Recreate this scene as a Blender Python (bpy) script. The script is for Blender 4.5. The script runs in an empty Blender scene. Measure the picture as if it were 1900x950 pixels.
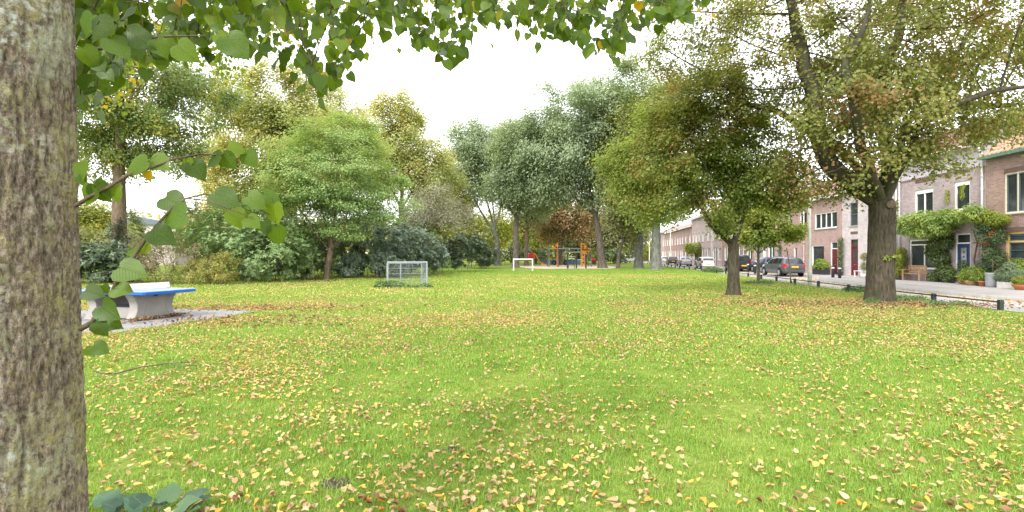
import bpy, bmesh, math, random
import numpy as np
from mathutils import Vector, Matrix, Euler

random.seed(7)
RNG = np.random.default_rng(11)
SC = bpy.context.scene
COL = SC.collection
R = math.radians

# ------------------------------------------------------------ camera, sky, sun, exposure
CAM_H = 1.65
cam_d = bpy.data.cameras.new('camera')
cam = bpy.data.objects.new('camera', cam_d)
COL.objects.link(cam)
cam.location = (0, 0, CAM_H)
cam.rotation_euler = (R(90), 0, 0)
cam_d.lens = 18.0
cam_d.sensor_width = 36.0
cam_d.clip_start = 0.05
cam_d.clip_end = 3000
cam_d.shift_y = -0.0005
SC.camera = cam

SUN_EL, SUN_AZ = 42.0, 205.0         # azimuth clockwise from +Y
world = bpy.data.worlds.new('World')
SC.world = world
world.use_nodes = True
wn, wl = world.node_tree.nodes, world.node_tree.links
wn.clear()
w_out = wn.new('ShaderNodeOutputWorld')
w_bg = wn.new('ShaderNodeBackground')
w_sky = wn.new('ShaderNodeTexSky')
w_sky.sky_type = 'NISHITA'
w_sky.sun_disc = False
w_sky.sun_elevation = R(SUN_EL)
w_sky.sun_rotation = R(SUN_AZ)
w_sky.dust_density = 2.0
w_mix = wn.new('ShaderNodeMix')
w_mix.data_type = 'RGBA'
w_mix.inputs[0].default_value = 0.86      # thick, even cloud cover over the clear sky
w_mix.inputs[7].default_value = (9.6, 9.6, 9.7, 1)
wl.new(w_sky.outputs[0], w_mix.inputs[6])
wl.new(w_mix.outputs[2], w_bg.inputs[0])
w_bg.inputs[1].default_value = 0.15
wl.new(w_bg.outputs[0], w_out.inputs[0])

sun_d = bpy.data.lights.new('sun', 'SUN')
sun_d.energy = 2.0
sun_d.angle = R(16)
sun_d.color = (1.0, 0.96, 0.90)
sun = bpy.data.objects.new('sun', sun_d)
COL.objects.link(sun)
_az, _el = R(SUN_AZ), R(SUN_EL)
_dir = Vector((math.sin(_az) * math.cos(_el), math.cos(_az) * math.cos(_el), math.sin(_el)))
sun.rotation_euler = _dir.to_track_quat('Z', 'Y').to_euler()
sun.location = (0, 0, 40)

SC.view_settings.view_transform = 'Standard'
SC.view_settings.look = 'None'
SC.view_settings.exposure = 1.22
SC.view_settings.gamma = 1.0
SC.view_settings.use_curve_mapping = False
cy = SC.cycles
cy.use_denoising = True
cy.max_bounces = 12
cy.diffuse_bounces = 7
cy.glossy_bounces = 3
cy.transmission_bounces = 8
cy.transparent_max_bounces = 8
cy.sample_clamp_indirect = 6.0
cy.use_adaptive_sampling = True
cy.adaptive_threshold = 0.01

# ------------------------------------------------------------ measuring the photograph
F = 950.0
HZ = 476.0
def gd(py):                       # distance of a ground point seen at row py
    return CAM_H * F / (py - HZ)
def px2w(px, py, d):
    return ((px - 950.0) / F * d, d, CAM_H + (HZ - py) / F * d)

# ------------------------------------------------------------ object helpers
def empty(name, loc=(0, 0, 0), rz=0.0, parent=None):
    o = bpy.data.objects.new(name, None)
    COL.objects.link(o)
    o.location = loc
    o.rotation_euler = (0, 0, rz)
    o.empty_display_size = 0.2
    if parent: o.parent = parent
    return o
def tag(o, label=None, cat=None, group=None, kind=None):
    if label: o['label'] = label
    if cat: o['category'] = cat
    if group: o['group'] = group
    if kind: o['kind'] = kind
    return o
def link(name, me, parent=None, loc=None, rot=None):
    o = bpy.data.objects.new(name, me)
    COL.objects.link(o)
    if parent: o.parent = parent
    if loc is not None: o.location = loc
    if rot is not None: o.rotation_euler = rot
    return o
def copy_tree(o, parent=None):
    c = o.copy()
    COL.objects.link(c)
    c.parent = parent
    for ch in o.children:
        copy_tree(ch, c)
    return c
def np_mesh(name, V, faces_list, mat=None, smooth=False):
    """faces_list: list of int arrays (n,3) or (n,4)"""
    me = bpy.data.meshes.new(name)
    V = np.ascontiguousarray(V, dtype=np.float32)
    loops, tot = [], []
    for f in faces_list:
        f = np.asarray(f, dtype=np.int32)
        if len(f) == 0: continue
        loops.append(f.ravel())
        tot.append(np.full(len(f), f.shape[1], dtype=np.int32))
    loops = np.concatenate(loops); tot = np.concatenate(tot)
    start = np.zeros(len(tot), dtype=np.int32); start[1:] = np.cumsum(tot)[:-1]
    me.vertices.add(len(V)); me.vertices.foreach_set('co', V.ravel())
    me.loops.add(len(loops)); me.loops.foreach_set('vertex_index', loops)
    me.polygons.add(len(tot))
    me.polygons.foreach_set('loop_start', start)
    try: me.polygons.foreach_set('loop_total', tot)
    except Exception: pass
    if smooth: me.polygons.foreach_set('use_smooth', np.ones(len(tot), dtype=bool))
    me.update(calc_edges=True)
    if mat: me.materials.append(mat)
    return me

class MB:
    """collects simple shapes into one mesh"""
    def __init__(s): s.v = []; s.f = []
    def add(s, vs, fs):
        b = len(s.v); s.v += [tuple(x) for x in vs]; s.f += [tuple(i + b for i in q) for q in fs]; return s
    def box(s, x0, x1, y0, y1, z0, z1):
        return s.add([(x0,y0,z0),(x1,y0,z0),(x1,y1,z0),(x0,y1,z0),(x0,y0,z1),(x1,y0,z1),(x1,y1,z1),(x0,y1,z1)],
                     [(0,3,2,1),(4,5,6,7),(0,1,5,4),(1,2,6,5),(2,3,7,6),(3,0,4,7)])
    def quad(s, a, b, c, d): return s.add([a, b, c, d], [(0,1,2,3)])
    def prism(s, poly, axis, a, b):
        """poly: 2D points, extruded along axis ('x','y','z') from a to b"""
        def p3(p, t):
            if axis == 'x': return (t, p[0], p[1])
            if axis == 'y': return (p[0], t, p[1])
            return (p[0], p[1], t)
        n = len(poly)
        vs = [p3(p, a) for p in poly] + [p3(p, b) for p in poly]
        fs = [tuple(range(n))[::-1], tuple(range(n, 2*n))] + [(i, (i+1) % n, n + (i+1) % n, n + i) for i in range(n)]
        return s.add(vs, fs)
    def tube(s, pts, rad, n=8, cap=True):
        pts = [Vector(p) for p in pts]
        if not hasattr(rad, '__len__'): rad = [rad] * len(pts)
        rings = []
        prev = None
        for i, p in enumerate(pts):
            t = (pts[min(i+1, len(pts)-1)] - pts[max(i-1, 0)])
            if t.length < 1e-9: t = Vector((0,0,1))
            t.normalize()
            a = prev if prev is not None else (Vector((1,0,0)) if abs(t.x) < .8 else Vector((0,1,0)))
            a = (a - t * a.dot(t))
            if a.length < 1e-6: a = t.orthogonal()
            a.normalize(); prev = a
            b = t.cross(a)
            rings.append([p + (a * math.cos(2*math.pi*k/n) + b * math.sin(2*math.pi*k/n)) * rad[i] for k in range(n)])
        base = len(s.v)
        for r in rings: s.v += [tuple(v) for v in r]
        for i in range(len(rings)-1):
            for k in range(n):
                s.f.append((base+i*n+k, base+i*n+(k+1) % n, base+(i+1)*n+(k+1) % n, base+(i+1)*n+k))
        if cap:
            s.f.append(tuple(base + k for k in range(n))[::-1])
            s.f.append(tuple(base + (len(rings)-1)*n + k for k in range(n)))
        return s
    def lathe(s, prof, n=20, c=(0,0,0), axis='z'):
        base = len(s.v)
        for (r, z) in prof:
            for k in range(n):
                a = 2*math.pi*k/n
                x, y = r*math.cos(a), r*math.sin(a)
                p = (c[0]+x, c[1]+y, c[2]+z) if axis == 'z' else ((c[0]+x, c[1]+z, c[2]+y) if axis == 'y' else (c[0]+z, c[1]+x, c[2]+y))
                s.v.append(p)
        for i in range(len(prof)-1):
            for k in range(n):
                q = (base+i*n+k, base+i*n+(k+1) % n, base+(i+1)*n+(k+1) % n, base+(i+1)*n+k)
                s.f.append(q)
        s.f.append(tuple(base + k for k in range(n))[::-1])
        s.f.append(tuple(base + (len(prof)-1)*n + k for k in range(n)))
        return s
    def mesh(s, name, mat=None, smooth=False, recalc=True):
        me = bpy.data.meshes.new(name)
        me.from_pydata(s.v, [], s.f)
        if recalc:
            bm = bmesh.new(); bm.from_mesh(me)
            bmesh.ops.recalc_face_normals(bm, faces=bm.faces[:])
            bm.to_mesh(me); bm.free()
        if smooth:
            for p in me.polygons: p.use_smooth = True
        if mat: me.materials.append(mat)
        return me
    def build(s, name, mat=None, parent=None, smooth=False, bevel=0.0, loc=None, rot=None, recalc=True):
        me = s.mesh(name, mat, smooth, recalc)
        o = link(name, me, parent, loc, rot)
        if bevel:
            m = o.modifiers.new('bevel', 'BEVEL'); m.width = bevel; m.segments = 2; m.limit_method = 'ANGLE'; m.angle_limit = R(40)
        return o

# ------------------------------------------------------------ numpy noise
def _hash(ix, iy, iz, seed):
    h = (ix.astype(np.int64) * 374761393 + iy.astype(np.int64) * 668265263 + iz.astype(np.int64) * 2147483647 + seed * 1274126177) & 0xFFFFFFFF
    h = ((h ^ (h >> 13)) * 1274126177) & 0xFFFFFFFF
    h = (h ^ (h >> 16)) & 0xFFFFFFFF
    return h.astype(np.float64) / 0xFFFFFFFF
def vnoise(p, seed=0):
    p = np.asarray(p, dtype=np.float64)
    i = np.floor(p).astype(np.int64); f = p - i
    f = f * f * (3 - 2 * f)
    r = 0
    for dx in (0, 1):
        wx = f[:, 0] if dx else 1 - f[:, 0]
        for dy in (0, 1):
            wy = f[:, 1] if dy else 1 - f[:, 1]
            for dz in (0, 1):
                wz = f[:, 2] if dz else 1 - f[:, 2]
                r = r + wx * wy * wz * _hash(i[:, 0] + dx, i[:, 1] + dy, i[:, 2] + dz, seed)
    return r
def fbm(p, octv=4, seed=0):
    r = 0; a = .5; p = np.asarray(p, dtype=np.float64)
    for k in range(octv):
        r = r + a * vnoise(p * (2 ** k), seed + k); a *= .5
    return r / (1 - .5 ** octv)

# ------------------------------------------------------------ materials
def mat_new(name):
    m = bpy.data.materials.new(name); m.use_nodes = True
    nt = m.node_tree; nt.nodes.clear()
    out = nt.nodes.new('ShaderNodeOutputMaterial')
    return m, nt.nodes, nt.links, out
def principled(n, l, out, rough=.6, spec=.3, metal=0.0):
    b = n.new('ShaderNodeBsdfPrincipled')
    b.inputs['Roughness'].default_value = rough
    b.inputs['Specular IOR Level'].default_value = spec
    b.inputs['Metallic'].default_value = metal
    l.new(b.outputs[0], out.inputs[0])
    return b
def ramp(n, stops, interp='LINEAR'):
    r = n.new('ShaderNodeValToRGB')
    r.color_ramp.interpolation = interp
    e = r.color_ramp.elements
    while len(e) < len(stops): e.new(.5)
    for k, (p, c) in enumerate(stops):
        e[k].position = p; e[k].color = (*c, 1)
    return r
def mixc(n, l, fac, a, b, mode='MIX'):
    m = n.new('ShaderNodeMix'); m.data_type = 'RGBA'; m.blend_type = mode
    for sock, v in ((0, fac), (6, a), (7, b)):
        if isinstance(v, (int, float)): m.inputs[sock].default_value = v
        elif isinstance(v, tuple): m.inputs[sock].default_value = (*v, 1)
        else: l.new(v, m.inputs[sock])
    return m.outputs[2]
def noise_tex(n, l, scale, detail=3, rough=.55, coord=None, dim='3D'):
    t = n.new('ShaderNodeTexNoise'); t.inputs['Scale'].default_value = scale
    t.inputs['Detail'].default_value = detail; t.inputs['Roughness'].default_value = rough
    if coord is not None: l.new(coord, t.inputs['Vector'])
    return t.outputs['Fac']
def vary(c, k): return tuple(max(0, x * k) for x in c)

def m_plain(name, c, rough=.5, spec=.4, metal=0.0, wear=.12, scale=6.0, bump=0.0):
    """a paint, metal or plastic with slight unevenness of its own"""
    m, n, l, out = mat_new(name)
    b = principled(n, l, out, rough, spec, metal)
    tc = n.new('ShaderNodeTexCoord')
    f = noise_tex(n, l, scale, 5, .65, tc.outputs['Object'])
    r = ramp(n, [(.3, vary(c, 1 - wear)), (.7, vary(c, 1 + wear))])
    l.new(f, r.inputs[0]); l.new(r.outputs[0], b.inputs['Base Color'])
    rr = n.new('ShaderNodeMapRange'); rr.inputs[3].default_value = max(.02, rough - .1); rr.inputs[4].default_value = min(1, rough + .12)
    l.new(f, rr.inputs[0]); l.new(rr.outputs[0], b.inputs['Roughness'])
    if bump:
        bp = n.new('ShaderNodeBump'); bp.inputs['Strength'].default_value = bump; bp.inputs['Distance'].default_value = .02
        f2 = noise_tex(n, l, scale * 8, 4, .6, tc.outputs['Object'])
        l.new(f2, bp.inputs['Height']); l.new(bp.outputs[0], b.inputs['Normal'])
    return m

def m_leaf(name, cols, trans=.35, patch=.25, rough=.5, spec=.3, alt=None, altamt=.5):
    """leaf: colour differs leaf by leaf and in patches through the crown; light passes through"""
    m, n, l, out = mat_new(name)
    geo = n.new('ShaderNodeNewGeometry')
    tc = n.new('ShaderNodeTexCoord')
    k = len(cols)
    r = ramp(n, [((i + .5) / k, c) for i, c in enumerate(cols)])
    big = noise_tex(n, l, patch, 3, .6, tc.outputs['Object'])
    mth = n.new('ShaderNodeMath'); mth.operation = 'MULTIPLY_ADD'; mth.inputs[1].default_value = .55
    l.new(geo.outputs['Random Per Island'], mth.inputs[0])
    mr = n.new('ShaderNodeMapRange'); mr.inputs[1].default_value = .3; mr.inputs[2].default_value = .7; mr.inputs[3].default_value = 0; mr.inputs[4].default_value = .45
    l.new(big, mr.inputs[0]); l.new(mr.outputs[0], mth.inputs[2])
    l.new(mth.outputs[0], r.inputs[0])
    col = r.outputs[0]
    if alt:
        f2 = noise_tex(n, l, patch * 1.7, 2, .5, tc.outputs['Object'])
        mr2 = n.new('ShaderNodeMapRange'); mr2.inputs[1].default_value = .52; mr2.inputs[2].default_value = .66; mr2.inputs[3].default_value = 0; mr2.inputs[4].default_value = altamt
        l.new(f2, mr2.inputs[0])
        mm = n.new('ShaderNodeMath'); mm.operation = 'GREATER_THAN'
        wn_ = n.new('ShaderNodeTexWhiteNoise'); wn_.noise_dimensions = '1D'
        l.new(geo.outputs['Random Per Island'], wn_.inputs['W'])
        l.new(mr2.outputs[0], mm.inputs[0]); l.new(wn_.outputs['Value'], mm.inputs[1])
        col = mixc(n, l, mm.outputs[0], col, alt)
    b = n.new('ShaderNodeBsdfPrincipled'); b.inputs['Roughness'].default_value = rough; b.inputs['Specular IOR Level'].default_value = spec
    l.new(col, b.inputs['Base Color'])
    t = n.new('ShaderNodeBsdfTranslucent')
    tcol = mixc(n, l, 1.0, col, (1.15, 1.1, .55), 'MULTIPLY')
    l.new(tcol, t.inputs['Color'])
    mx = n.new('ShaderNodeMixShader'); mx.inputs[0].default_value = trans
    l.new(b.outputs[0], mx.inputs[1]); l.new(t.outputs[0], mx.inputs[2]); l.new(mx.outputs[0], out.inputs[0])
    return m

def m_bark(name, dark, light, moss=None, scale=6.0, stretch=.25, bump=.6):
    m, n, l, out = mat_new(name)
    b = principled(n, l, out, .9, .15)
    tc = n.new('ShaderNodeTexCoord'); mp = n.new('ShaderNodeMapping'); mp.inputs['Scale'].default_value = (1, 1, stretch)
    l.new(tc.outputs['Object'], mp.inputs['Vector'])
    f = noise_tex(n, l, scale, 6, .7, mp.outputs[0])
    r = ramp(n, [(.32, dark), (.62, light)])
    l.new(f, r.inputs[0]); col = r.outputs[0]
    if moss:
        g = noise_tex(n, l, scale * .35, 5, .7, tc.outputs['Object'])
        mr = n.new('ShaderNodeMapRange'); mr.inputs[1].default_value = .5; mr.inputs[2].default_value = .68
        l.new(g, mr.inputs[0]); col = mixc(n, l, mr.outputs[0], col, moss)
    l.new(col, b.inputs['Base Color'])
    bp = n.new('ShaderNodeBump'); bp.inputs['Strength'].default_value = bump; bp.inputs['Distance'].default_value = .05
    l.new(f, bp.inputs['Height']); l.new(bp.outputs[0], b.inputs['Normal'])
    return m
# ------------------------------------------------------------ material library
M = {}
M['white'] = m_plain('white_paint', (.78, .78, .76), .45, .4)
M['cream'] = m_plain('cream_paint', (.66, .58, .40), .5, .4)
M['yellow_paint'] = m_plain('ochre_paint', (.62, .42, .12), .5, .4)
M['slate_paint'] = m_plain('slate_blue_paint', (.10, .13, .16), .4, .4)
M['maroon'] = m_plain('maroon_paint', (.12, .018, .025), .35, .5)
M['navy'] = m_plain('navy_paint', (.018, .035, .12), .35, .5)
M['green_paint'] = m_plain('green_paint', (.12, .22, .16), .45, .4)
M['dark_green'] = m_plain('dark_green_metal', (.018, .03, .028), .5, .4)
M['pole_metal'] = m_plain('weathered_pole', (.46, .46, .40), .6, .3, wear=.25, scale=3)
M['zinc'] = m_plain('zinc', (.42, .44, .45), .45, .5, .6, wear=.2)
M['galv'] = m_plain('galvanised_metal', (.25, .27, .30), .45, .5, .25, wear=.15)
M['terracotta'] = m_plain('terracotta', (.46, .17, .08), .8, .2, wear=.2)
M['trough'] = m_plain('pale_trough', (.60, .58, .54), .7, .2)
M['wood'] = m_plain('bench_wood', (.36, .22, .12), .65, .25, wear=.3, scale=9)
M['grey_wood'] = m_plain('weatherboard', (.33, .33, .35), .7, .2, wear=.2)
M['pvc'] = m_plain('pale_pipe', (.66, .66, .68), .45, .4)
M['iron'] = m_plain('dark_bollard', (.03, .032, .036), .5, .4)
M['concrete'] = m_plain('cast_concrete', (.27, .255, .235), .85, .2, wear=.16, scale=2.5, bump=.25)
M['blue_top'] = m_plain('blue_table_top', (.16, .22, .44), .35, .5, wear=.12, scale=3)
M['blue_edge'] = m_plain('blue_table_edge', (.008, .10, .42), .4, .4, wear=.1)
M['net_metal'] = m_plain('pale_net_plate', (.72, .71, .68), .5, .4)
M['orange_board'] = m_plain('orange_board', (.72, .29, .035), .5, .3, wear=.1)
M['orange_post'] = m_plain('orange_post', (.45, .17, .07), .5, .3)
M['yellow_plastic'] = m_plain('yellow_plastic', (.75, .42, .03), .35, .4)
M['red_plastic'] = m_plain('red_plastic', (.62, .04, .02), .35, .4)
M['play_wood'] = m_plain('weathered_play_timber', (.20, .18, .14), .8, .2, wear=.3)
M['play_dark'] = m_plain('dark_play_metal', (.025, .025, .025), .5, .3)
M['rubber'] = m_plain('rubber', (.012, .012, .012), .8, .2)
M['blue_plastic'] = m_plain('blue_plastic', (.09, .16, .30), .5, .3)
M['sand'] = m_plain('playground_sand', (.50, .40, .33), .95, .05, wear=.14, scale=.8, bump=.4)
M['berry'] = m_plain('red_berries', (.40, .05, .02), .4, .5)
M['soil'] = m_plain('bare_soil', (.09, .07, .06), .95, .05, wear=.35, scale=9, bump=.8)
M['flagging'] = m_plain('table_paving', (.20, .198, .205), .85, .15, wear=.14, scale=1.6, bump=.3)
M['kerb'] = m_plain('kerb_stone', (.36, .35, .33), .85, .15, wear=.15, scale=4, bump=.3)
M['chrome'] = m_plain('chrome', (.55, .55, .56), .2, .5, .9, wear=.05)
M['alloy'] = m_plain('wheel_alloy', (.45, .46, .47), .35, .5, .7)
M['tail_red'] = m_plain('tail_lamp_red', (.42, .01, .015), .15, .6, wear=.05)
M['plate'] = m_plain('yellow_number_plate', (.75, .42, .02), .4, .4, wear=.05)
M['car_trim'] = m_plain('black_trim', (.015, .015, .016), .5, .3)

def m_glass(name, c, rough=.06):
    m, n, l, out = mat_new(name)
    b = principled(n, l, out, rough, .7)
    tc = n.new('ShaderNodeTexCoord')
    f = noise_tex(n, l, .9, 3, .6, tc.outputs['Object'])
    r = ramp(n, [(.35, vary(c, .6)), (.7, vary(c, 1.7))])
    l.new(f, r.inputs[0]); l.new(r.outputs[0], b.inputs['Base Color'])
    bp = n.new('ShaderNodeBump'); bp.inputs['Strength'].default_value = .05; bp.inputs['Distance'].default_value = .02
    l.new(noise_tex(n, l, 2.5, 2, .5, tc.outputs['Object']), bp.inputs['Height']); l.new(bp.outputs[0], b.inputs['Normal'])
    return m
M['glass'] = m_glass('window_glass', (.035, .042, .045))
M['glass_pale'] = m_glass('window_glass_with_net_curtain', (.30, .32, .33))
M['car_glass'] = m_glass('car_glass', (.02, .024, .026))
def m_carpaint(name, c):
    m, n, l, out = mat_new(name)
    b = principled(n, l, out, .32, .5, .35)
    b.inputs['Base Color'].default_value = (*c, 1)
    b.inputs['Coat Weight'].default_value = .6; b.inputs['Coat Roughness'].default_value = .06
    tc = n.new('ShaderNodeTexCoord')
    f = noise_tex(n, l, 3, 4, .6, tc.outputs['Object'])
    r = ramp(n, [(.3, vary(c, .88)), (.7, vary(c, 1.1))]); l.new(f, r.inputs[0]); l.new(r.outputs[0], b.inputs['Base Color'])
    return m

def m_brick(name, c1, c2, mortar, bump=.5):
    m, n, l, out = mat_new(name)
    b = principled(n, l, out, .88, .15)
    tc = n.new('ShaderNodeTexCoord'); sx = n.new('ShaderNodeSeparateXYZ'); l.new(tc.outputs['Object'], sx.inputs[0])
    ad = n.new('ShaderNodeMath'); ad.operation = 'ADD'; l.new(sx.outputs[0], ad.inputs[0]); l.new(sx.outputs[1], ad.inputs[1])
    cb = n.new('ShaderNodeCombineXYZ'); l.new(ad.outputs[0], cb.inputs[0]); l.new(sx.outputs[2], cb.inputs[1])
    t = n.new('ShaderNodeTexBrick'); l.new(cb.outputs[0], t.inputs['Vector'])
    t.inputs['Scale'].default_value = 1.0; t.inputs['Brick Width'].default_value = .22; t.inputs['Row Height'].default_value = .065
    t.inputs['Mortar Size'].default_value = .007; t.inputs['Mortar Smooth'].default_value = .2
    t.inputs['Color1'].default_value = (*c1, 1); t.inputs['Color2'].default_value = (*c2, 1); t.inputs['Mortar'].default_value = (*mortar, 1)
    f = noise_tex(n, l, 1.1, 5, .7, tc.outputs['Object'])
    r = ramp(n, [(.3, (.78, .78, .80)), (.7, (1.18, 1.15, 1.12))]); l.new(f, r.inputs[0])
    col = mixc(n, l, 1.0, t.outputs['Color'], r.outputs[0], 'MULTIPLY')
    l.new(col, b.inputs['Base Color'])
    bp = n.new('ShaderNodeBump'); bp.inputs['Strength'].default_value = bump; bp.inputs['Distance'].default_value = .01; bp.invert = True
    l.new(t.outputs['Fac'], bp.inputs['Height']); l.new(bp.outputs[0], b.inputs['Normal'])
    return m
M['brick_purple'] = m_brick('purple_brown_brick', (0.301, 0.236, 0.239), (0.402, 0.328, 0.335), (0.446, 0.414, 0.419))
M['brick_lilac'] = m_brick('lilac_grey_brick', (0.48, 0.44, 0.48), (0.566, 0.528, 0.572), (0.598, 0.583, 0.618))
M['brick_brown'] = m_brick('dark_brown_brick', (0.233, 0.15, 0.125), (0.338, 0.228, 0.193), (0.384, 0.324, 0.3))
M['brick_grey'] = m_brick('pale_grey_brick', (0.424, 0.368, 0.371), (0.558, 0.506, 0.514), (0.558, 0.529, 0.526))
M['brick_red'] = m_brick('red_brick', (0.323, 0.201, 0.179), (0.413, 0.276, 0.251), (0.446, 0.391, 0.383))
M['brick_pink'] = m_brick('pink_brick', (0.427, 0.33, 0.332), (0.533, 0.429, 0.423), (0.533, 0.484, 0.48))
M['soldier'] = m_plain('soldier_course_brick', (.15, .10, .09), .9, .1, wear=.2, scale=9)
M['tile_orange'] = m_plain('orange_clay_tile', (.48, .31, .225), .8, .2, wear=.3, scale=5, bump=.3)
M['tile_red'] = m_plain('red_clay_tile', (.30, .185, .15), .8, .2, wear=.3, scale=5, bump=.3)
def m_tileroof(name, c):
    m, n, l, out = mat_new(name)
    b = principled(n, l, out, .85, .15)
    tc = n.new('ShaderNodeTexCoord')
    w = n.new('ShaderNodeTexWave'); w.inputs['Scale'].default_value = 1.3; l.new(tc.outputs['Object'], w.inputs['Vector']); w.bands_direction = 'X'
    f = noise_tex(n, l, 4, 5, .7, tc.outputs['Object'])
    r = ramp(n, [(.3, vary(c, .75)), (.7, vary(c, 1.25))]); l.new(f, r.inputs[0]); l.new(r.outputs[0], b.inputs['Base Color'])
    bp = n.new('ShaderNodeBump'); bp.inputs['Strength'].default_value = .8; bp.inputs['Distance'].default_value = .05
    l.new(w.outputs['Fac'], bp.inputs['Height']); l.new(bp.outputs[0], b.inputs['Normal'])
    return m
M['roof_far'] = m_tileroof('far_tile_roof', (.28, .19, .165))

# leaves
L = {}
L['lime'] = m_leaf('lime_leaf', [(.055, .115, .012), (.085, .16, .015), (.13, .21, .02), (.19, .24, .02)], .5, 1.5, .45, .35)
L['lime_far'] = m_leaf('lime_leaf_higher', [(.10, .16, .02), (.17, .23, .03), (.26, .27, .035)], .5, .8, alt=(.42, .30, .04), altamt=.6)
L['maple'] = m_leaf('maple_leaf', [(0.135, 0.165, 0.05), (0.205, 0.24, 0.065), (0.265, 0.29, 0.085), (0.3, 0.27, 0.095)], .52, .35, alt=(.31, .20, .09), altamt=.75)
L['maple2'] = m_leaf('maple_leaf_green', [(0.14, 0.2, 0.05), (0.21, 0.285, 0.065), (0.27, 0.33, 0.085), (0.33, 0.33, 0.085)], .6, .3, alt=(.34, .25, .09), altamt=.45)
L['small_green'] = m_leaf('fresh_green_leaf', [(0.18, 0.275, 0.1), (0.255, 0.37, 0.14), (0.32, 0.43, 0.17), (0.37, 0.44, 0.16)], .45, .3, alt=(.34, .27, .06), altamt=.25)
L['left_green'] = m_leaf('pale_green_leaf', [(.13, .20, .065), (.19, .27, .09), (.26, .32, .11), (.34, .35, .09)], .4, .3, alt=(.46, .38, .06), altamt=.6)
L['ochre'] = m_leaf('ochre_leaf', [(.25, .33, .12), (.35, .41, .155), (.44, .455, .18), (.53, .48, .20)], .45, .15, alt=(.48, .38, .13), altamt=.5)
L['willow'] = m_leaf('grey_green_leaf', [(.18, .245, .15), (.245, .32, .20), (.30, .375, .235), (.36, .42, .25)], .42, .12)
L['poplar'] = m_leaf('mid_green_leaf', [(0.15, 0.195, 0.06), (0.22, 0.27, 0.085), (0.3, 0.33, 0.105)], .3, .2, alt=(.24, .20, .05), altamt=.5)
L['yellow'] = m_leaf('yellow_leaf', [(0.36, 0.34, 0.12), (0.46, 0.4, 0.14), (0.52, 0.44, 0.16)], .4, .2)
L['yellowgreen'] = m_leaf('yellow_green_leaf', [(.17, .22, .04), (.26, .30, .05), (.36, .36, .06)], .4, .25, alt=(.45, .34, .05), altamt=.5)
L['russet'] = m_leaf('russet_leaf', [(.33, .23, .12), (.42, .29, .15), (.47, .35, .18)], .3, .2, alt=(.16, .19, .06), altamt=.6)
L['olive'] = m_leaf('olive_leaf', [(0.18, 0.205, 0.09), (0.25, 0.265, 0.115), (0.32, 0.31, 0.14)], .3, .2)
L['rhodo'] = m_leaf('rhododendron_leaf', [(0.05, 0.08, 0.042), (0.08, 0.12, 0.06), (0.12, 0.17, 0.08)], .12, .6, .35, .5)
L['rhodo_blue'] = m_leaf('blue_green_shrub_leaf', [(0.14, 0.19, 0.14), (0.2, 0.265, 0.19), (0.27, 0.33, 0.23)], .15, .6, .38, .5)
L['shrub_green'] = m_leaf('shrub_leaf', [(0.13, 0.215, 0.08), (0.19, 0.285, 0.11), (0.26, 0.35, 0.14)], .25, .6, .4, .4)
L['shrub_dark'] = m_leaf('dark_shrub_leaf', [(0.08, 0.125, 0.05), (0.12, 0.175, 0.07), (0.18, 0.24, 0.09)], .2, .6, .4, .4)
L['shrub_brown'] = m_leaf('withered_shrub_leaf', [(.20, .15, .10), (.26, .21, .12), (.24, .24, .09)], .25, .6)
L['shrub_yellow'] = m_leaf('yellowing_shrub_leaf', [(.18, .20, .06), (.28, .28, .07), (.38, .33, .08)], .3, .6)
L['grey_twig'] = m_leaf('grey_withered_leaf', [(.26, .25, .20), (.33, .31, .25), (.28, .30, .18)], .25, .4)
L['young'] = m_leaf('young_tree_leaf', [(0.15, 0.24, 0.055), (0.24, 0.33, 0.07), (0.38, 0.41, 0.08), (0.48, 0.46, 0.1)], .4, .5)
L['wisteria'] = m_leaf('wisteria_leaf', [(0.17, 0.27, 0.07), (0.27, 0.38, 0.095), (0.42, 0.49, 0.13)], .35, 1.2)
L['wisteria_tip'] = m_leaf('yellow_green_climber_leaf', [(.17, .24, .04), (.30, .36, .05), (.40, .43, .07)], .4, 1.2)
L['ivy'] = m_leaf('ivy_leaf', [(.05, .085, .025), (.085, .13, .035), (.14, .20, .05)], .2, 1.2, .35, .5)
L['pyra'] = m_leaf('firethorn_leaf', [(.045, .085, .03), (.075, .13, .04), (.12, .18, .055)], .2, 1.2, .35, .5)
L['conifer'] = m_leaf('conifer_spray', [(.14, .20, .12), (.21, .28, .16), (.28, .34, .17)], .2, 1.5)
L['potgreen'] = m_leaf('pot_plant_leaf', [(.12, .20, .04), (.24, .33, .06), (.38, .44, .08)], .35, 1.5)
L['herb'] = m_leaf('glossy_weed_leaf', [(.035, .085, .04), (.05, .12, .05), (.075, .15, .06)], .25, 3, .35, .5)
L['cover'] = m_leaf('goal_ivy_leaf', [(.08, .14, .05), (.13, .21, .07), (.19, .27, .09)], .3, 1.2)

B = {}
B['maple'] = m_bark('maple_bark', (.022, .018, .014), (.11, .088, .065), (.05, .065, .022), 15, .2, 1.6)
B['maple_up'] = m_bark('maple_limb_bark', (.035, .03, .024), (.10, .085, .065), (.06, .08, .022), 7, .5)
B['poplar'] = m_bark('grey_poplar_bark', (.075, .075, .065), (.20, .205, .185), (.09, .10, .05), 5, .4)
B['dark'] = m_bark('dark_bark', (.05, .043, .035), (.14, .12, .095), None, 6, .3)
B['brown'] = m_bark('brown_bark', (.075, .055, .04), (.19, .145, .10), None, 7, .3)
B['stem'] = m_bark('shrub_stem', (.07, .055, .045), (.17, .135, .11), None, 9, .3)

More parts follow.
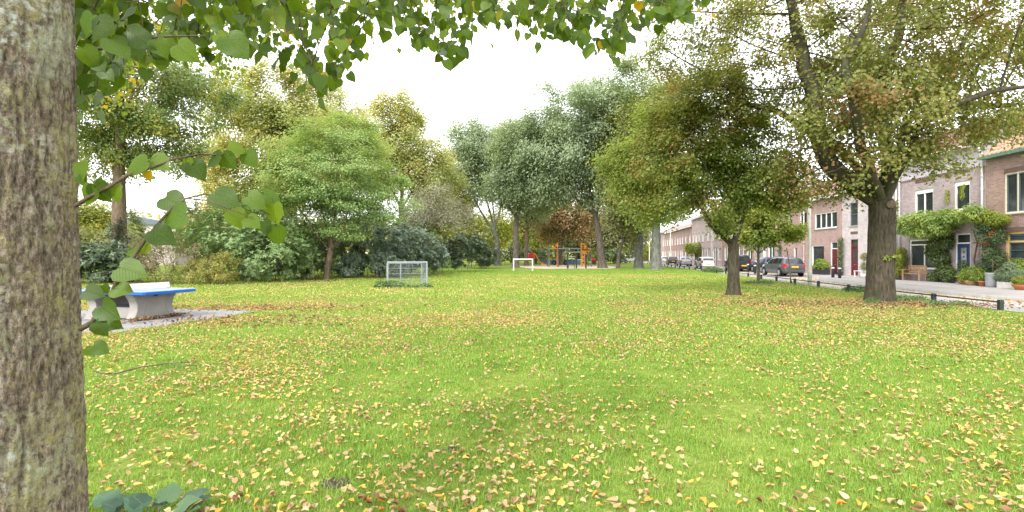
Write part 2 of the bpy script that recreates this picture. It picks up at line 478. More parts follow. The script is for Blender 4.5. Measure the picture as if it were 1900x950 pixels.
# the lime trunk in the foreground: brown ridged bark under patches of lichen
def m_limebark():
    m, n, l, out = mat_new('lime_bark_with_lichen')
    b = principled(n, l, out, .9, .12)
    tc = n.new('ShaderNodeTexCoord'); mp = n.new('ShaderNodeMapping'); mp.inputs['Scale'].default_value = (1, 1, .38)
    l.new(tc.outputs['Object'], mp.inputs['Vector'])
    f = noise_tex(n, l, 85, 5, .7, mp.outputs[0])
    r = ramp(n, [(.36, (.085, .062, .048)), (.5, (.20, .152, .118)), (.62, (.36, .295, .24))]); l.new(f, r.inputs[0])
    col = r.outputs[0]
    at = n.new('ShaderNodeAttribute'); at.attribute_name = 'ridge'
    g1 = noise_tex(n, l, 5.5, 6, .75, tc.outputs['Object'])
    g1b = noise_tex(n, l, 45, 4, .7, tc.outputs['Object'])
    def mask(src, a, c, fine=None, k=.5):
        s = n.new('ShaderNodeMath'); s.operation = 'MULTIPLY_ADD'; s.inputs[1].default_value = k
        l.new(fine, s.inputs[0]); l.new(src, s.inputs[2])
        mr = n.new('ShaderNodeMapRange'); mr.inputs[1].default_value = a; mr.inputs[2].default_value = c
        l.new(s.outputs[0], mr.inputs[0]); return mr.outputs[0]
    grey = mask(g1, .78, .95, g1b, .55)
    rm = n.new('ShaderNodeMath'); rm.operation = 'MULTIPLY'; l.new(grey, rm.inputs[0])
    rr = n.new('ShaderNodeMapRange'); rr.inputs[1].default_value = .2; rr.inputs[2].default_value = .6; rr.inputs[3].default_value = .15; l.new(at.outputs['Fac'], rr.inputs[0]); l.new(rr.outputs[0], rm.inputs[1])
    col = mixc(n, l, rm.outputs[0], col, (.37, .37, .26))
    mp2 = n.new('ShaderNodeMapping'); mp2.inputs['Location'].default_value = (7, 3, 1); l.new(tc.outputs['Object'], mp2.inputs['Vector'])
    g2 = noise_tex(n, l, 3.2, 5, .7, mp2.outputs[0])
    yel = mask(g2, .79, 1.03, g1b, .6)
    ym = n.new('ShaderNodeMath'); ym.operation = 'MULTIPLY'; l.new(yel, ym.inputs[0]); l.new(rr.outputs[0], ym.inputs[1])
    col = mixc(n, l, ym.outputs[0], col, (.34, .31, .12))
    v = n.new('ShaderNodeTexVoronoi'); v.inputs['Scale'].default_value = 40
    nv_ = n.new('ShaderNodeTexNoise'); nv_.inputs['Scale'].default_value = 22; nv_.inputs['Detail'].default_value = 4; l.new(tc.outputs['Object'], nv_.inputs['Vector'])
    vs_ = n.new('ShaderNodeVectorMath'); vs_.operation = 'MULTIPLY_ADD'; vs_.inputs[1].default_value = (.07, .07, .07); l.new(nv_.outputs['Color'], vs_.inputs[0]); l.new(tc.outputs['Object'], vs_.inputs[2]); l.new(vs_.outputs[0], v.inputs['Vector'])
    g3 = noise_tex(n, l, 2.3, 3, .6, mp2.outputs[0])
    vm = n.new('ShaderNodeMath'); vm.operation = 'MULTIPLY'
    a1 = n.new('ShaderNodeMapRange'); a1.inputs[1].default_value = .50; a1.inputs[2].default_value = .22; l.new(v.outputs['Distance'], a1.inputs[0])
    a2 = n.new('ShaderNodeMapRange'); a2.inputs[1].default_value = .44; a2.inputs[2].default_value = .56; l.new(g3, a2.inputs[0])
    l.new(a1.outputs[0], vm.inputs[0]); l.new(a2.outputs[0], vm.inputs[1])
    col = mixc(n, l, vm.outputs[0], col, (.46, .47, .42))
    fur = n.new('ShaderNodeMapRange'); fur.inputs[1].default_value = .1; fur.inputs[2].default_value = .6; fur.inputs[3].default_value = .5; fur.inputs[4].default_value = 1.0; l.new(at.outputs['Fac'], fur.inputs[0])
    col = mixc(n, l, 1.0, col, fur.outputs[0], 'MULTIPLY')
    l.new(col, b.inputs['Base Color'])
    bp = n.new('ShaderNodeBump'); bp.inputs['Strength'].default_value = 1.0; bp.inputs['Distance'].default_value = .02
    ad = n.new('ShaderNodeMath'); ad.operation = 'ADD'; l.new(f, ad.inputs[0]); l.new(g1b, ad.inputs[1])
    l.new(ad.outputs[0], bp.inputs['Height']); l.new(bp.outputs[0], b.inputs['Normal'])
    return m
M['lime_bark'] = m_limebark()

# large veined leaf (lime): colour from the leaf's own UV
def m_veined(name, c, under, trans=.45):
    m, n, l, out = mat_new(name)
    uv = n.new('ShaderNodeUVMap'); uv.uv_map = 'leaf'
    s = n.new('ShaderNodeSeparateXYZ'); l.new(uv.outputs[0], s.inputs[0])
    ab = n.new('ShaderNodeMath'); ab.operation = 'ABSOLUTE'; l.new(s.outputs[0], ab.inputs[0])
    k = n.new('ShaderNodeMath'); k.operation = 'MULTIPLY_ADD'; k.inputs[1].default_value = -.75; l.new(ab.outputs[0], k.inputs[0]); l.new(s.outputs[1], k.inputs[2])
    sc = n.new('ShaderNodeMath'); sc.operation = 'MULTIPLY'; sc.inputs[1].default_value = 8.5; l.new(k.outputs[0], sc.inputs[0])
    fr = n.new('ShaderNodeMath'); fr.operation = 'PINGPONG'; fr.inputs[1].default_value = .5; l.new(sc.outputs[0], fr.inputs[0])
    v1 = n.new('ShaderNodeMapRange'); v1.inputs[1].default_value = .09; v1.inputs[2].default_value = .02; l.new(fr.outputs[0], v1.inputs[0])
    v2 = n.new('ShaderNodeMapRange'); v2.inputs[1].default_value = .03; v2.inputs[2].default_value = .012; l.new(ab.outputs[0], v2.inputs[0])
    mx = n.new('ShaderNodeMath'); mx.operation = 'MAXIMUM'; l.new(v1.outputs[0], mx.inputs[0]); l.new(v2.outputs[0], mx.inputs[1])
    oi = n.new('ShaderNodeObjectInfo'); geo = n.new('ShaderNodeNewGeometry')
    ad = n.new('ShaderNodeMath'); ad.operation = 'ADD'; l.new(oi.outputs['Random'], ad.inputs[0]); l.new(geo.outputs['Random Per Island'], ad.inputs[1])
    fc = n.new('ShaderNodeMath'); fc.operation = 'FRACT'; l.new(ad.outputs[0], fc.inputs[0])
    r = ramp(n, [(.1, vary(c, .62)), (.5, c), (.86, (c[0]*1.6, c[1]*1.35, c[2])), (.990, (c[0]*1.9, c[1]*1.4, c[2])), (.9996, (.42, .27, .03))]); l.new(fc.outputs[0], r.inputs[0])
    tc = n.new('ShaderNodeTexCoord')
    nz = noise_tex(n, l, 18, 4, .6, tc.outputs['Object'])
    r2 = ramp(n, [(.3, (.8, .8, .8)), (.7, (1.2, 1.15, 1.1))]); l.new(nz, r2.inputs[0])
    col = mixc(n, l, 1.0, r.outputs[0], r2.outputs[0], 'MULTIPLY')
    vf = n.new('ShaderNodeMath'); vf.operation = 'MULTIPLY'; vf.inputs[1].default_value = .13; l.new(mx.outputs[0], vf.inputs[0])
    col = mixc(n, l, vf.outputs[0], col, (c[0]*1.9+.03, c[1]*1.6+.03, c[2]*1.5+.01))
    b = n.new('ShaderNodeBsdfPrincipled'); b.inputs['Roughness'].default_value = .42; b.inputs['Specular IOR Level'].default_value = .35
    l.new(col, b.inputs['Base Color'])
    bp = n.new('ShaderNodeBump'); bp.inputs['Strength'].default_value = .5; bp.inputs['Distance'].default_value = .003; l.new(mx.outputs[0], bp.inputs['Height']); l.new(bp.outputs[0], b.inputs['Normal'])
    t = n.new('ShaderNodeBsdfTranslucent')
    l.new(mixc(n, l, 1.0, col, (2.3, 1.9, .45), 'MULTIPLY'), t.inputs['Color'])
    ms = n.new('ShaderNodeMixShader'); ms.inputs[0].default_value = trans
    l.new(b.outputs[0], ms.inputs[1]); l.new(t.outputs[0], ms.inputs[2]); l.new(ms.outputs[0], out.inputs[0])
    return m
M['lime_veined'] = m_veined('lime_leaf_veined', (.062, .125, .009), None, .5)

# ground
def m_lawn():
    m, n, l, out = mat_new('lawn_ground')
    b = principled(n, l, out, .95, .05)
    tc = n.new('ShaderNodeTexCoord')
    f = noise_tex(n, l, .22, 5, .6, tc.outputs['Object'])
    r = ramp(n, [(.3, (.13, .19, .035)), (.5, (.17, .23, .045)), (.7, (.21, .25, .06))]); l.new(f, r.inputs[0])
    g = noise_tex(n, l, 14, 4, .7, tc.outputs['Object'])
    r2 = ramp(n, [(.3, (.62, .66, .6)), (.7, (1.3, 1.25, 1.2))]); l.new(g, r2.inputs[0])
    col = mixc(n, l, 1.0, r.outputs[0], r2.outputs[0], 'MULTIPLY')
    v = n.new('ShaderNodeTexVoronoi'); v.inputs['Scale'].default_value = 5.5; v.inputs['Randomness'].default_value = 1; l.new(tc.outputs['Object'], v.inputs['Vector'])
    k = n.new('ShaderNodeMapRange'); k.inputs[1].default_value = .24; k.inputs[2].default_value = .16; l.new(v.outputs['Distance'], k.inputs[0])
    h = noise_tex(n, l, .35, 4, .6, tc.outputs['Object'])
    hm = n.new('ShaderNodeMapRange'); hm.inputs[1].default_value = .42; hm.inputs[2].default_value = .65; hm.inputs[3].default_value = .15; hm.inputs[4].default_value = .85; l.new(h, hm.inputs[0])
    km = n.new('ShaderNodeMath'); km.operation = 'MULTIPLY'; l.new(k.outputs[0], km.inputs[0]); l.new(hm.outputs[0], km.inputs[1])
    rl = ramp(n, [(.2, (.42, .26, .10)), (.5, (.55, .42, .18)), (.8, (.50, .38, .06))]); l.new(v.outputs['Color'], rl.inputs[0])
    col = mixc(n, l, km.outputs[0], col, rl.outputs[0])
    l.new(col, b.inputs['Base Color'])
    bp = n.new('ShaderNodeBump'); bp.inputs['Strength'].default_value = .8; bp.inputs['Distance'].default_value = .05
    l.new(noise_tex(n, l, 30, 4, .7, tc.outputs['Object']), bp.inputs['Height']); l.new(bp.outputs[0], b.inputs['Normal'])
    return m
M['lawn'] = m_lawn()
def m_grass():
    m, n, l, out = mat_new('grass_blades')
    geo = n.new('ShaderNodeNewGeometry'); oi = n.new('ShaderNodeObjectInfo')
    f = noise_tex(n, l, 1.1, 5, .65, geo.outputs['Position'])
    mt = n.new('ShaderNodeMath'); mt.operation = 'MULTIPLY_ADD'; mt.inputs[1].default_value = .62
    l.new(geo.outputs['Random Per Island'], mt.inputs[0])
    mr = n.new('ShaderNodeMapRange'); mr.inputs[1].default_value = .3; mr.inputs[2].default_value = .7; mr.inputs[4].default_value = .38; l.new(f, mr.inputs[0]); l.new(mr.outputs[0], mt.inputs[2])
    r = ramp(n, [(.05, (.105, .22, .028)), (.35, (.195, .325, .05)), (.65, (.275, .40, .075)), (.90, (.37, .45, .11)), (.97, (.48, .47, .20))]); l.new(mt.outputs[0], r.inputs[0])
    b = n.new('ShaderNodeBsdfPrincipled'); b.inputs['Roughness'].default_value = .5; b.inputs['Specular IOR Level'].default_value = .25
    l.new(r.outputs[0], b.inputs['Base Color'])
    t = n.new('ShaderNodeBsdfTranslucent'); l.new(mixc(n, l, 1.0, r.outputs[0], (1.2, 1.15, .6), 'MULTIPLY'), t.inputs['Color'])
    ms = n.new('ShaderNodeMixShader'); ms.inputs[0].default_value = .4
    l.new(b.outputs[0], ms.inputs[1]); l.new(t.outputs[0], ms.inputs[2]); l.new(ms.outputs[0], out.inputs[0])
    return m
M['grass'] = m_grass()
def m_asphalt(name, c, specks):
    m, n, l, out = mat_new(name)
    b = principled(n, l, out, .9, .15)
    tc = n.new('ShaderNodeTexCoord')
    f = noise_tex(n, l, .6, 5, .65, tc.outputs['Object']); g = noise_tex(n, l, 40, 3, .7, tc.outputs['Object'])
    r = ramp(n, [(.3, vary(c, .82)), (.7, vary(c, 1.15))]); l.new(f, r.inputs[0])
    r2 = ramp(n, [(.3, (.8, .8, .8)), (.7, (1.2, 1.2, 1.2))]); l.new(g, r2.inputs[0])
    col = mixc(n, l, 1.0, r.outputs[0], r2.outputs[0], 'MULTIPLY')
    v = n.new('ShaderNodeTexVoronoi'); v.inputs['Scale'].default_value = 4.5; l.new(tc.outputs['Object'], v.inputs['Vector'])
    k = n.new('ShaderNodeMapRange'); k.inputs[1].default_value = .2; k.inputs[2].default_value = .14; l.new(v.outputs['Distance'], k.inputs[0])
    km = n.new('ShaderNodeMath'); km.operation = 'MULTIPLY'; km.inputs[1].default_value = specks; l.new(k.outputs[0], km.inputs[0])
    col = mixc(n, l, km.outputs[0], col, (.42, .30, .14))
    l.new(col, b.inputs['Base Color'])
    bp = n.new('ShaderNodeBump'); bp.inputs['Strength'].default_value = .4; bp.inputs['Distance'].default_value = .01; l.new(g, bp.inputs['Height']); l.new(bp.outputs[0], b.inputs['Normal'])
    return m
M['road'] = m_asphalt('brick_road', (.27, .26, .26), .35)
M['gutter_strip'] = m_asphalt('parking_strip', (.38, .33, .29), .7)
M['pavement'] = m_asphalt('pavement_slabs', (.33, .31, .295), .15)
FALL = [m_leaf('fallen_' + nm, cs, .2, 8, .7, .2) for nm, cs in (
    ('tan_leaf', [(.34, .23, .11), (.45, .33, .17)]), ('beige_leaf', [(.42, .32, .19), (.52, .41, .26)]),
    ('yellow_leaf', [(.52, .37, .06), (.60, .44, .10)]), ('orange_leaf', [(.50, .23, .045), (.58, .30, .06)]),
    ('brown_leaf', [(.19, .10, .055), (.27, .15, .085)]), ('lime_leaf', [(.46, .44, .08), (.52, .46, .12)]))]
M['litter'] = m_leaf('leaf_litter', [(.17, .105, .055), (.40, .28, .13), (.50, .385, .22), (.32, .21, .10), (.48, .36, .17), (.55, .40, .09), (.43, .30, .12), (.56, .45, .28)], .2, .8, .7, .2)
M['litter_pale'] = m_leaf('pale_leaf_litter', [(.30, .22, .09), (.46, .38, .14), (.54, .46, .20), (.40, .28, .12), (.56, .46, .12), (.58, .50, .34)], .2, .8, .7, .2)
M['litter_brown'] = m_leaf('brown_leaf_litter', [(.13, .075, .045), (.22, .13, .07), (.33, .20, .11), (.45, .32, .16)], .2, .8, .8, .1)
# ============================================================ THE GROUND
def street_x(d, tab):
    return float(np.interp(d, [t[0] for t in tab], [t[1] for t in tab]))
FENCE = [(0, 14.0), (15, 14.4), (18, 14.6), (23, 15.2), (29, 16.1), (38, 17.6), (52, 19.6), (73, 22.6), (95, 25.8), (160, 35.5)]
FAC = [(0, 23.2), (50, 25.85), (160, 42.35)]           # house fronts
KERB = [(0, 17.6), (18, 18.2), (26, 18.7), (33, 19.6), (37.5, 22.4), (41, 22.9), (53, 24.2), (63, 24.9), (80, 27.6), (97, 30.5), (160, 40.0)]
FAC_ANG = math.atan2(1, .053)
FAC_ANG2 = math.atan2(1, .15)

def sheet(name, xs0, xs1, ds, z, mat, sub=1):
    V = []; Fq = []
    for d in ds:
        V.append((xs0(d), d, z)); V.append((xs1(d), d, z))
    for i in range(len(ds) - 1): Fq.append((2*i, 2*i+1, 2*i+3, 2*i+2))
    me = np_mesh(name, np.array(V), [np.array(Fq)], mat)
    return tag(link(name, me), kind='structure')

# lawn: one sheet to the horizon, gently uneven where it is near
gx = np.concatenate([np.linspace(-900, -60, 8), np.linspace(-50, 13, 64), np.linspace(14, 900, 12)])
gy = np.concatenate([np.linspace(-300, -12, 6), np.linspace(-10, 70, 81), np.linspace(80, 1500, 12)])
GX, GY = np.meshgrid(gx, gy)
def lawn_z(x, y):
    x = np.atleast_1d(x).astype(float); y = np.atleast_1d(y).astype(float)
    n = fbm(np.stack([x * .22, y * .22, x * 0], 1), 3, 5) - .5
    fade = np.clip((13.5 - x) / 3, 0, 1) * np.clip((70 - y) / 20, 0, 1) * np.clip((x + 50) / 10, 0, 1)
    return n * .07 * fade - .012
GZ = lawn_z(GX.ravel(), GY.ravel())
nx, ny = len(gx), len(gy)
ii = np.arange(nx * ny).reshape(ny, nx)
q = np.stack([ii[:-1, :-1].ravel(), ii[:-1, 1:].ravel(), ii[1:, 1:].ravel(), ii[1:, :-1].ravel()], 1)
lawn = link('lawn', np_mesh('lawn', np.stack([GX.ravel(), GY.ravel(), GZ], 1), [q], M['lawn'], True))
tag(lawn, 'bright yellow green lawn scattered with leaves', kind='structure')

ds = [-10, -5, 0, 5, 10, 15, 18, 22, 26, 30, 33, 35, 36.5, 37.5, 39, 41, 45, 50] + list(np.arange(53, 161, 5))
sheet('road', lambda d: street_x(d, FENCE) + .35, lambda d: street_x(d, KERB) - 1.9, ds, .006, M['road'])
sheet('parking_strip', lambda d: street_x(d, KERB) - 1.9, lambda d: street_x(d, KERB), ds, .006, M['gutter_strip'])
# kerb and pavement
def band(name, x0, x1, z0, z1, mat):
    V = []; Fq = []
    for d in ds:
        a, b_ = x0(d), x1(d)
        V += [(a, d, z0), (a, d, z1), (b_, d, z1), (b_, d, z0)]
    for i in range(len(ds) - 1):
        for k in range(3): Fq.append((4*i+k, 4*i+k+1, 4*i+5+k, 4*i+4+k))
    return tag(link(name, np_mesh(name, np.array(V), [np.array(Fq)], mat)), kind='structure')
band('kerb', lambda d: street_x(d, KERB), lambda d: street_x(d, KERB) + .14, -.05, .125, M['kerb'])
band('pavement', lambda d: street_x(d, KERB) + .14, lambda d: street_x(d, FAC) + 9, -.05, .12, M['pavement'])
PZ = .12

# paving under the table, the sand of the playground, bare soil round the trees
TA = Vector((-.97, .25, 0)).normalized(); TB = Vector((.25, .97, 0)).normalized()
TC = Vector((-10.0, 13.40, 0))
pb = MB(); c4 = [TC + TA * a + TB * b for a, b in ((-2.25, -2.2), (3.0, -2.2), (3.0, 2.1), (-2.25, 2.1))]
edge = []
for i in range(4):
    for k in range(14):
        p = c4[i].lerp(c4[(i+1) % 4], k / 14)
        edge.append((p.x + random.uniform(-.09, .09), p.y + random.uniform(-.09, .09)))
pb.prism(edge, 'z', -.06, .035)
tag(pb.build('paving', M['flagging']), kind='structure')
sb = MB(); pts = []
for k in range(60):
    a = 2 * math.pi * k / 60
    pts.append((8.0 + 7.0 * math.cos(a) * (1 + .05 * math.sin(3 * a)), 73 + 11 * math.sin(a)))
sb.prism(pts, 'z', -.1, .02)
tag(sb.build('sand', M['sand']), kind='structure')
def soil_patch(x, y, r, seed):
    rr = random.Random(seed); m = MB(); rings = []
    for q_, h in ((1.0, -.03), (.8, .008 + .007 * min(r, 1)), (.5, .01 + .03 * min(r, 1)), (.2, .012 + .045 * min(r, 1))):
        rings.append([(x + r * q_ * math.cos(2*math.pi*k/28) * (1 + .22 * math.sin(k * 1.7 + seed)), y + r * .8 * q_ * math.sin(2*math.pi*k/28) * (1 + .22 * math.sin(k * 2.3)), float(lawn_z(x, y)[0]) + h + rr.uniform(-.01, .01)) for k in range(28)])
    vs = [p for r_ in rings for p in r_]; fs = []
    for i in range(3):
        for k in range(28): fs.append((i*28+k, i*28+(k+1) % 28, (i+1)*28+(k+1) % 28, (i+1)*28+k))
    fs.append(tuple(3*28+k for k in range(28)))
    m.add(vs, fs)
    tag(m.build('soil', M['soil'], smooth=True), 'bare dark soil at the foot of a tree', kind='structure')
soil_patch(13.3, 17.6, 1.35, 1)
soil_patch(9.1, 21.0, .9, 3)
soil_patch(14.4, 29.7, .8, 5)
BARE = [(-1.3, 3.75, .13, 8), (-.55, 4.4, .12, 10)]
for b_ in BARE: soil_patch(*b_)

# ============================================================ TREES
def colonize(att, P0, par0, step, dk, maxit=140, trop=(0, 0, 0), reach=1e9):
    P = [np.array(p, float) for p in P0]; par = list(par0)
    A = np.array(att, float)
    PA = np.array(P)
    D = np.linalg.norm(A[:, None] - PA[None], axis=2)
    near = D.argmin(1); nd = D.min(1)
    alive = nd > dk
    trop = np.array(trop)
    seen = set()
    for it in range(maxit):
        idx = np.where(alive & (nd < reach))[0]
        if len(idx) == 0: break
        src, inv = np.unique(near[idx], return_inverse=True)
        PA = np.array(P)
        v = A[idx] - PA[near[idx]]
        v /= np.maximum(np.linalg.norm(v, axis=1, keepdims=True), 1e-6)
        s = np.zeros((len(src), 3)); np.add.at(s, inv, v)
        s += RNG.normal(0, .25, s.shape)
        s /= np.maximum(np.linalg.norm(s, axis=1, keepdims=True), 1e-6)
        s += trop; s /= np.maximum(np.linalg.norm(s, axis=1, keepdims=True), 1e-6)
        new = PA[src] + s * step
        keep = []
        for k in range(len(new)):
            key = (int(src[k]), tuple(np.round(new[k] / (step * .45)).astype(int)))
            if key in seen: continue
            seen.add(key); keep.append(k)
        if not keep: break
        new = new[keep]; srck = src[keep]
        b = len(P)
        P += [x for x in new]; par += [int(x) for x in srck]
        al = np.where(alive)[0]
        D = np.linalg.norm(A[al][:, None] - new[None], axis=2)
        m = D.min(1); am = D.argmin(1)
        upd = m < nd[al]
        nd[al[upd]] = m[upd]; near[al[upd]] = am[upd] + b
        alive[al] &= nd[al] > dk
        if len(P) > 6500: break
    return np.array(P), np.array(par)

def leaf_faces(pos, T, N, Ln, Wd, fold=.18):
    """diamond leaves folded along the midrib; returns verts, tris"""
    S = np.cross(T, N); S /= np.maximum(np.linalg.norm(S, axis=1, keepdims=True), 1e-6)
    Ln = Ln[:, None]; Wd = Wd[:, None]
    mid = pos + T * Ln * .42
    up = N * Wd * fold
    V = np.stack([pos, mid + S * Wd * .5 + up, pos + T * Ln, mid - S * Wd * .5 + up], 1).reshape(-1, 3)
    b = np.arange(len(pos)) * 4
    Fc = np.concatenate([np.stack([b, b + 1, b + 2], 1), np.stack([b, b + 2, b + 3], 1)])
    return V, Fc
def norm(v): return v / np.maximum(np.linalg.norm(v, axis=1, keepdims=True), 1e-6)
def scatter(tips, out, n, spread, size, aspect=.62, up=.7, droop=.35, rnd=.9, sv=.3, w=None):
    k = RNG.choice(len(tips), n, p=w) if w is not None else RNG.integers(0, len(tips), n)
    pos = tips[k] + RNG.normal(0, 1, (n, 3)) * np.array(spread)
    N = norm(np.array([0, 0, up]) + RNG.normal(0, rnd * .5, (n, 3)) + out[k] * .65)
    T = RNG.normal(0, 1, (n, 3)) + out[k] * .6; T[:, 2] -= droop
    T = norm(T - N * (T * N).sum(1, keepdims=True))
    Ln = size * RNG.uniform(1 - sv, 1 + sv, n)
    return leaf_faces(pos, T, N, Ln, Ln * aspect * RNG.uniform(.8, 1.2, n))

def skeleton_meshes(P, par, rad, ng, parent, bark, minr, sides=6, guide_limb=None, name='limb', maxlimbs=9):
    """tubes for every chain; one mesh object per limb that leaves the trunk"""
    n = len(P)
    ch = [[] for _ in range(n)]
    for i in range(n):
        if par[i] >= 0: ch[par[i]].append(i)
    limb = np.full(n, -1)
    for i in range(n):
        if i < ng and guide_limb is not None: limb[i] = guide_limb[i]
        elif par[i] >= 0:
            limb[i] = limb[par[i]] if limb[par[i]] >= 0 else 1000 + i
        
    # gather small anonymous limbs into the biggest ones
    ids, cnt = np.unique(limb[limb >= 0], return_counts=True)
    order = ids[np.argsort(-cnt)]
    keep = list(order[:maxlimbs])
    remap = {k: k for k in keep}
    for k in order[maxlimbs:]: remap[k] = keep[-1]
    buckets = {}
    used = np.zeros(n, bool)
    order_nodes = sorted(range(n), key=lambda i: -rad[i])
    for i in order_nodes:
        if used[i] or rad[i] < minr or limb[i] < 0: continue
        # chain start: parent attaches
        chain = []
        if par[i] >= 0: chain.append(par[i])
        j = i
        while True:
            chain.append(j); used[j] = True
            c = [k for k in ch[j] if not used[k] and rad[k] >= minr]
            if not c: break
            j = max(c, key=lambda k: rad[k])
        if len(chain) < 2: continue
        pts = P[chain].copy(); rr = rad[chain].copy(); rr[0] = min(rr[0], rr[1] * 1.15)
        if len(pts) > 3:
            q = pts.copy(); q[1:-1] = (pts[:-2] + 2 * pts[1:-1] + pts[2:]) / 4; pts = q
        rr[-1] *= .5
        buckets.setdefault(remap[limb[i]], []).append((pts, rr))
    objs = []
    for k, lst in buckets.items():
        m = MB()
        for pts, rr in lst:
            ns = sides if rr[1] > minr * 5 else (5 if rr[1] > minr * 2.2 else 3)
            m.tube(pts, list(rr), ns, cap=False)
        objs.append(m.build(name, bark, parent, smooth=True, recalc=False))
    return objs

def trunk_mesh(path, radii, base_flare=1.7, n=36, seed=0, rough=.06):
    """tapered trunk with a flared, lobed foot"""
    path = np.array(path, float); radii = np.array(radii, float)
    L_ = np.concatenate([[0], np.cumsum(np.linalg.norm(np.diff(path, axis=0), axis=1))])
    m = 60
    # denser rings at the foot
    t = (np.linspace(0, 1, m) ** 1.5) * L_[-1]
    pts = np.stack([np.interp(t, L_, path[:, k]) for k in range(3)], 1)
    for _ in range(3): pts[1:-1] = (pts[:-2] + 2 * pts[1:-1] + pts[2:]) / 4
    r = np.interp(t, L_, radii)
    r0 = radii[0]
    fl = 1 + (base_flare - 1) * np.exp(-t / (r0 * 1.1))
    V = []
    for i in range(m):
        for k in range(n):
            a = 2 * math.pi * k / n
            lob = 1 + .16 * (fl[i] - 1) * math.sin(a * 5 + seed) + .10 * (fl[i] - 1) * math.sin(a * 3 + seed * 2.1)
            V.append((a, i, r[i] * fl[i] * lob))
    V = np.array(V)
    nz = fbm(np.stack([np.cos(V[:, 0]) * 2 + seed, np.sin(V[:, 0]) * 2, t[V[:, 1].astype(int)] * 1.2], 1), 3, seed) - .5
    tz_ = t[V[:, 1].astype(int)]
    nb = fbm(np.stack([np.cos(V[:, 0]) * 6 + seed, np.sin(V[:, 0]) * 6, tz_ * 3.0], 1), 3, seed + 9) - .5
    rr = V[:, 2] * (1 + rough * 2.5 * nz) + .05 * nb * min(1, r0 * 3)
    ip = V[:, 1].astype(int)
    out = np.stack([pts[ip, 0] + rr * np.cos(V[:, 0]), pts[ip, 1] + rr * np.sin(V[:, 0]), pts[ip, 2]], 1)
    ii = np.arange(m * n).reshape(m, n)
    q = np.stack([ii[:-1].ravel(), np.roll(ii, -1, 1)[:-1].ravel(), np.roll(ii, -1, 1)[1:].ravel(), ii[1:].ravel()], 1)
    return out, q

def ell_attr(ells, d, n, shell=.35, depth=1.0):
    """points inside crown lobes given in the photograph's rows and columns at distance d"""
    out = []
    vol = np.array([e[2] * e[3] * min(e[2], e[3]) for e in ells], float) ** .8
    cnt = np.maximum((n * vol / vol.sum()).astype(int), 12)
    for e, c in zip(ells, cnt):
        cx, cy, rx, ry = e[:4]
        dd = d + (e[4] if len(e) > 4 else 0)
        v = norm(RNG.normal(0, 1, (c, 3)))
        r = RNG.uniform(shell ** 3, 1, c) ** (1 / 3)
        r = r * (.70 + .58 * vnoise(v * 2.3 + cx * .37, int(cy) % 97))
        p = v * r[:, None]
        w = px2w(cx, cy, dd); s = dd / F
        out.append(np.stack([w[0] + p[:, 0] * rx * s, w[1] + p[:, 1] * (rx + ry) / 2 * s * depth, w[2] + p[:, 2] * ry * s], 1))
    A = np.concatenate(out)
    sz = (A.max(0) - A.min(0)).max()
    v = fbm(A / (sz * .16) + 5.3, 2, int(abs(d * 7)) % 50)
    keep = v > np.quantile(v, .20 if d < 30 else .08)
    return A[keep & (A[:, 2] > .3)]

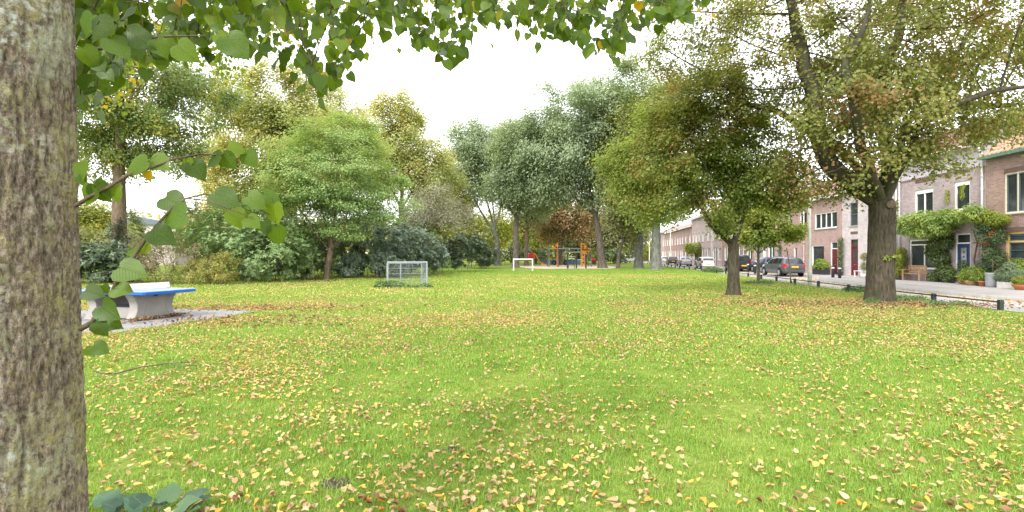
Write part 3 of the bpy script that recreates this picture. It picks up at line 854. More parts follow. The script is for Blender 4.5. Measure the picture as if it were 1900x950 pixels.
def make_tree(name, label, d, base, r0, trunk, limbs, ells, leaf, n_leaf, size, bark, natt=700, step=None, spread=None, group=None,
              cat='tree', tipr=.012, aspect=.62, droop=.35, up=.7, minr=None, flare=1.6, depth=1.0, limb_bark=None, shell=.35, keep_gap=1.0, topr=.72, sv=.3, rnd=.75, clump=2.3):
    """base: image column; trunk: [(px,py)...] upward from the ground; limbs: lists of (px,py[,depth offset]) from a trunk end"""
    bx = px2w(base, HZ, d)[0]
    root = empty(name, (bx, d, 0))
    tag(root, label, cat, group)
    O = np.array([bx, d, 0.0])
    tp = [np.array([0, 0, -.12])] + [np.array(px2w(p[0], p[1], d + (p[2] if len(p) > 2 else 0))) - O for p in trunk]
    nt_ = len(tp)
    rads = [r0] + list(np.linspace(r0 * .97, r0 * topr, nt_ - 1))
    att = ell_attr(ells, d, natt, shell, depth) - O
    size_c = (att.max(0) - att.min(0)).max()
    step = step or size_c / 26
    P0 = [tp[-1] - (tp[-1] - tp[-2]) * .12]; par0 = [-1]; gl = [-1]; grad = [r0 * topr]
    for li, lb in enumerate(limbs):
        st = 0; prev = P0[0]; j = 0
        pts = [np.array(px2w(p[0], p[1], d + (p[2] if len(p) > 2 else 0))) - O for p in lb]
        pr = 0; rl = r0 * topr * (.8 if li == 0 else random.uniform(.5, .66))
        ofs = np.zeros(3)
        for pi, p in enumerate(pts):
            k = max(1, int(np.linalg.norm(p - prev) / step))
            for s in range(1, k + 1):
                ofs = ofs * .9 + RNG.normal(0, step * .17, 3)
                P0.append(prev + (p - prev) * s / k + ofs); par0.append(pr); pr = len(P0) - 1; gl.append(li)
            prev = p
    P, par = colonize(att, P0, par0, step, step * 1.25)
    n = len(P)
    ntip = np.zeros(n); chn = np.zeros(n, int)
    for i in range(n):
        if par[i] >= 0: chn[par[i]] += 1
    ntip[chn == 0] = 1
    for i in range(n - 1, 0, -1):
        if par[i] >= 0: ntip[par[i]] += ntip[i]
    tot = max(ntip[0], 2)
    e = math.log(tot) / math.log(max(r0 * topr / tipr, 1.5))
    rad = tipr * np.maximum(ntip, 1) ** (1 / e)
    minr = minr if minr is not None else tipr * .8
    pd = np.zeros(n)
    for i in range(1, n):
        if par[i] >= 0: pd[i] = pd[par[i]] + np.linalg.norm(P[i] - P[par[i]])
    rad = np.maximum(rad * np.exp(-pd / size_c * (.5 if base == 1632 else 1.15)), tipr * .8)
    if base == 1632:
        for i in range(1, len(P0)):
            rad[i] = min(rad[i] * (1.75 if gl[i] == 1 else 1.4), .30)
    # the trunk runs on into its leading limb
    kids = [i for i in range(1, len(P0)) if par0[i] == 0]
    lead = max(kids, key=lambda i: rad[i]); ext = [lead]
    while len(ext) < 3:
        nx_ = [i for i in range(1, len(P0)) if par0[i] == ext[-1]]
        if not nx_: break
        ext.append(nx_[0])
    tp2 = tp + [P0[i] for i in ext]; rads2 = rads + [max(rad[i] * (1.35, 1.15, 1.0)[k], rad[i]) for k, i in enumerate(ext)]
    rads2[nt_] = max(rads2[nt_], rads2[nt_ - 1] * .78); 
    V, q = trunk_mesh(tp2, rads2, flare, seed=int(base) % 17)
    link('trunk', np_mesh('trunk', V, [q], bark, True), root)
    skeleton_meshes(P, par, rad, len(P0), root, limb_bark or bark, minr, guide_limb=gl)
    small = np.where((ntip <= 3) & (np.arange(n) >= len(P0)))[0]
    if len(small) < 5: small = np.arange(n)
    tips = P[small]
    cen = att.mean(0)
    out = norm(tips - cen)
    spread = spread or step * .55
    if not hasattr(spread, '__len__'): spread = (spread, spread, spread * (.85 if d < 40 else 1.0))
    if d > 40: clump = 1.1
    elif base == 1632: clump = 2.3
    elif base == 1361: clump = 1.3
    w = np.exp(clump * (vnoise(tips / (step * 1.9) + 31.7, int(base)) * 2 - 1)); w /= w.sum()
    V, Fc = scatter(tips, out, int(n_leaf * 1.45), spread, size * 1.18, aspect, up, droop, rnd, sv, w)
    link('crown', np_mesh('crown', V, [Fc], leaf), root)
    return root

# -- the two maples on the right
big_maple = make_tree('maple_tree', 'big old maple with thick forked trunk, sparse browning crown, nearest the brick houses', 18.2, 1632, .43,
          [(1634, 500), (1637, 420), (1636, 372)],
          [[(1648, 330), (1640, 250), (1630, 190), (1642, 120), (1668, 50), (1680, -60)],
           [(1606, 356), (1570, 330), (1542, 300), (1522, 240), (1508, 150), (1485, 60, 1), (1470, -30, 1)],
           [(1612, 330, -1.2), (1592, 270, -2), (1575, 220, -2.6), (1560, 140, -3), (1590, 60, -3)],
           [(1668, 330, 1), (1690, 240, 2), (1735, 185, 2.4), (1765, 130, 2.6), (1800, 60, 2.8)],
           [(1664, 310, -1), (1700, 225, -2), (1770, 195, -2.6), (1850, 168, -3), (1930, 150, -3)],
           [(1650, 300, 1), (1610, 220, 2.4), (1600, 120, 3), (1610, 20, 3.6)],
           [(1690, 250, -.5), (1760, 228, -.8), (1830, 205, -1.2), (1880, 215, -1.5)],
           [(1590, 320, 1), (1520, 250, 1.6), (1440, 205, 1.8), (1390, 200, 2)]],
          [(1640, 0, 340, 240), (1450, 130, 190, 150), (1260, 70, 80, 75), (1340, 40, 95, 75), (1290, 130, 85, 65), (1390, 110, 95, 85), (1450, 60, 95, 75, -1), (1420, 170, 85, 75), (1360, 180, 80, 60), (1480, -20, 120, 80), (1300, -20, 110, 70), (1815, 120, 190, 150), (1530, 330, 110, 70), (1710, 262, 130, 58, -1), (1850, 225, 90, 50, -1), (1620, 210, 130, 100, -2), (1480, 300, 80, 70), (1770, 300, 60, 30, -2), (1590, 310, 90, 50, -2)],
          L['maple'], 70000, .09, B['maple'], natt=4000, step=.34, spread=.24, tipr=.011, aspect=.85, flare=1.22, limb_bark=B['maple_up'], topr=.95)
make_tree('maple_tree', 'dark trunked maple standing on the lawn right of the middle, leaning forked stem', 20.8, 1361, .235,
          [(1361, 500), (1361, 452)],
          [[(1362, 400), (1364, 340), (1356, 260), (1350, 180)],
           [(1338, 430), (1312, 400), (1292, 365), (1262, 310), (1230, 260)],
           [(1350, 420, -1), (1326, 360, -2), (1310, 290, -2.5)],
           [(1376, 410), (1392, 370), (1425, 310), (1450, 240)],
           [(1370, 400, 1.4), (1390, 320, 2.4), (1395, 220, 3)]],
          [(1185, 340, 62, 45), (1235, 285, 75, 50), (1150, 300, 40, 32), (1250, 372, 70, 40), (1300, 305, 85, 55), (1280, 235, 65, 42), (1350, 260, 75, 50), (1380, 335, 80, 55), (1440, 310, 60, 55), (1465, 370, 42, 30), (1335, 398, 62, 28), (1200, 402, 50, 26), (1385, 215, 70, 50), (1420, 255, 55, 40), (1310, 180, 80, 50), (1240, 210, 60, 45)],
          L['maple2'], 44000, .09, B['maple'], natt=1900, step=.33, spread=.22, tipr=.010, aspect=.85, flare=1.6, limb_bark=B['maple_up'], topr=.85)
# -- grey barked trees along the far right of the lawn
make_tree('poplar_tree', 'grey barked tree with thick trunk beside the row of parked cars', 58, 1217, .52,
          [(1217, 450), (1218, 408)], [[(1222, 360), (1225, 300)], [(1195, 385), (1170, 340)], [(1240, 385), (1262, 350)]],
          [(1210, 330, 95, 90), (1250, 380, 60, 45), (1230, 240, 90, 100)], L['poplar'], 24000, .24, B['poplar'], natt=450, step=.8, spread=.6, tipr=.025)
make_tree('poplar_tree', 'mossy grey trunked tree just left of the thicker grey one', 64, 1185, .5,
          [(1186, 455), (1188, 420)], [[(1188, 370), (1180, 310)], [(1165, 400), (1150, 350)], [(1205, 390), (1215, 340)]],
          [(1170, 300, 75, 100), (1160, 380, 45, 35), (1150, 220, 60, 70)], L['poplar'], 20000, .25, B['poplar'], natt=380, step=.85, spread=.65, tipr=.025)
# -- grey green trees round the playground
make_tree('willow_tree', 'tall grey green tree with high domed crown, dark trunk right of the playground', 67, 1118, .46,
          [(1113, 450), (1104, 395)],
          [[(1098, 340), (1090, 270), (1095, 200)], [(1075, 375), (1050, 330), (1010, 290)], [(1120, 360), (1145, 300), (1160, 240)]],
          [(1090, 245, 120, 100), (1015, 295, 95, 80), (1165, 190, 95, 75), (995, 345, 70, 50), (1080, 335, 85, 55), (1045, 215, 80, 55), (1130, 270, 90, 80), (1195, 240, 70, 90)],
          L['willow'], 84000, .31, B['dark'], natt=1400, step=.9, spread=(.75, .75, .6), tipr=.03, flare=1.8, aspect=.42, droop=.8)
make_tree('willow_tree', 'grey green tree with grey trunk and many upright limbs, left of white goal', 86, 922, .55,
          [(922, 455), (918, 432)],
          [[(916, 380), (905, 320), (895, 260)], [(900, 410), (884, 370), (868, 310), (858, 260)], [(930, 390), (940, 330), (945, 280)], [(910, 400, 2), (890, 340, 3), (880, 270, 3)]],
          [(880, 290, 68, 68), (930, 290, 55, 60), (865, 345, 45, 40)], L['willow'], 34000, .33, B['poplar'], natt=640, step=1.0, spread=.8, tipr=.035, aspect=.42, droop=.8)
make_tree('willow_tree', 'dark trunked grey green tree rising behind the white goal', 70, 957, .42,
          [(957, 450), (958, 400)],
          [[(962, 350), (970, 290)], [(940, 375), (925, 330)], [(985, 360), (1010, 310)]],
          [(985, 305, 68, 66), (950, 350, 58, 44), (1015, 345, 55, 45), (965, 262, 50, 40)], L['willow'], 36000, .31, B['dark'], natt=640, step=.9, spread=.7, tipr=.03, aspect=.42, droop=.8)
make_tree('park_tree', 'slender brown trunk between white goal and playground slide', 84, 976, .32,
          [(977, 440), (980, 400)], [[(985, 350)], [(965, 370)], [(1000, 370)]], [(985, 375, 45, 40)], L['olive'], 6000, .28, B['brown'], natt=200, step=1.0, spread=.7, tipr=.03)
make_tree('thin_tree', 'thin crooked dark tree with a bent fork behind the lawn, right of the playground', 64, 1146, .24,
          [(1149, 470), (1156, 448)], [[(1152, 420), (1147, 395)], [(1166, 440), (1172, 425)]],
          [(1150, 400, 32, 32), (1172, 425, 26, 22)], L['olive'], 4500, .20, B['dark'], natt=180, step=.6, spread=.45, tipr=.02)
make_tree('autumn_tree', 'russet brown leaved tree behind the climbing frame', 92, 1040, .4,
          [(1040, 450), (1041, 440)], [[(1036, 410)], [(1020, 415)], [(1060, 410)]], [(1025, 415, 45, 38), (1075, 415, 35, 35), (1040, 390, 45, 30)], L['russet'], 11000, .34, B['brown'], natt=320, step=1.1, spread=.8, tipr=.035)
# -- left side
make_tree('cherry_tree', 'small light green tree with low spreading forks in front of the shrubs', 34.2, 604, .2,
          [(609, 495), (614, 464)],
          [[(618, 440), (622, 400), (620, 330), (610, 260)], [(600, 448), (588, 425), (565, 395), (540, 360)], [(628, 452), (648, 428), (680, 400), (710, 370)],
           [(612, 430, 1.2), (600, 380, 2), (580, 320, 2.5)], [(630, 430, -1.2), (645, 380, -2), (660, 320, -2.4)]],
          [(622, 325, 135, 100), (560, 375, 75, 55), (700, 380, 75, 45), (635, 265, 85, 52), (610, 425, 95, 28)],
          L['small_green'], 60000, .125, B['brown'], natt=1200, step=.42, spread=(.36, .36, .13), tipr=.010, aspect=.5, flare=1.4, droop=.6, topr=.9, up=1.0)
make_tree('tall_tree', 'tall open crowned pale green tree with ivy round its trunk, behind the table', 31, 222, .40,
          [(221, 430), (221, 330), (224, 240)],
          [[(228, 180), (232, 120), (228, 60)], [(200, 220), (170, 180), (140, 150)], [(250, 235), (290, 210), (340, 190)], [(245, 290), (300, 268), (350, 240)],
           [(215, 280), (190, 260), (160, 250)], [(235, 200, -2), (270, 150, -3), (320, 120, -3)], [(230, 200, 2), (250, 150, 3)]],
          [(240, 150, 150, 115), (320, 220, 100, 75), (180, 300, 75, 60), (290, 300, 85, 42), (190, 90, 110, 80), (370, 180, 60, 60), (160, 220, 60, 70)],
          L['left_green'], 52000, .13, B['brown'], natt=700, step=.46, spread=.36, tipr=.012, aspect=.7, topr=.6)
make_tree('ochre_tree', 'broad ochre tinted tree rising behind the small light green one', 56, 545, .5,
          [(545, 440), (543, 380)],
          [[(542, 320), (540, 240), (535, 180)], [(520, 350), (490, 300), (470, 250)], [(565, 340), (600, 290), (620, 240)], [(535, 330, 3), (510, 260, 4)]],
          [(500, 205, 100, 88), (600, 235, 95, 80), (450, 270, 72, 85), (470, 350, 80, 65), (550, 155, 75, 40), (650, 290, 65, 70), (560, 320, 90, 80), (420, 330, 50, 60), (430, 220, 50, 60)],
          L['ochre'], 66000, .24, B['dark'], natt=950, step=.85, spread=.62, tipr=.025)
make_tree('ochre_tree', 'pointed ochre crowned tree further back, left of the gap of sky', 72, 745, .5,
          [(745, 440), (745, 380)],
          [[(745, 320), (742, 250), (740, 200)], [(725, 350), (705, 310)], [(765, 350), (790, 310)]],
          [(740, 225, 52, 55), (735, 275, 68, 52), (780, 315, 65, 58), (700, 320, 60, 60), (815, 345, 48, 45)],
          L['ochre'], 34000, .27, B['dark'], natt=650, step=.9, spread=.7, tipr=.03)
make_tree('linden_tree', 'yellow green tree in the gap between the ochre and grey green crowns', 82, 815, .35,
          [(815, 450), (815, 430)], [[(812, 390), (815, 340)], [(800, 410)], [(830, 410)]], [(812, 375, 48, 50), (840, 400, 40, 40), (785, 420, 45, 35)], L['yellowgreen'], 16000, .28, B['dark'], natt=380, step=1.0, spread=.75, tipr=.03)
make_tree('grey_tree', 'grey half withered twiggy tree above the dark shrubs', 47, 790, .16,
          [(788, 450), (786, 425)], [[(792, 395), (800, 360)], [(775, 400), (765, 375)], [(810, 410), (835, 395)]],
          [(805, 375, 40, 32), (780, 400, 40, 28), (842, 400, 34, 24)], L['grey_twig'], 9000, .13, B['stem'], natt=520, step=.42, spread=.34, tipr=.012, aspect=.35)
make_tree('yellow_tree', 'pale yellow autumn tree far off between the left hand crowns', 95, 392, .35,
          [(392, 450), (392, 430)], [[(392, 400)], [(380, 415)], [(405, 410)]], [(388, 405, 34, 34), (415, 425, 30, 30), (360, 430, 28, 24)], L['yellow'], 9000, .34, B['brown'], natt=260, step=1.1, spread=.9, tipr=.035)
make_tree('yellow_tree', 'hazy yellow green tree at the left edge beyond the shrubs', 62, 178, .3,
          [(178, 450), (178, 430)], [[(175, 400)], [(160, 415)], [(195, 415)]], [(165, 410, 48, 42), (195, 440, 40, 32), (150, 450, 40, 30)], L['yellowgreen'], 11000, .24, B['brown'], natt=300, step=.8, spread=.65, tipr=.025)
make_tree('cypress_tree', 'narrow green upright tree far off beside the pale building', 75, 252, .2,
          [(252, 455), (252, 440)], [[(252, 410)]], [(252, 420, 12, 30), (252, 440, 16, 30)], L['poplar'], 5000, .24, B['brown'], natt=150, step=.7, spread=.4, tipr=.025)
# -- trees that close the view behind the playground
for lab, px, d, ell, lf, nl in (
    ('dark green tree directly behind the climbing frame', 1072, 108, [(1070, 440, 42, 30), (1090, 420, 35, 35)], L['shrub_dark'], 9000),
    ('yellow green tree behind the orange slide', 992, 112, [(985, 435, 40, 36), (1005, 400, 35, 30)], L['yellowgreen'], 9000),
    ('olive tree filling the view right of the dark leaning trunk', 1142, 104, [(1140, 440, 45, 36), (1165, 415, 30, 40), (1120, 410, 35, 35)], L['olive'], 12000),
    ('yellow green tree behind the upright limbed grey green tree', 900, 118, [(890, 440, 45, 30), (930, 425, 45, 40), (860, 420, 40, 40)], L['yellowgreen'], 12000),
    ('mid green tree closing the street end', 1172, 135, [(1176, 440, 22, 26), (1200, 425, 25, 25)], L['poplar'], 5000)):
    make_tree('park_tree', lab, d, px, .4, [(px, 465), (px, 455)], [[(px - 4, 430)], [(px + 14, 435)], [(px - 18, 435)]], ell, lf, nl, .36, B['dark'],
              natt=260, step=1.3, spread=1.0, tipr=.04, group='trees closing the view behind the playground')
# -- young street tree with its stake
make_tree('young_tree', 'young yellow green street tree in a weedy ring beside the low rail', 29.7, 1407, .085,
          [(1407, 500), (1407, 470)],
          [[(1408, 430), (1410, 395)], [(1395, 455), (1385, 430)], [(1425, 455), (1450, 435), (1475, 425)], [(1415, 450, -1), (1430, 420, -1.4)]],
          [(1410, 425, 40, 42), (1450, 432, 48, 26), (1390, 445, 24, 22), (1425, 390, 34, 26)], L['young'], 9000, .13, B['stem'], natt=420, step=.28, spread=.2, tipr=.008, aspect=.7)
# small clipped tree in front of the far houses
make_tree('street_tree', 'small round pollarded street tree in front of the far houses', 84, 1292, .25,
          [(1292, 475), (1291, 468)], [[(1285, 462)], [(1299, 462)]], [(1284, 463, 10, 8), (1300, 465, 8, 9)], L['young'], 2500, .22, B['dark'], natt=80, step=.4, spread=.35, tipr=.03)

# ============================================================ SHRUBS
def make_shrub(name, label, px, d, ells, leaf, n_leaf, size, group='shrubs along the left edge of the lawn', aspect=.34, stems=6, spread=None, natt=320, rosette=True, step=None, bark=None, stem_vis=.012, shell=.55, cat='shrub', z0=0.0):
    bx = px2w(px, HZ, d)[0]
    root = empty(name, (bx, d, z0)); tag(root, label, cat, group)
    O = np.array([bx, d, z0])
    att = ell_attr(ells, d, natt, shell) - O
    att = att[att[:, 2] > .08]
    w = (att[:, 0].max() - att[:, 0].min())
    size_c = (att.max(0) - att.min(0)).max()
    step = step or size_c / 15
    P0 = []; par0 = []
    for k in range(stems):
        P0.append(np.array([RNG.uniform(-.3, .3) * w, RNG.uniform(-.2, .2) * w, -.05])); par0.append(-1)
    P, par = colonize(att, P0, par0, step, step * 1.1, trop=(0, 0, .12))
    n = len(P); nt = np.zeros(n); ch = np.zeros(n, int)
    for i in range(n):
        if par[i] >= 0: ch[par[i]] += 1
    nt[ch == 0] = 1
    for i in range(n - 1, -1, -1):
        if par[i] >= 0: nt[par[i]] += nt[i]
    rad = stem_vis * .6 * np.maximum(nt, 1) ** .42
    m = MB()
    done = np.zeros(n, bool)
    chl = [[] for _ in range(n)]
    for i in range(n):
        if par[i] >= 0: chl[par[i]].append(i)
    for i in sorted(range(n), key=lambda k: -rad[k]):
        if done[i]: continue
        c = [par[i]] if par[i] >= 0 else []
        j = i
        while True:
            c.append(j); done[j] = True
            k = [x for x in chl[j] if not done[x]]
            if not k: break
            j = max(k, key=lambda x: rad[x])
        if len(c) > 1: m.tube(P[c], list(rad[c]), 4, cap=False)
    m.build('stem', bark or B['stem'], root, smooth=True, recalc=False)
    small = np.where(nt <= 2)[0]
    tips = P[small]; cen = att.mean(0); cen[2] *= .6
    out = norm(tips - cen)
    spread = spread or step * .5
    if rosette:
        size *= 1.22
        nr = n_leaf // 7
        k = RNG.integers(0, len(tips), nr)
        pos = tips[k] + RNG.normal(0, 1, (nr, 3)) * spread
        ax = norm(out[k] * .7 + np.array([0, 0, .6]) + RNG.normal(0, .35, (nr, 3)))
        pos = np.repeat(pos, 7, 0); ax = np.repeat(ax, 7, 0)
        T = RNG.normal(0, 1, (nr * 7, 3)); T = norm(T - ax * (T * ax).sum(1, keepdims=True))
        T = norm(T + ax * RNG.uniform(-.15, .5, (nr * 7, 1)) + np.array([0, 0, -.12]))
        N = norm(ax - T * (ax * T).sum(1, keepdims=True))
        Ln = size * RNG.uniform(.7, 1.2, nr * 7)
        V, Fc = leaf_faces(pos, T, N, Ln, Ln * aspect, .1)
    else:
        V, Fc = scatter(tips, out, n_leaf, spread, size, aspect, .6, .3)
    V[:, 2] = np.maximum(V[:, 2], .02)
    link('foliage', np_mesh('foliage', V, [Fc], leaf), root)
    return root
SH = [
 ('rhododendron_bush', 'dark rhododendron at the far left behind the table', 190, 29.5, [(170, 500, 60, 34), (225, 490, 55, 42), (140, 485, 50, 40)], 'rhodo', 13000, .17),
 ('rhododendron_bush', 'grey green bush with a high top beyond the table, next to the ivy clad trunk', 205, 33, [(210, 462, 62, 35), (270, 455, 40, 28), (160, 460, 40, 34)], 'olive', 9000, .12),
 ('twiggy_bush', 'half withered brownish twiggy bush behind the table net', 305, 29, [(300, 500, 55, 32), (335, 485, 45, 42), (280, 470, 40, 25)], 'shrub_brown', 7500, .075),
 ('low_bush', 'low yellowing bush right of the brown twiggy one', 392, 28.6, [(385, 508, 42, 24), (410, 498, 36, 28), (360, 505, 28, 20)], 'shrub_yellow', 7000, .085),
 ('broad_bush', 'large rounded mid green bush reaching up between table and small tree', 455, 31.5, [(440, 450, 85, 52), (510, 465, 70, 55), (390, 430, 60, 40), (465, 405, 70, 34), (470, 505, 90, 26)], 'shrub_green', 34000, .15),
 ('broad_bush', 'deep green bush close left of the small light green tree', 550, 34.5, [(545, 465, 58, 58), (580, 495, 48, 32), (525, 500, 40, 30)], 'shrub_dark', 18000, .15),
 ('low_bush', 'small blue grey bush right of the small tree trunk', 648, 36, [(645, 500, 24, 22), (655, 488, 20, 18)], 'rhodo_blue', 4500, .13),
 ('broad_bush', 'dark bush in the shade behind the small tree trunk', 625, 39, [(610, 465, 60, 50), (655, 450, 55, 48)], 'shrub_dark', 15000, .16),
 ('laurel_bush', 'blue green laurel with layered boughs left of the cage goal', 700, 38, [(690, 455, 55, 42), (720, 485, 54, 30), (680, 495, 38, 22), (735, 440, 50, 30)], 'rhodo_blue', 20000, .18),
 ('laurel_bush', 'blue green laurel behind the right end of the cage goal', 772, 42, [(770, 455, 46, 30), (790, 482, 44, 22), (745, 475, 40, 24)], 'rhodo_blue', 14000, .19),
 ('laurel_bush', 'fresh green bush at the lawn edge right of the cage goal', 812, 46, [(810, 488, 28, 15), (800, 470, 26, 14)], 'shrub_green', 5500, .16),
 ('rhododendron_bush', 'dark rounded bush right of the cage goal', 845, 51, [(840, 470, 36, 26), (865, 458, 34, 26), (830, 485, 26, 14)], 'rhodo', 12000, .2),
 ('rhododendron_bush', 'dark bush left of the grey trunk with upright limbs', 890, 62, [(885, 468, 28, 24), (905, 478, 20, 16)], 'rhodo', 8000, .2),
 ('low_bush', 'yellow green bush at the lawn edge beside the grey trunk', 897, 66, [(895, 488, 12, 9), (905, 485, 10, 10)], 'shrub_yellow', 2500, .17),
 ('rhododendron_bush', 'dark bush behind the left post of the white goal', 942, 96, [(942, 478, 22, 14), (960, 470, 20, 18)], 'shrub_dark', 5000, .26),
]
SH += [
 ('tall_shrub', 'tall mid green shrub behind the big rounded bush', 395, 37, [(395, 425, 55, 45), (430, 445, 50, 50), (360, 455, 45, 40)], 'shrub_green', 12000, .17),
 ('tall_shrub', 'tall deep green shrub behind the small light green tree', 520, 42, [(500, 430, 60, 55), (560, 440, 60, 50), (600, 425, 50, 45)], 'shrub_dark', 14000, .19),
 ('tall_shrub', 'tall fresh green shrub behind the blue green laurels', 715, 48, [(690, 425, 50, 45), (740, 420, 50, 45), (770, 435, 45, 40)], 'shrub_green', 12000, .2),
 ('tall_shrub', 'tall olive shrub beyond the dark rounded bush', 855, 66, [(835, 440, 40, 34), (870, 435, 40, 40), (900, 455, 30, 25)], 'olive', 9000, .24),
 ('tall_shrub', 'pale green shrub at the left edge behind the dark rhododendron', 160, 38, [(150, 455, 55, 40), (190, 470, 45, 34), (235, 470, 40, 30)], 'shrub_yellow', 9000, .14),
]
for nm, lab, px, d, ells, lf, nl, sz in SH:
    make_shrub(nm, lab, px, d, ells, L[lf], nl, sz, rosette=(nm not in ('twiggy_bush', 'low_bush')), aspect=.34 if nm not in ('twiggy_bush', 'low_bush') else .6)
make_shrub('ivy_column', 'dark ivy clothing the lower trunk of the tall pale green tree', 221, 30.7, [(221, 470, 15, 40), (221, 435, 12, 30), (222, 505, 18, 20)], L['rhodo'], 3500, .09, group=None, rosette=False, aspect=.8, cat='climber', natt=120, stems=3)
# far hedge behind the playground
for k, (px, d, lab) in enumerate(((1000, 100, 'dark hedge bush behind the slide'), (1125, 98, 'dark bush behind the right end of the playground'))):
    make_shrub('hedge_bush', lab, px, d, [(px, 476, 34, 12), (px + 26, 474, 28, 13), (px - 22, 476, 26, 11)], L['shrub_dark'], 5000, .3, group='dark bushes behind the playground')

# far wood beyond everything: one mass
def far_wood():
    n = 60000
    th = RNG.uniform(R(-68), R(30), n)
    rr = RNG.uniform(135, 185, n)
    x = rr * np.sin(th); y = rr * np.cos(th) + 10
    top = 7 + 7 * fbm(np.stack([x * .05, y * .02, x * 0], 1), 3, 9) + 3 * (vnoise(np.stack([x * .25, y * .1, x * 0], 1), 4) - .5)
    top = top * np.where(np.degrees(th) > 8, .55, 1.0)
    z = top * RNG.uniform(0, 1, n) ** .8
    N = norm(np.array([0, -.3, .7]) + RNG.normal(0, .5, (n, 3))); T = RNG.normal(0, 1, (n, 3)); T = norm(T - N * (T * N).sum(1, keepdims=True))
    Ln = RNG.uniform(.7, 1.3, n)
    V, Fc = leaf_faces(np.stack([x, y, z], 1), T, N, Ln, Ln * .7)
    o = link('far_wood', np_mesh('far_wood', V, [Fc], L['yellowgreen']))
    tag(o, 'pale band of far trees closing the horizon', 'wood', kind='stuff')
far_wood()
# ============================================================ HOUSES
SL1 = math.sqrt(1 + .053 ** 2)
def wall_with_holes(m, u0, u1, z0, z1, holes, reveal=.12, y=0.0):
    us = sorted({u0, u1, *[h[0] for h in holes], *[h[1] for h in holes]})
    zs = sorted({z0, z1, *[h[2] for h in holes], *[h[3] for h in holes]})
    us = [u for u in us if u0 <= u <= u1]; zs = [z for z in zs if z0 <= z <= z1]
    for i in range(len(us) - 1):
        for j in range(len(zs) - 1):
            cu, cz = (us[i] + us[i+1]) / 2, (zs[j] + zs[j+1]) / 2
            if any(h[0] < cu < h[1] and h[2] < cz < h[3] for h in holes): continue
            m.quad((us[i], y, zs[j]), (us[i+1], y, zs[j]), (us[i+1], y, zs[j+1]), (us[i], y, zs[j+1]))
    for (a, b, c, d) in holes:
        m.quad((a, y, c), (a, y - reveal, c), (a, y - reveal, d), (a, y, d))
        m.quad((b, y, c), (b, y, d), (b, y - reveal, d), (b, y - reveal, c))
        m.quad((a, y, d), (a, y - reveal, d), (b, y - reveal, d), (b, y, d))
        m.quad((a, y, c), (b, y, c), (b, y - reveal, c), (a, y - reveal, c))
def add_window(root, r, frame, cols=1, transom=None, glass='glass', fw=.07, sill=True, topboard=0.0, casement=None, bars=0):
    """r=(u0,u1,z0,z1) in the wall; frame with mullions, each pane a piece of its own"""
    a, b, c, d = r; y0, y1 = -.11, -.045
    m = MB()
    m.box(a + .003, a + fw, y0, y1, c + .003, d - .003); m.box(b - fw, b - .003, y0, y1, c + .003, d - .003)
    m.box(a + fw, b - fw, y0, y1, c + .003, c + fw); m.box(a + fw, b - fw, y0, y1, d - fw - topboard, d - .003)
    zt = c + (d - c) * transom if transom else None
    if zt: m.box(a + fw, b - fw, y0, y1 - .004, zt - fw * .4, zt + fw * .4)
    wd = (b - a - 2 * fw) / cols
    for k in range(1, cols):
        x = a + fw + wd * k; m.box(x - fw * .4, x + fw * .4, y0, y1 - .008, c + fw, (zt - fw * .4) if zt else d - fw - topboard)
    w = m.build('window', M[frame], root, bevel=.006)
    def pane(x0, x1, z0, z1):
        if casement:
            f = MB(); t = .045
            f.box(x0, x0 + t, y0 + .01, y1 - .015, z0, z1); f.box(x1 - t, x1, y0 + .01, y1 - .015, z0, z1)
            f.box(x0 + t, x1 - t, y0 + .01, y1 - .015, z0, z0 + t); f.box(x0 + t, x1 - t, y0 + .01, y1 - .015, z1 - t, z1)
            for q_ in range(bars):
                zz = z0 + (z1 - z0) * (q_ + 1) / (bars + 1); f.box(x0 + t, x1 - t, y0 + .012, y1 - .02, zz - .012, zz + .012)
            f.build('casement', M[casement], w)
        MB().box(x0, x1, y0 - .02, y0 + .006, z0, z1).build('pane', M[glass], w)
    ztop = zt - fw * .4 if zt else d - fw - topboard
    for k in range(cols):
        x0 = a + fw + wd * k + (fw * .4 if k else 0); x1 = a + fw + wd * (k + 1) - (fw * .4 if k < cols - 1 else 0)
        pane(x0, x1, c + fw, ztop)
    if zt: pane(a + fw, b - fw, zt + fw * .4, d - fw - topboard)
    if sill:
        MB().box(a - .05, b + .05, -.04, .06, c - .06, c + .002).build('sill', M['kerb'], w, bevel=.008)
    return w
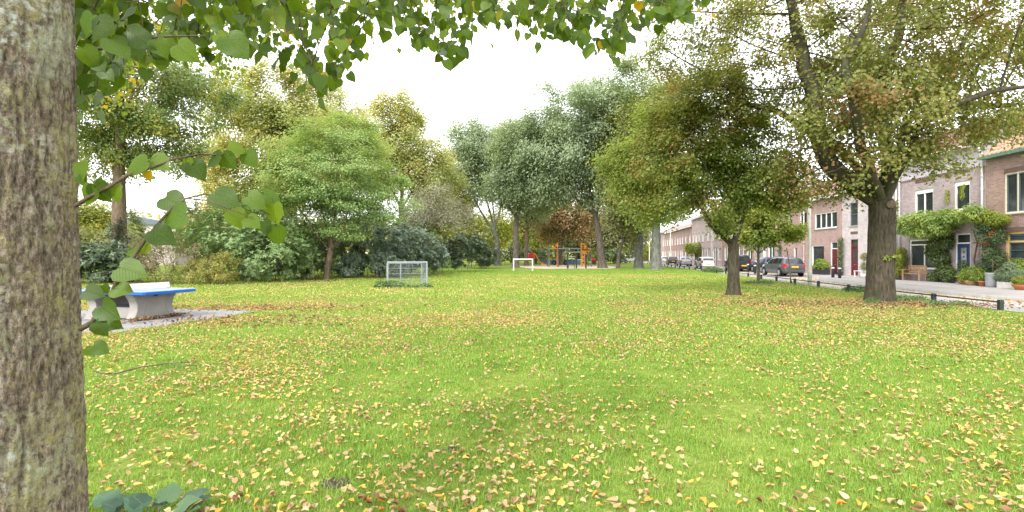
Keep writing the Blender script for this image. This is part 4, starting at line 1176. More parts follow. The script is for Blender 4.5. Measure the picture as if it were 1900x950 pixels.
def add_door(root, r, frame, leaf, transom=.8, glass_panel=None, panels=True):
    a, b, c, d = r; y0, y1 = -.11, -.04; fw = .075
    m = MB()
    m.box(a + .003, a + fw, y0, y1, c, d - .003); m.box(b - fw, b - .003, y0, y1, c, d - .003); m.box(a + fw, b - fw, y0, y1, d - fw, d - .003)
    zt = c + (d - c) * transom
    m.box(a + fw, b - fw, y0, y1 - .005, zt - .035, zt + .035)
    fr = m.build('door_frame', M[frame], root, bevel=.006)
    MB().box(a + fw, b - fw, y0 - .02, y0 + .006, zt + .035, d - fw).build('pane', M['glass'], fr)
    dm = MB(); x0, x1 = a + fw + .004, b - fw - .004
    dm.box(x0, x1, -.125, -.075, c + .02, zt - .038)
    wdt = x1 - x0; hh = zt - c
    if panels:
        for (pz0, pz1) in ((.06, .30),):
            for (px0, px1) in ((.12, .46), (.54, .88)):
                dm.box(x0 + wdt * px0, x0 + wdt * px1, -.078, -.06, c + hh * pz0, c + hh * pz1)
    do = dm.build('door', M[leaf], root, bevel=.008)
    if glass_panel:
        g0, g1, gz0, gz1 = glass_panel
        MB().box(x0 + wdt * g0, x0 + wdt * g1, -.08, -.068, c + hh * gz0, c + hh * gz1).build('pane', M['glass_pale' if leaf == 'navy' else 'glass'], do)
        rm = MB(); t = .025
        A, B_, Cc, D = x0 + wdt * g0, x0 + wdt * g1, c + hh * gz0, c + hh * gz1
        rm.box(A - t, A, -.075, -.055, Cc - t, D + t); rm.box(B_, B_ + t, -.075, -.055, Cc - t, D + t); rm.box(A, B_, -.075, -.055, Cc - t, Cc); rm.box(A, B_, -.075, -.055, D, D + t)
        if leaf == 'navy':
            for k in range(3): rm.lathe([(.05, -.068), (.05, -.058), (.035, -.058), (.035, -.068)], 10, ((A + B_) / 2, 0, Cc + (D - Cc) * (.25 + .25 * k)), 'y')
        rm.build('panel_frame', M[leaf], do)
    MB().tube([(x0 + .09, -.075, c + hh * .48), (x0 + .09, -.03, c + hh * .48), (x0 + .2, -.03, c + hh * .48)], .012, 6).build('handle', M['chrome'], do)
    MB().box((x0 + x1) / 2 - .13, (x0 + x1) / 2 + .13, -.08, -.066, c + hh * .36, c + hh * .40).build('letter_plate', M['chrome'], do)
    MB().box(a - .05, b + .05, -.12, .10, c - .12, c).build('doorstep', M['kerb'], root, bevel=.01)
    return do

def tile_mesh(mat, w=.25, l=.40):
    """one clay pantile: S-shaped across, 28 triangles"""
    V = []; Fq = []; nx = 6
    for j, y in enumerate((0, l)):
        for i in range(nx + 1):
            t = i / nx
            z = .032 * math.sin(t * 2 * math.pi) + (.030 if j == 0 else .0)
            V.append((t * w * 1.04, y, z))
    for i in range(nx + 1):
        t = i / nx; V.append((t * w * 1.04, 0, .032 * math.sin(t * 2 * math.pi) + .010))
    for i in range(nx):
        Fq.append((i, i + 1, nx + 2 + i, nx + 1 + i)); Fq.append((2 * (nx + 1) + i, 2 * (nx + 1) + i + 1, i + 1, i))
    return np_mesh('roof_tile', np.array(V), [np.array(Fq)], mat, True)

def build_house(label, d0, d1, line, gut, brick, wins, doors, roof='roof_far', pitch=40, ridge_y=-4.0, name='brick_house', gutter='white', band=None, mansard=None, tiles=None, lintels=(), pipe=None, depth=8.0, group=None, chimney=False, sideboards=False):
    sl = {1: .053, 2: .15}[line]
    fx = lambda d: street_x(d, FAC)
    k = math.sqrt(1 + sl * sl)
    root = empty(name, (fx(d0), d0, PZ), math.atan2(1, sl)); tag(root, label, 'house', group)
    W = (d1 - d0) * k; g = .004
    holes = [w['r'] for w in wins] + [q_['r'] for q_ in doors]
    zg = gut - PZ
    tp = math.tan(R(pitch))
    zr = zg + tp * (-ridge_y + .0)
    m = MB()
    top = band if band else zg
    wall_with_holes(m, g, W - g, -.1, top, holes)
    # gable ends and back
    if mansard: prof = [(0, -.1), (-depth, -.1), (-depth, mansard[1]), (mansard[0], mansard[1]), (0, zg)]
    else: prof = [(0, -.1), (-depth, -.1), (-depth, zg), (ridge_y, zr - .12), (0, zg)]
    for u in (g, W - g): m.add([(u, p[0], p[1]) for p in prof], [tuple(range(5))])
    m.quad((g, -depth, -.1), (W - g, -depth, -.1), (W - g, -depth, zg), (g, -depth, zg))
    # dark room floor plate behind the glass is closed by the pane itself
    m.build('wall', M[brick], root)
    if band:
        b_ = MB(); wall_with_holes(b_, g, W - g, band, zg, [])
        b_.build('upper_wall', M['brick_lilac'], root)
        dn = int(W / .14)
        for kx in range(min(dn, 60)):
            u = .06 + kx * .14 * W / (dn * .14)
            MB_d = MB().box(u, u + .065, -.01, .035, band - .07, band + .05)
            if kx == 0: dent_me = MB_d.mesh('dentil_brick', M['soldier']); u00 = u
            link('dentil_brick', dent_me, root, loc=(u - u00, 0, 0))
    for (a, b2, z) in lintels:
        nn = int((b2 - a) / .11)
        for q_ in range(nn):
            if q_ == 0: lm = MB().box(0, .085, -.02, .012, 0, .2).mesh('lintel_brick', M['soldier'])
            link('lintel_brick', lm, root, loc=(a + q_ * .11, 0, z))
    for w in wins: add_window(root, **w)
    for q_ in doors: add_door(root, **q_)
    # roof
    rm = MB()
    if mansard:
        my, mz = mansard
        rm.prism([(.12, zg - .02), (.12, zg + .05), (my, mz + .08), (my - .1, mz + .08), (my - .1, mz), (my, mz)], 'x', -.01 + .012, W - .012)
        rm.prism([(my - .1, mz + .003), (my - .1, mz + .075), (-depth - .1, mz + .075), (-depth - .1, mz + .003)], 'x', .012, W - .012)
    else:
        e0 = .30
        rm.prism([(e0, zg - tp * e0 * .25), (e0, zg - tp * e0 * .25 + .08), (ridge_y, zr + .02), (ridge_y, zr - .08)], 'x', .006, W - .006)
        rm.prism([(-depth - .2, zg - .1), (-depth - .2, zg - .02), (ridge_y - .004, zr + .02), (ridge_y - .004, zr - .08)], 'x', .006, W - .006)
    ro = rm.build('roof', M[roof], root)
    if chimney:
        MB().box(W * .1, W * .1 + .7, ridge_y - .3, ridge_y + .3, zr - .6, zr + 1.0).build('chimney', M[brick], ro, bevel=.01)
    # gutter
    gm = MB(); gm.prism([(.10, zg - .13), (.36, zg - .13), (.38, zg + .03), (.10, zg + .03)], 'x', .01, W - .01)
    gm.build('gutter', M[gutter], root, bevel=.015)
    if pipe:
        for u in pipe:
            p = MB(); p.tube([(u, .25, zg - .12), (u, .25, zg - .3), (u, .10, zg - .62), (u, .09, zg - .8), (u, .09, -.02)], .05, 10)
            pm = p.build('downpipe', M['pvc'], root, smooth=True)
            for zz in (1.2, 3.2, 5.0): MB().lathe([(.06, -.03), (.065, 0), (.06, .03)], 10, (u, .09, zz)).build('pipe_clip', M['pvc'], pm)
    if tiles:
        w_, nrow, mat, as_parts = tiles
        l_ = .33; ncol = int(W / w_)
        if mansard: base = Vector((0, .14, zg + .085)); dirv = (Vector((0, mansard[0], mansard[1] + .1)) - Vector((0, .12, zg + .06))).normalized()
        else: base = Vector((0, .32, zg + .015 - tp * .3 * .25 + .085)); dirv = (Vector((0, ridge_y, zr + .02)) - Vector((0, .30, zg - tp * .3 * .25 + .08))).normalized()
        nrm = Vector((1, 0, 0)).cross(dirv).normalized()
        if nrm.z < 0: nrm = -nrm
        me = tile_mesh(mat)
        X = Vector((1, 0, 0))
        rotm = Matrix((X, dirv, nrm)).transposed().to_4x4()
        if as_parts:
            for r_ in range(nrow):
                for c_ in range(ncol):
                    if r_ * ncol + c_ > 298: continue
                    o = link('roof_tile', me, ro)
                    p = base + dirv * (r_ * l_) + X * (c_ * w_ + .02) + nrm * random.uniform(.0, .012)
                    o.matrix_local = Matrix.Translation(p) @ rotm @ Matrix.Rotation(random.uniform(-.02, .02), 4, 'Z')
        else:
            Vb = np.array([v.co for v in me.vertices]); fq = np.array([p.vertices[:] for p in me.polygons])
            VV = []; FF = []
            Mx = np.array(rotm.to_3x3())
            for r_ in range(nrow):
                for c_ in range(ncol):
                    p = base + dirv * (r_ * l_) + X * (c_ * w_ + .02)
                    FF.append(fq + len(VV) * len(Vb)); VV.append(Vb @ Mx.T + np.array(p))
            o = link('roof_tile', np_mesh('roof_tile', np.concatenate(VV), [np.concatenate(FF)], mat, True), ro); o['kind'] = 'stuff'
    return root, W, zg

def fr(x0, y0, x1, y1, dh0):
    """a rectangle seen on the near house fronts, as (u0,u1,z0,z1) on the front of the house that starts at distance dh0"""
    da = 23.2 / ((x1 - 950) / F - .053); db = 23.2 / ((x0 - 950) / F - .053)
    dm = (da + db) / 2
    z1 = CAM_H + (HZ - y0) * dm / F - PZ; z0 = CAM_H + (HZ - y1) * dm / F - PZ
    return ((da - dh0) * SL1, (db - dh0) * SL1, max(z0, 0.02), z1)

# nearest house, right edge
D0, D1, D2, D3, D4, D5 = 21.0, 26.6, 33.0, 39.2, 46.1, 50.0
r_up = fr(1863, 318, 1935, 396, D0); r_lo = fr(1867, 430, 1990, 516, D0)
house0, W0, Z0 = build_house('dark brown brick house with orange tiles, green gutter and ochre window frames, rightmost', D0, D1, 1, 6.72, 'brick_brown',
    [dict(r=r_up, frame='cream', cols=3, casement='slate_paint', fw=.08, bars=0), dict(r=r_lo, frame='yellow_paint', cols=3, transom=.78, casement='slate_paint', fw=.10, bars=3)], [],
    roof='tile_red', pitch=45, gutter='green_paint', tiles=(.25, 12, M['tile_orange'], True),
    lintels=[(r_up[0] - .1, r_up[1] + .1, r_up[3] + .02), (r_lo[0] - .1, r_lo[1] + .1, r_lo[3] + .03)])
# the house under the wisteria
w1 = fr(1697, 353, 1731.5, 402, D1); w2 = fr(1770.5, 338, 1800, 392, D1); w3 = fr(1687, 446, 1742, 501, D1); dr = fr(1772, 435, 1800.5, 528, D1)
house1, W1, Z1 = build_house('purple brown brick house with pale upper band, navy door and climbers over its front', D1, D2, 1, 7.56, 'brick_purple',
    [dict(r=w1, frame='white', cols=2, topboard=.16, fw=.09), dict(r=w2, frame='white', cols=1, topboard=.14, fw=.10), dict(r=w3, frame='white', cols=2, transom=.82, fw=.09)],
    [dict(r=(dr[0], dr[1], .08, dr[3]), frame='white', leaf='navy', transom=.80, glass_panel=(.28, .72, .42, .88))],
    band=6.22, mansard=(-.9, 8.75), roof='tile_red', tiles=(.25, 5, M['tile_red'], False), pipe=(.12, 6.25),
    lintels=[(w1[0], w1[1], w1[3] + .42), (w2[0], w2[1], w2[3] + .42)])
# weatherboards on the bare gable above the neighbour's roof
for k in range(10):
    z = Z0 + .25 + k * .2
    y1_ = -max(0, (z - Z0) - .15) * 1.0
    if z > 8.6: break
    MB().box(-.035, .0, -5.5, min(0.0, -max(0, (z + .1 - Z1) * .72)) - .02, z, z + .185).build('cladding_board', M['grey_wood'], house1)
rt = MB()
for k in range(5):
    t0, t1 = k / 5, (k + 1) / 5 + .05
    p0 = Vector((-.02, .16 - 1.05 * t0, Z1 + .12 + 1.3 * t0)); p1 = Vector((-.02, .16 - 1.05 * t1, Z1 + .12 + 1.3 * t1))
    MB().tube([p0, p1], [.13, .105], 10).build('verge_tile', M['tile_orange'], house1, smooth=True)
# pale grey house behind the big trunk
w1 = fr(1577, 378, 1591.5, 421, D2); dr = fr(1578, 446, 1592, 512, D2); dr2 = fr(1608, 446, 1622, 513, D2); w4 = fr(1625, 370, 1650, 420, D2); w5 = fr(1626, 455, 1652, 505, D2)
build_house('pale grey brick house behind the big maple trunk with narrow dark window over maroon door', D2, D3, 1, 6.5, 'brick_grey',
    [dict(r=w1, frame='slate_paint', cols=1, transom=.5), dict(r=w4, frame='white', cols=2), dict(r=w5, frame='white', cols=1, transom=.8)],
    [dict(r=(dr[0], dr[1], .06, dr[3]), frame='maroon', leaf='maroon', transom=.8, glass_panel=(.2, .8, .45, .93)), dict(r=(dr2[0], dr2[1], .06, dr2[3]), frame='maroon', leaf='maroon', transom=.8)],
    lintels=[(w1[0], w1[1], w1[2] - .62)], pipe=(.15,), tiles=(.3, 12, M['tile_orange'], False), roof='tile_red', pitch=32)
w1 = fr(1511.5, 396, 1553, 426, D3); w2 = fr(1506, 457, 1529, 496, D3); dr = fr(1541, 450, 1553.5, 511, D3); w3 = fr(1484, 396, 1497, 424, D3)
build_house('red brick house with a four pane white window and a white framed dark red door', D3, D4, 1, 6.35, 'brick_red',
    [dict(r=w1, frame='white', cols=4, fw=.09), dict(r=w2, frame='white', cols=1, fw=.09), dict(r=w3, frame='white', cols=1)],
    [dict(r=(dr[0], dr[1], .06, dr[3]), frame='white', leaf='maroon', transom=.78)], pipe=(5.5,), tiles=(.3, 12, M['tile_red'], False), roof='tile_red', pitch=32)
w1 = fr(1473, 460, 1491, 500, D4)
build_house('red brick house end behind the grey estate car with wide dark window', D4, D5, 1, 6.2, 'brick_red',
    [dict(r=w1, frame='white', cols=1), dict(r=fr(1455, 400, 1470, 428, D4), frame='white', cols=2)], [dict(r=(2.9, 3.7, .06, 2.5), frame='slate_paint', leaf='slate_paint')], pitch=30, ridge_y=-3.4)
# the far row beyond the bend
far = [(50, 57, 'brick_pink', 'pink brick house half hidden by the young street tree'), (57, 64, 'brick_red', 'red brick house behind the dark people carrier'), (64, 70.5, 'brick_red', 'red brick house with white window just right of the dark trunked maple'),
       (70.5, 77, 'brick_pink', 'pink house with red post box door left of the dark trunked maple'), (77, 84, 'brick_pink', 'tall pinkish house with wide upper windows behind the white hatchback'), (84, 91, 'brick_pink', 'pinkish house behind the round street tree'),
       (91, 99, 'brick_red', 'first red house of the long far row'), (99, 107, 'brick_red', 'second red house of the long far row'), (107, 115, 'brick_red', 'third red house of the long far row, behind a lamp post'),
       (115, 124, 'brick_red', 'fourth red house of the long far row'), (124, 134, 'brick_pink', 'pink house at the far end of the street'), (134, 145, 'brick_grey', 'pale house seen between the two grey barked trunks')]
for k, (a, b, br, lab) in enumerate(far):
    Wd = (b - a) * math.sqrt(1 + .15 ** 2)
    h = 8.0 if 76 < a < 85 else (7.4 if br == 'brick_pink' else 6.9)
    wins = []
    for q_ in range(3 if k % 2 else 2):
        n_ = 3 if k % 2 else 2
        u = Wd * (q_ + .5) / n_; wins.append(dict(r=(u - .65, u + .65, 3.75, 5.35), frame='white', cols=2, fw=.1, glass='glass' if (k + q_) % 3 else 'glass_pale'))
    wins.append(dict(r=(.6, 2.4, .85, 2.75), frame='white', cols=2, fw=.1)); wins.append(dict(r=(Wd - 2.6, Wd - 1.2, .85, 2.75), frame='white', cols=1, fw=.1, glass='glass_pale'))
    col = ('white', 'maroon', 'white', 'navy', 'slate_paint')[k % 5]
    build_house(lab, a, b, 2, h, br, wins, [dict(r=(3.0, 3.95, .06, 2.75), frame='white', leaf=col)], group='row of brick houses along the street', chimney=(k % 2 == 0), pitch=26, ridge_y=-3.4)
# pale building glimpsed far off on the left
pbld = empty('far_building', (-67, 92, 0), R(8)); tag(pbld, 'pale grey building glimpsed far off between the left hand shrubs', 'building')
bm_ = MB(); wall_with_holes(bm_, -6, 6, 0, 7.2, [(-4.5 + k * 3, -3.2 + k * 3, 4.2, 6.0) for k in range(4)], y=-.0)
bm_.box(-6, 6, .15, 7, 0, 7.2)
for v in range(0): pass
bo = bm_.build('wall', M['brick_grey'], pbld)
for k in range(4):
    f = MB(); a = -4.5 + k * 3; f.box(a, a + 1.3, .04, .09, 4.2, 6.0); w = f.build('window', M['white'], pbld)
    MB().box(a + .1, a + 1.2, .02, .05, 4.3, 5.9).build('pane', M['glass'], w)
MB().prism([(-6.4, 7.2), (6.4, 7.2), (6.4, 7.4), (0, 8.6), (-6.4, 7.4)], 'y', -.4, 7.4).build('roof', M['slate_paint'], pbld)
# ============================================================ STREET FURNITURE, CARS, PLAYGROUND
fence = empty('low_rail_fence', (street_x(15.1, FENCE), 15.1, 0)); tag(fence, 'low dark green rail fence along the edge of the lawn and street', 'fence')
fd = [15.1, 17.7, 20.4, 23.15, 26.2, 29.2, 32.2, 35.2, 38.2] + list(np.arange(41.2, 101, 3.1))
post_me = MB().prism([(-.055, -.055), (.055, -.055), (.055, .055), (-.055, .055)], 'z', -.1, .34).mesh('post', M['dark_green'])
for d in fd: link('post', post_me, fence, loc=(street_x(d, FENCE) - fence.location.x, d - 15.1, 0), rot=(0, 0, R(-8)))
for a, b in zip(fd[:-1], fd[1:]):
    A = (street_x(a, FENCE) - fence.location.x, a - 15.1, .275); B_ = (street_x(b, FENCE) - fence.location.x, b - 15.1, .275)
    MB().tube([A, B_], .024, 8).build('rail', M['dark_green'], fence, smooth=True)

def pole(name, label, px, d, h, r0, r1, arm=0.0, mat='pole_metal', group=None, z=0.0):
    w = px2w(px, HZ, d); root = empty(name, (w[0], d, z)); tag(root, label, 'lamp post', group)
    MB().tube([(0, 0, -.1), (0, 0, .9), (0, 0, .95), (0, 0, h)], [r0 * 1.25, r0 * 1.25, r0, r1], 12).build('pole', M[mat], root, smooth=True)
    if arm:
        MB().tube([(0, 0, h - .02), (-arm * .4, 0, h + .12), (-arm, 0, h + .15)], .03, 8).build('arm', M[mat], root, smooth=True)
        MB().lathe([(.05, -.12), (.12, -.1), (.14, 0), (.08, .08), (.02, .1)], 12, (-arm - .1, 0, h + .12)).build('lamp_head', M['galv'], root, smooth=True)
    return root
pole('lamp_post', 'pale weathered lamp post standing on the grass before the red brick house', 1502.5, 28.6, 5.6, .085, .06, .8)
pole('lamp_post', 'thin pale lamp post in front of the far red brick row', 1244, 97, 6.2, .09, .06, .7, z=.0)
pole('lamp_post', 'thin pale lamp post near the white hatchback', 1321, 68, 5.4, .075, .06, .6)
pole('lamp_post', 'thin white lamp post beside the thick grey trunk at the street end', 1205, 118, 6.5, .12, .09, .7)
st = empty('tree_stake', (px2w(1468, HZ, 30.4)[0], 30.4, 0)); tag(st, 'thin leaning dark stake in the grass left of the pale lamp post', 'stake')
MB().tube([(0, 0, -.2), (-.08, 0, .9), (-.27, 0, 2.1)], [.04, .032, .026], 8).build('stake_pole', M['play_wood'], st, smooth=True)
MB().tube([(-.01, 0, .0), (-.02, 0, .18)], [.055, .05], 8).build('foot_sleeve', M['play_dark'], st)
def bollard(px, d, label):
    x = px2w(px, HZ, d)[0]; root = empty('bollard', (x, d, PZ)); tag(root, label, 'bollard', 'dark bollards on the pavement')
    MB().lathe([(.10, -.05), (.10, .72), (.088, .78), (.05, .82), (0.002, .83)], 16).build('body', M['iron'], root, smooth=True)
    MB().lathe([(.103, .62), (.103, .70)], 16).build('band', M['pvc'], root, smooth=True)
bollard(1545.5, 35.6, 'left one of two dark bollards in front of the dark red door')
bollard(1558, 34.6, 'right one of two dark bollards in front of the dark red door')
bollard(1401, 44, 'dark bollard beside the young street tree trunk, behind the rail')
bollard(1388, 49, 'dark bollard behind the dark people carrier')

def make_car(label, kind, paint, px, d, heading=5.0, name='parked_car', z=.008, x=None):
    T = {'wagon': dict(L=4.42, W=.875, top=[(0, .50), (.02, .78), (.09, .95), (.34, 1.40), (.60, 1.49), (1.7, 1.54), (2.45, 1.47), (3.35, 1.00), (4.05, .86), (4.34, .68), (4.42, .45)], q=[(.62, 1.08), (1.16, 1.98), (2.06, 2.98)], rails=True),
         'mpv': dict(L=4.2, W=.88, top=[(0, .50), (.02, .85), (.06, 1.02), (.20, 1.58), (.45, 1.68), (1.8, 1.72), (2.5, 1.60), (3.3, 1.10), (3.9, .92), (4.12, .72), (4.2, .5)], q=[(.42, .98), (1.06, 1.95), (2.03, 2.95)], rails=True),
         'hatch': dict(L=3.8, W=.83, top=[(0, .48), (.02, .78), (.08, .95), (.30, 1.36), (.55, 1.45), (1.4, 1.48), (2.0, 1.42), (2.85, .98), (3.5, .84), (3.72, .66), (3.8, .46)], q=[(.62, 1.0), (1.08, 2.55)], rails=False),
         'sedan': dict(L=4.5, W=.87, top=[(0, .50), (.03, .85), (.10, .98), (.75, 1.01), (1.30, 1.36), (1.75, 1.43), (2.3, 1.40), (3.2, .96), (4.1, .82), (4.42, .62), (4.5, .46)], q=[(1.12, 1.9), (1.98, 2.78)], rails=False)}[kind]
    Ln, HW, top = T['L'], T['W'], T['top']
    X = px2w(px, HZ, d)[0] if x is None else x
    root = empty(name, (X, d, z), R(90 - heading)); tag(root, label, 'car', 'cars parked along the street')
    tx = [p[0] for p in top]; tz = [p[1] for p in top]
    ztop = max(tz)
    ftop = lambda x: float(np.interp(x, tx, tz))
    belt = lambda x: float(np.interp(x, [0, Ln], [.98 if kind != 'mpv' else 1.05, .88]))
    fhw = lambda x: HW * (1 - .16 * abs(2 * x / Ln - 1) ** 5)
    def yz(x, z_):
        b = belt(x); return fhw(x) - .03 - max(0, z_ - b) * .36
    st_ = sorted(set(list(np.linspace(0, Ln, 30)) + tx))
    V = []; npt = 8
    for x in st_:
        hw, b, t = fhw(x), belt(x), ftop(x); zl = .22 + .12 * (abs(2 * x / Ln - 1) ** 6)
        zl = min(zl, t - .1)
        if t > b + .04: half = [(0, zl), (hw - .1, zl), (hw - .015, zl + .14), (hw, min(.62, t)), (hw - .03, b), (yz(x, t - .07), t - .07), (yz(x, t) - .10, t - .012), (0, t + .015)]
        else: half = [(0, zl), (hw - .1, zl), (hw - .015, min(zl + .14, t)), (hw, min(.62, t - .03)), (hw - .03, min(b, t) - .03), (hw - .08, t - .01), (hw * .6, t + .005), (0, t + .02)]
        V += [(x - Ln / 2, y, zz) for y, zz in half] + [(x - Ln / 2, -y, zz) for y, zz in half[1:-1][::-1]]
    nr = 14; m = MB(); fs = []
    for i in range(len(st_) - 1):
        for k in range(nr): fs.append((i*nr+k, i*nr+(k+1) % nr, (i+1)*nr+(k+1) % nr, (i+1)*nr+k))
    fs.append(tuple(range(nr))); fs.append(tuple((len(st_)-1)*nr + k for k in range(nr)))
    m.add(V, fs)
    body = m.build('body', M['paint_' + paint], root, smooth=True, bevel=.0)
    for s in (1, -1):
        for (a, b_) in T['q']:
            pts = []
            n_ = 5
            for k in range(n_ + 1):
                x = a + (b_ - a) * k / n_
                zt = min(ftop(x) - .10, ztop - .13); zb = belt(x) + .05
                zt = max(zt, zb + .03)
                pts.append((x, zb, zt))
            wv = []; wf = []
            for (x, zb, zt) in pts:
                wv += [(x - Ln/2, s * (yz(x, zb) + .006), zb), (x - Ln/2, s * (yz(x, zt) + .006), zt), (x - Ln/2, s * (yz(x, zb) - .02), zb), (x - Ln/2, s * (yz(x, zt) - .02), zt)]
            for k in range(n_): wf += [(4*k, 4*k+4, 4*k+5, 4*k+1), (4*k+1, 4*k+5, 4*k+7, 4*k+3), (4*k, 4*k+2, 4*k+6, 4*k+4)]
            MB().add(wv, wf).build('side_window', M['car_glass'], root)
        # door seams and handle
        MB().tube([(-Ln/2 + Ln * .44, s * (HW + .001), .35), (-Ln/2 + Ln * .445, s * (HW - .006), .90)], .006, 4).build('door_seam', M['car_trim'], root)
        MB().box(-Ln/2 + Ln * .30, -Ln/2 + Ln * .34, min(s * (HW - .01), s * (HW + .02)), max(s * (HW - .01), s * (HW + .02)), .80, .83).build('door_handle', M['paint_' + paint], root)
        mm = MB(); c_ = (Ln * .68 - Ln/2); mm.box(c_ - .06, c_ + .10, min(s * (HW - .02), s * (HW + .17)), max(s * (HW - .02), s * (HW + .17)), .95, 1.08)
        mm.build('mirror', M['paint_' + paint], root, bevel=.03)
        zl_ = .74 if kind != 'mpv' else .80
        tl = MB(); tl.prism([(-Ln/2 - .012, s * .60), (-Ln/2 + .02, s * (HW * .83)), (-Ln/2 + .24, s * (HW * .945 + .006)), (-Ln/2 + .24, s * .7), (-Ln/2 + .05, s * .6)], 'z', zl_, zl_ + (.26 if kind != 'sedan' else .17))
        tl.build('tail_lamp', M['tail_red'], root, bevel=.01)
        if T['rails']: MB().tube([(-Ln/2 + .55, s * .60, ztop - .06), (-Ln/2 + .7, s * .60, ztop + .02), (-Ln/2 + 2.2, s * .60, ztop + .02), (-Ln/2 + 2.4, s * .60, ztop - .06)], .018, 6).build('roof_rail', M['chrome'], root)
        for wx in (.80, Ln - .86):
            MB().lathe([(.375, -.004), (.375, .006)], 22, (wx - Ln/2, s * (fhw(wx) - .002), .35), 'y').build('wheel_arch', M['car_trim'], root)
            w = MB().lathe([(.20, -.10), (.30, -.10), (.32, -.07), (.32, .07), (.30, .10), (.20, .10)], 24, (wx - Ln/2, s * (HW - .09), .32), 'y').build('wheel', M['rubber'], root, smooth=False, bevel=.01)
            rm = MB(); sgn = s * (HW - .09 + .092)
            rm.lathe([(.205, -.012), (.205, .012), (.18, .02), (.05, .006), (.03, .016), (.002, .016)], 20, (wx - Ln/2, s * (HW + .006), .32), 'y')
            rm.build('rim', M['alloy'], w)
    # rear glass
    zb, zt = (belt(0) + .05, ztop - .17) if kind != 'sedan' else (1.06, 1.34)
    inv = lambda z_: float(np.interp(z_, tz[:6], tx[:6]))
    off = .014
    rv = [];
    for (z_, hwid) in ((zb, HW * .76), (zt, HW * .62)):
        x = inv(z_) - off; rv += [(x - Ln/2, -hwid, z_ + .004), (x - Ln/2, hwid, z_ + .004), (x + .03 - Ln/2, -hwid, z_), (x + .03 - Ln/2, hwid, z_)]
    MB().add(rv, [(0, 1, 5, 4), (0, 4, 6, 2), (1, 3, 7, 5), (4, 5, 7, 6), (0, 2, 3, 1), (2, 6, 7, 3)]).build('rear_window', M['car_glass'], root)
    wv = []
    tzf, txf = tz[6:9][::-1], tx[6:9][::-1]
    for (z_, hwid) in ((1.06, HW * .78), (ztop - .14, HW * .64)):
        x = float(np.interp(z_, tzf, txf)) + .015; wv += [(x - Ln/2, -hwid, z_ + .01), (x - Ln/2, hwid, z_ + .01), (x - .03 - Ln/2, -hwid, z_), (x - .03 - Ln/2, hwid, z_)]
    MB().add(wv, [(0, 4, 5, 1), (0, 2, 6, 4), (1, 5, 7, 3), (4, 6, 7, 5), (0, 1, 3, 2), (2, 3, 7, 6)]).build('windscreen', M['car_glass'], root)
    zp = .76 if kind in ('wagon', 'sedan') else .62
    xp = inv(zp) - .018
    pl = MB().box(xp - Ln/2 - .012, xp - Ln/2 + .03, -.26, .26, zp - .055, zp + .055).build('number_plate', M['plate'], root, bevel=.005)
    MB().box(-Ln/2 - .03, -Ln/2 + .10, -HW * .80, HW * .80, .36, .50).build('bumper', M['paint_' + paint] if kind != 'mpv' else M['car_trim'], root, bevel=.03)
    return root
for nm, c in (('grey', (.085, .09, .10)), ('dark', (.018, .020, .026)), ('white', (.62, .63, .65)), ('silver', (.30, .31, .34)), ('black', (.015, .015, .02)), ('blue', (.03, .05, .10))):
    M['paint_' + nm] = m_carpaint('car_paint_' + nm, c)
make_car('grey estate car with red tail lamps parked nearest, behind the young tree', 'wagon', 'grey', 1451, 41.4, 4)
make_car('dark people carrier parked behind the dark trunked maple', 'mpv', 'dark', 1368, 53.5, 6)
make_car('white hatchback parked beyond the dark people carrier', 'hatch', 'white', 1308, 63.0, 8)
make_car('silver saloon parked beyond the white hatchback', 'sedan', 'silver', 1269, 79, 9)
make_car('black hatchback with red lamps parked beyond the silver saloon', 'hatch', 'black', 1246.5, 93, 9)
make_car('pale car just showing beside the grey trunk at the far end of the parked row', 'hatch', 'silver', 1232, 104, 9)
make_car('white car parked far off near the street end, left of the mossy trunk', 'mpv', 'white', 1166, 118, 60)
make_car('pale silver car far off behind the thin crooked tree', 'hatch', 'silver', 1150, 112, 50)
make_car('dark car parked by the front of the pink house behind the young tree', 'hatch', 'blue', 1420, 49.5, 4)

# ---------------- table tennis table
tt = empty('table_tennis_table', (TC.x, TC.y, .035), math.atan2(-.25, .97)); tag(tt, 'outdoor table tennis table with blue top on pale concrete legs', 'table')
# local x points to the end nearest the camera's right, local y into the lawn
tz_ = .725
MB().prism([(-1.32, -.7625), (1.32, -.7625), (1.37, -.71), (1.37, .71), (1.32, .7625), (-1.32, .7625), (-1.37, .71), (-1.37, -.71)], 'z', tz_ - .075, tz_).build('edge', M['blue_edge'], tt, bevel=.012)
MB().prism([(-1.31, -.75), (1.31, -.75), (1.355, -.70), (1.355, .70), (1.31, .75), (-1.31, .75), (-1.355, .70), (-1.355, -.70)], 'z', tz_ + .001, tz_ + .006).build('top', M['blue_top'], tt)
for y in (-.735, 0, .735): MB().box(-1.34, 1.34, y - .01, y + .01, tz_ + .008, tz_ + .0095).build('line', M['white'], tt)
def leg_profile():
    pts = []
    for k in range(15):
        t = k / 14; pts.append((-(.49 + .13 * (2 * t - 1) ** 2 * (1.0 if t < .5 else 1.15)), t * (tz_ - .078)))
    return pts + [(-p[0], p[1]) for p in pts[::-1]]
for lx in (.72, -.62):
    m = MB()
    m.prism(leg_profile(), 'x', lx - .13, lx + .13)
    lg = m.build('leg', M['concrete'], tt, bevel=.015)
    for s in (-1, 1):
        arc = MB(); pts = [(lx + .131, s * (.40 - .12 * math.sin(math.pi * k / 12)), .06 + .54 * k / 12) for k in range(13)]
        arc.tube(pts, .008, 4); arc.build('moulded_arc', M['concrete'], lg)
    MB().box(lx + .128, lx + .136, -.05, .05, .57, .605).build('maker_plate', M['car_trim'], lg)
MB().box(-.48, .58, -.40, .40, .02, .30).build('base_beam', M['concrete'], tt, bevel=.02)
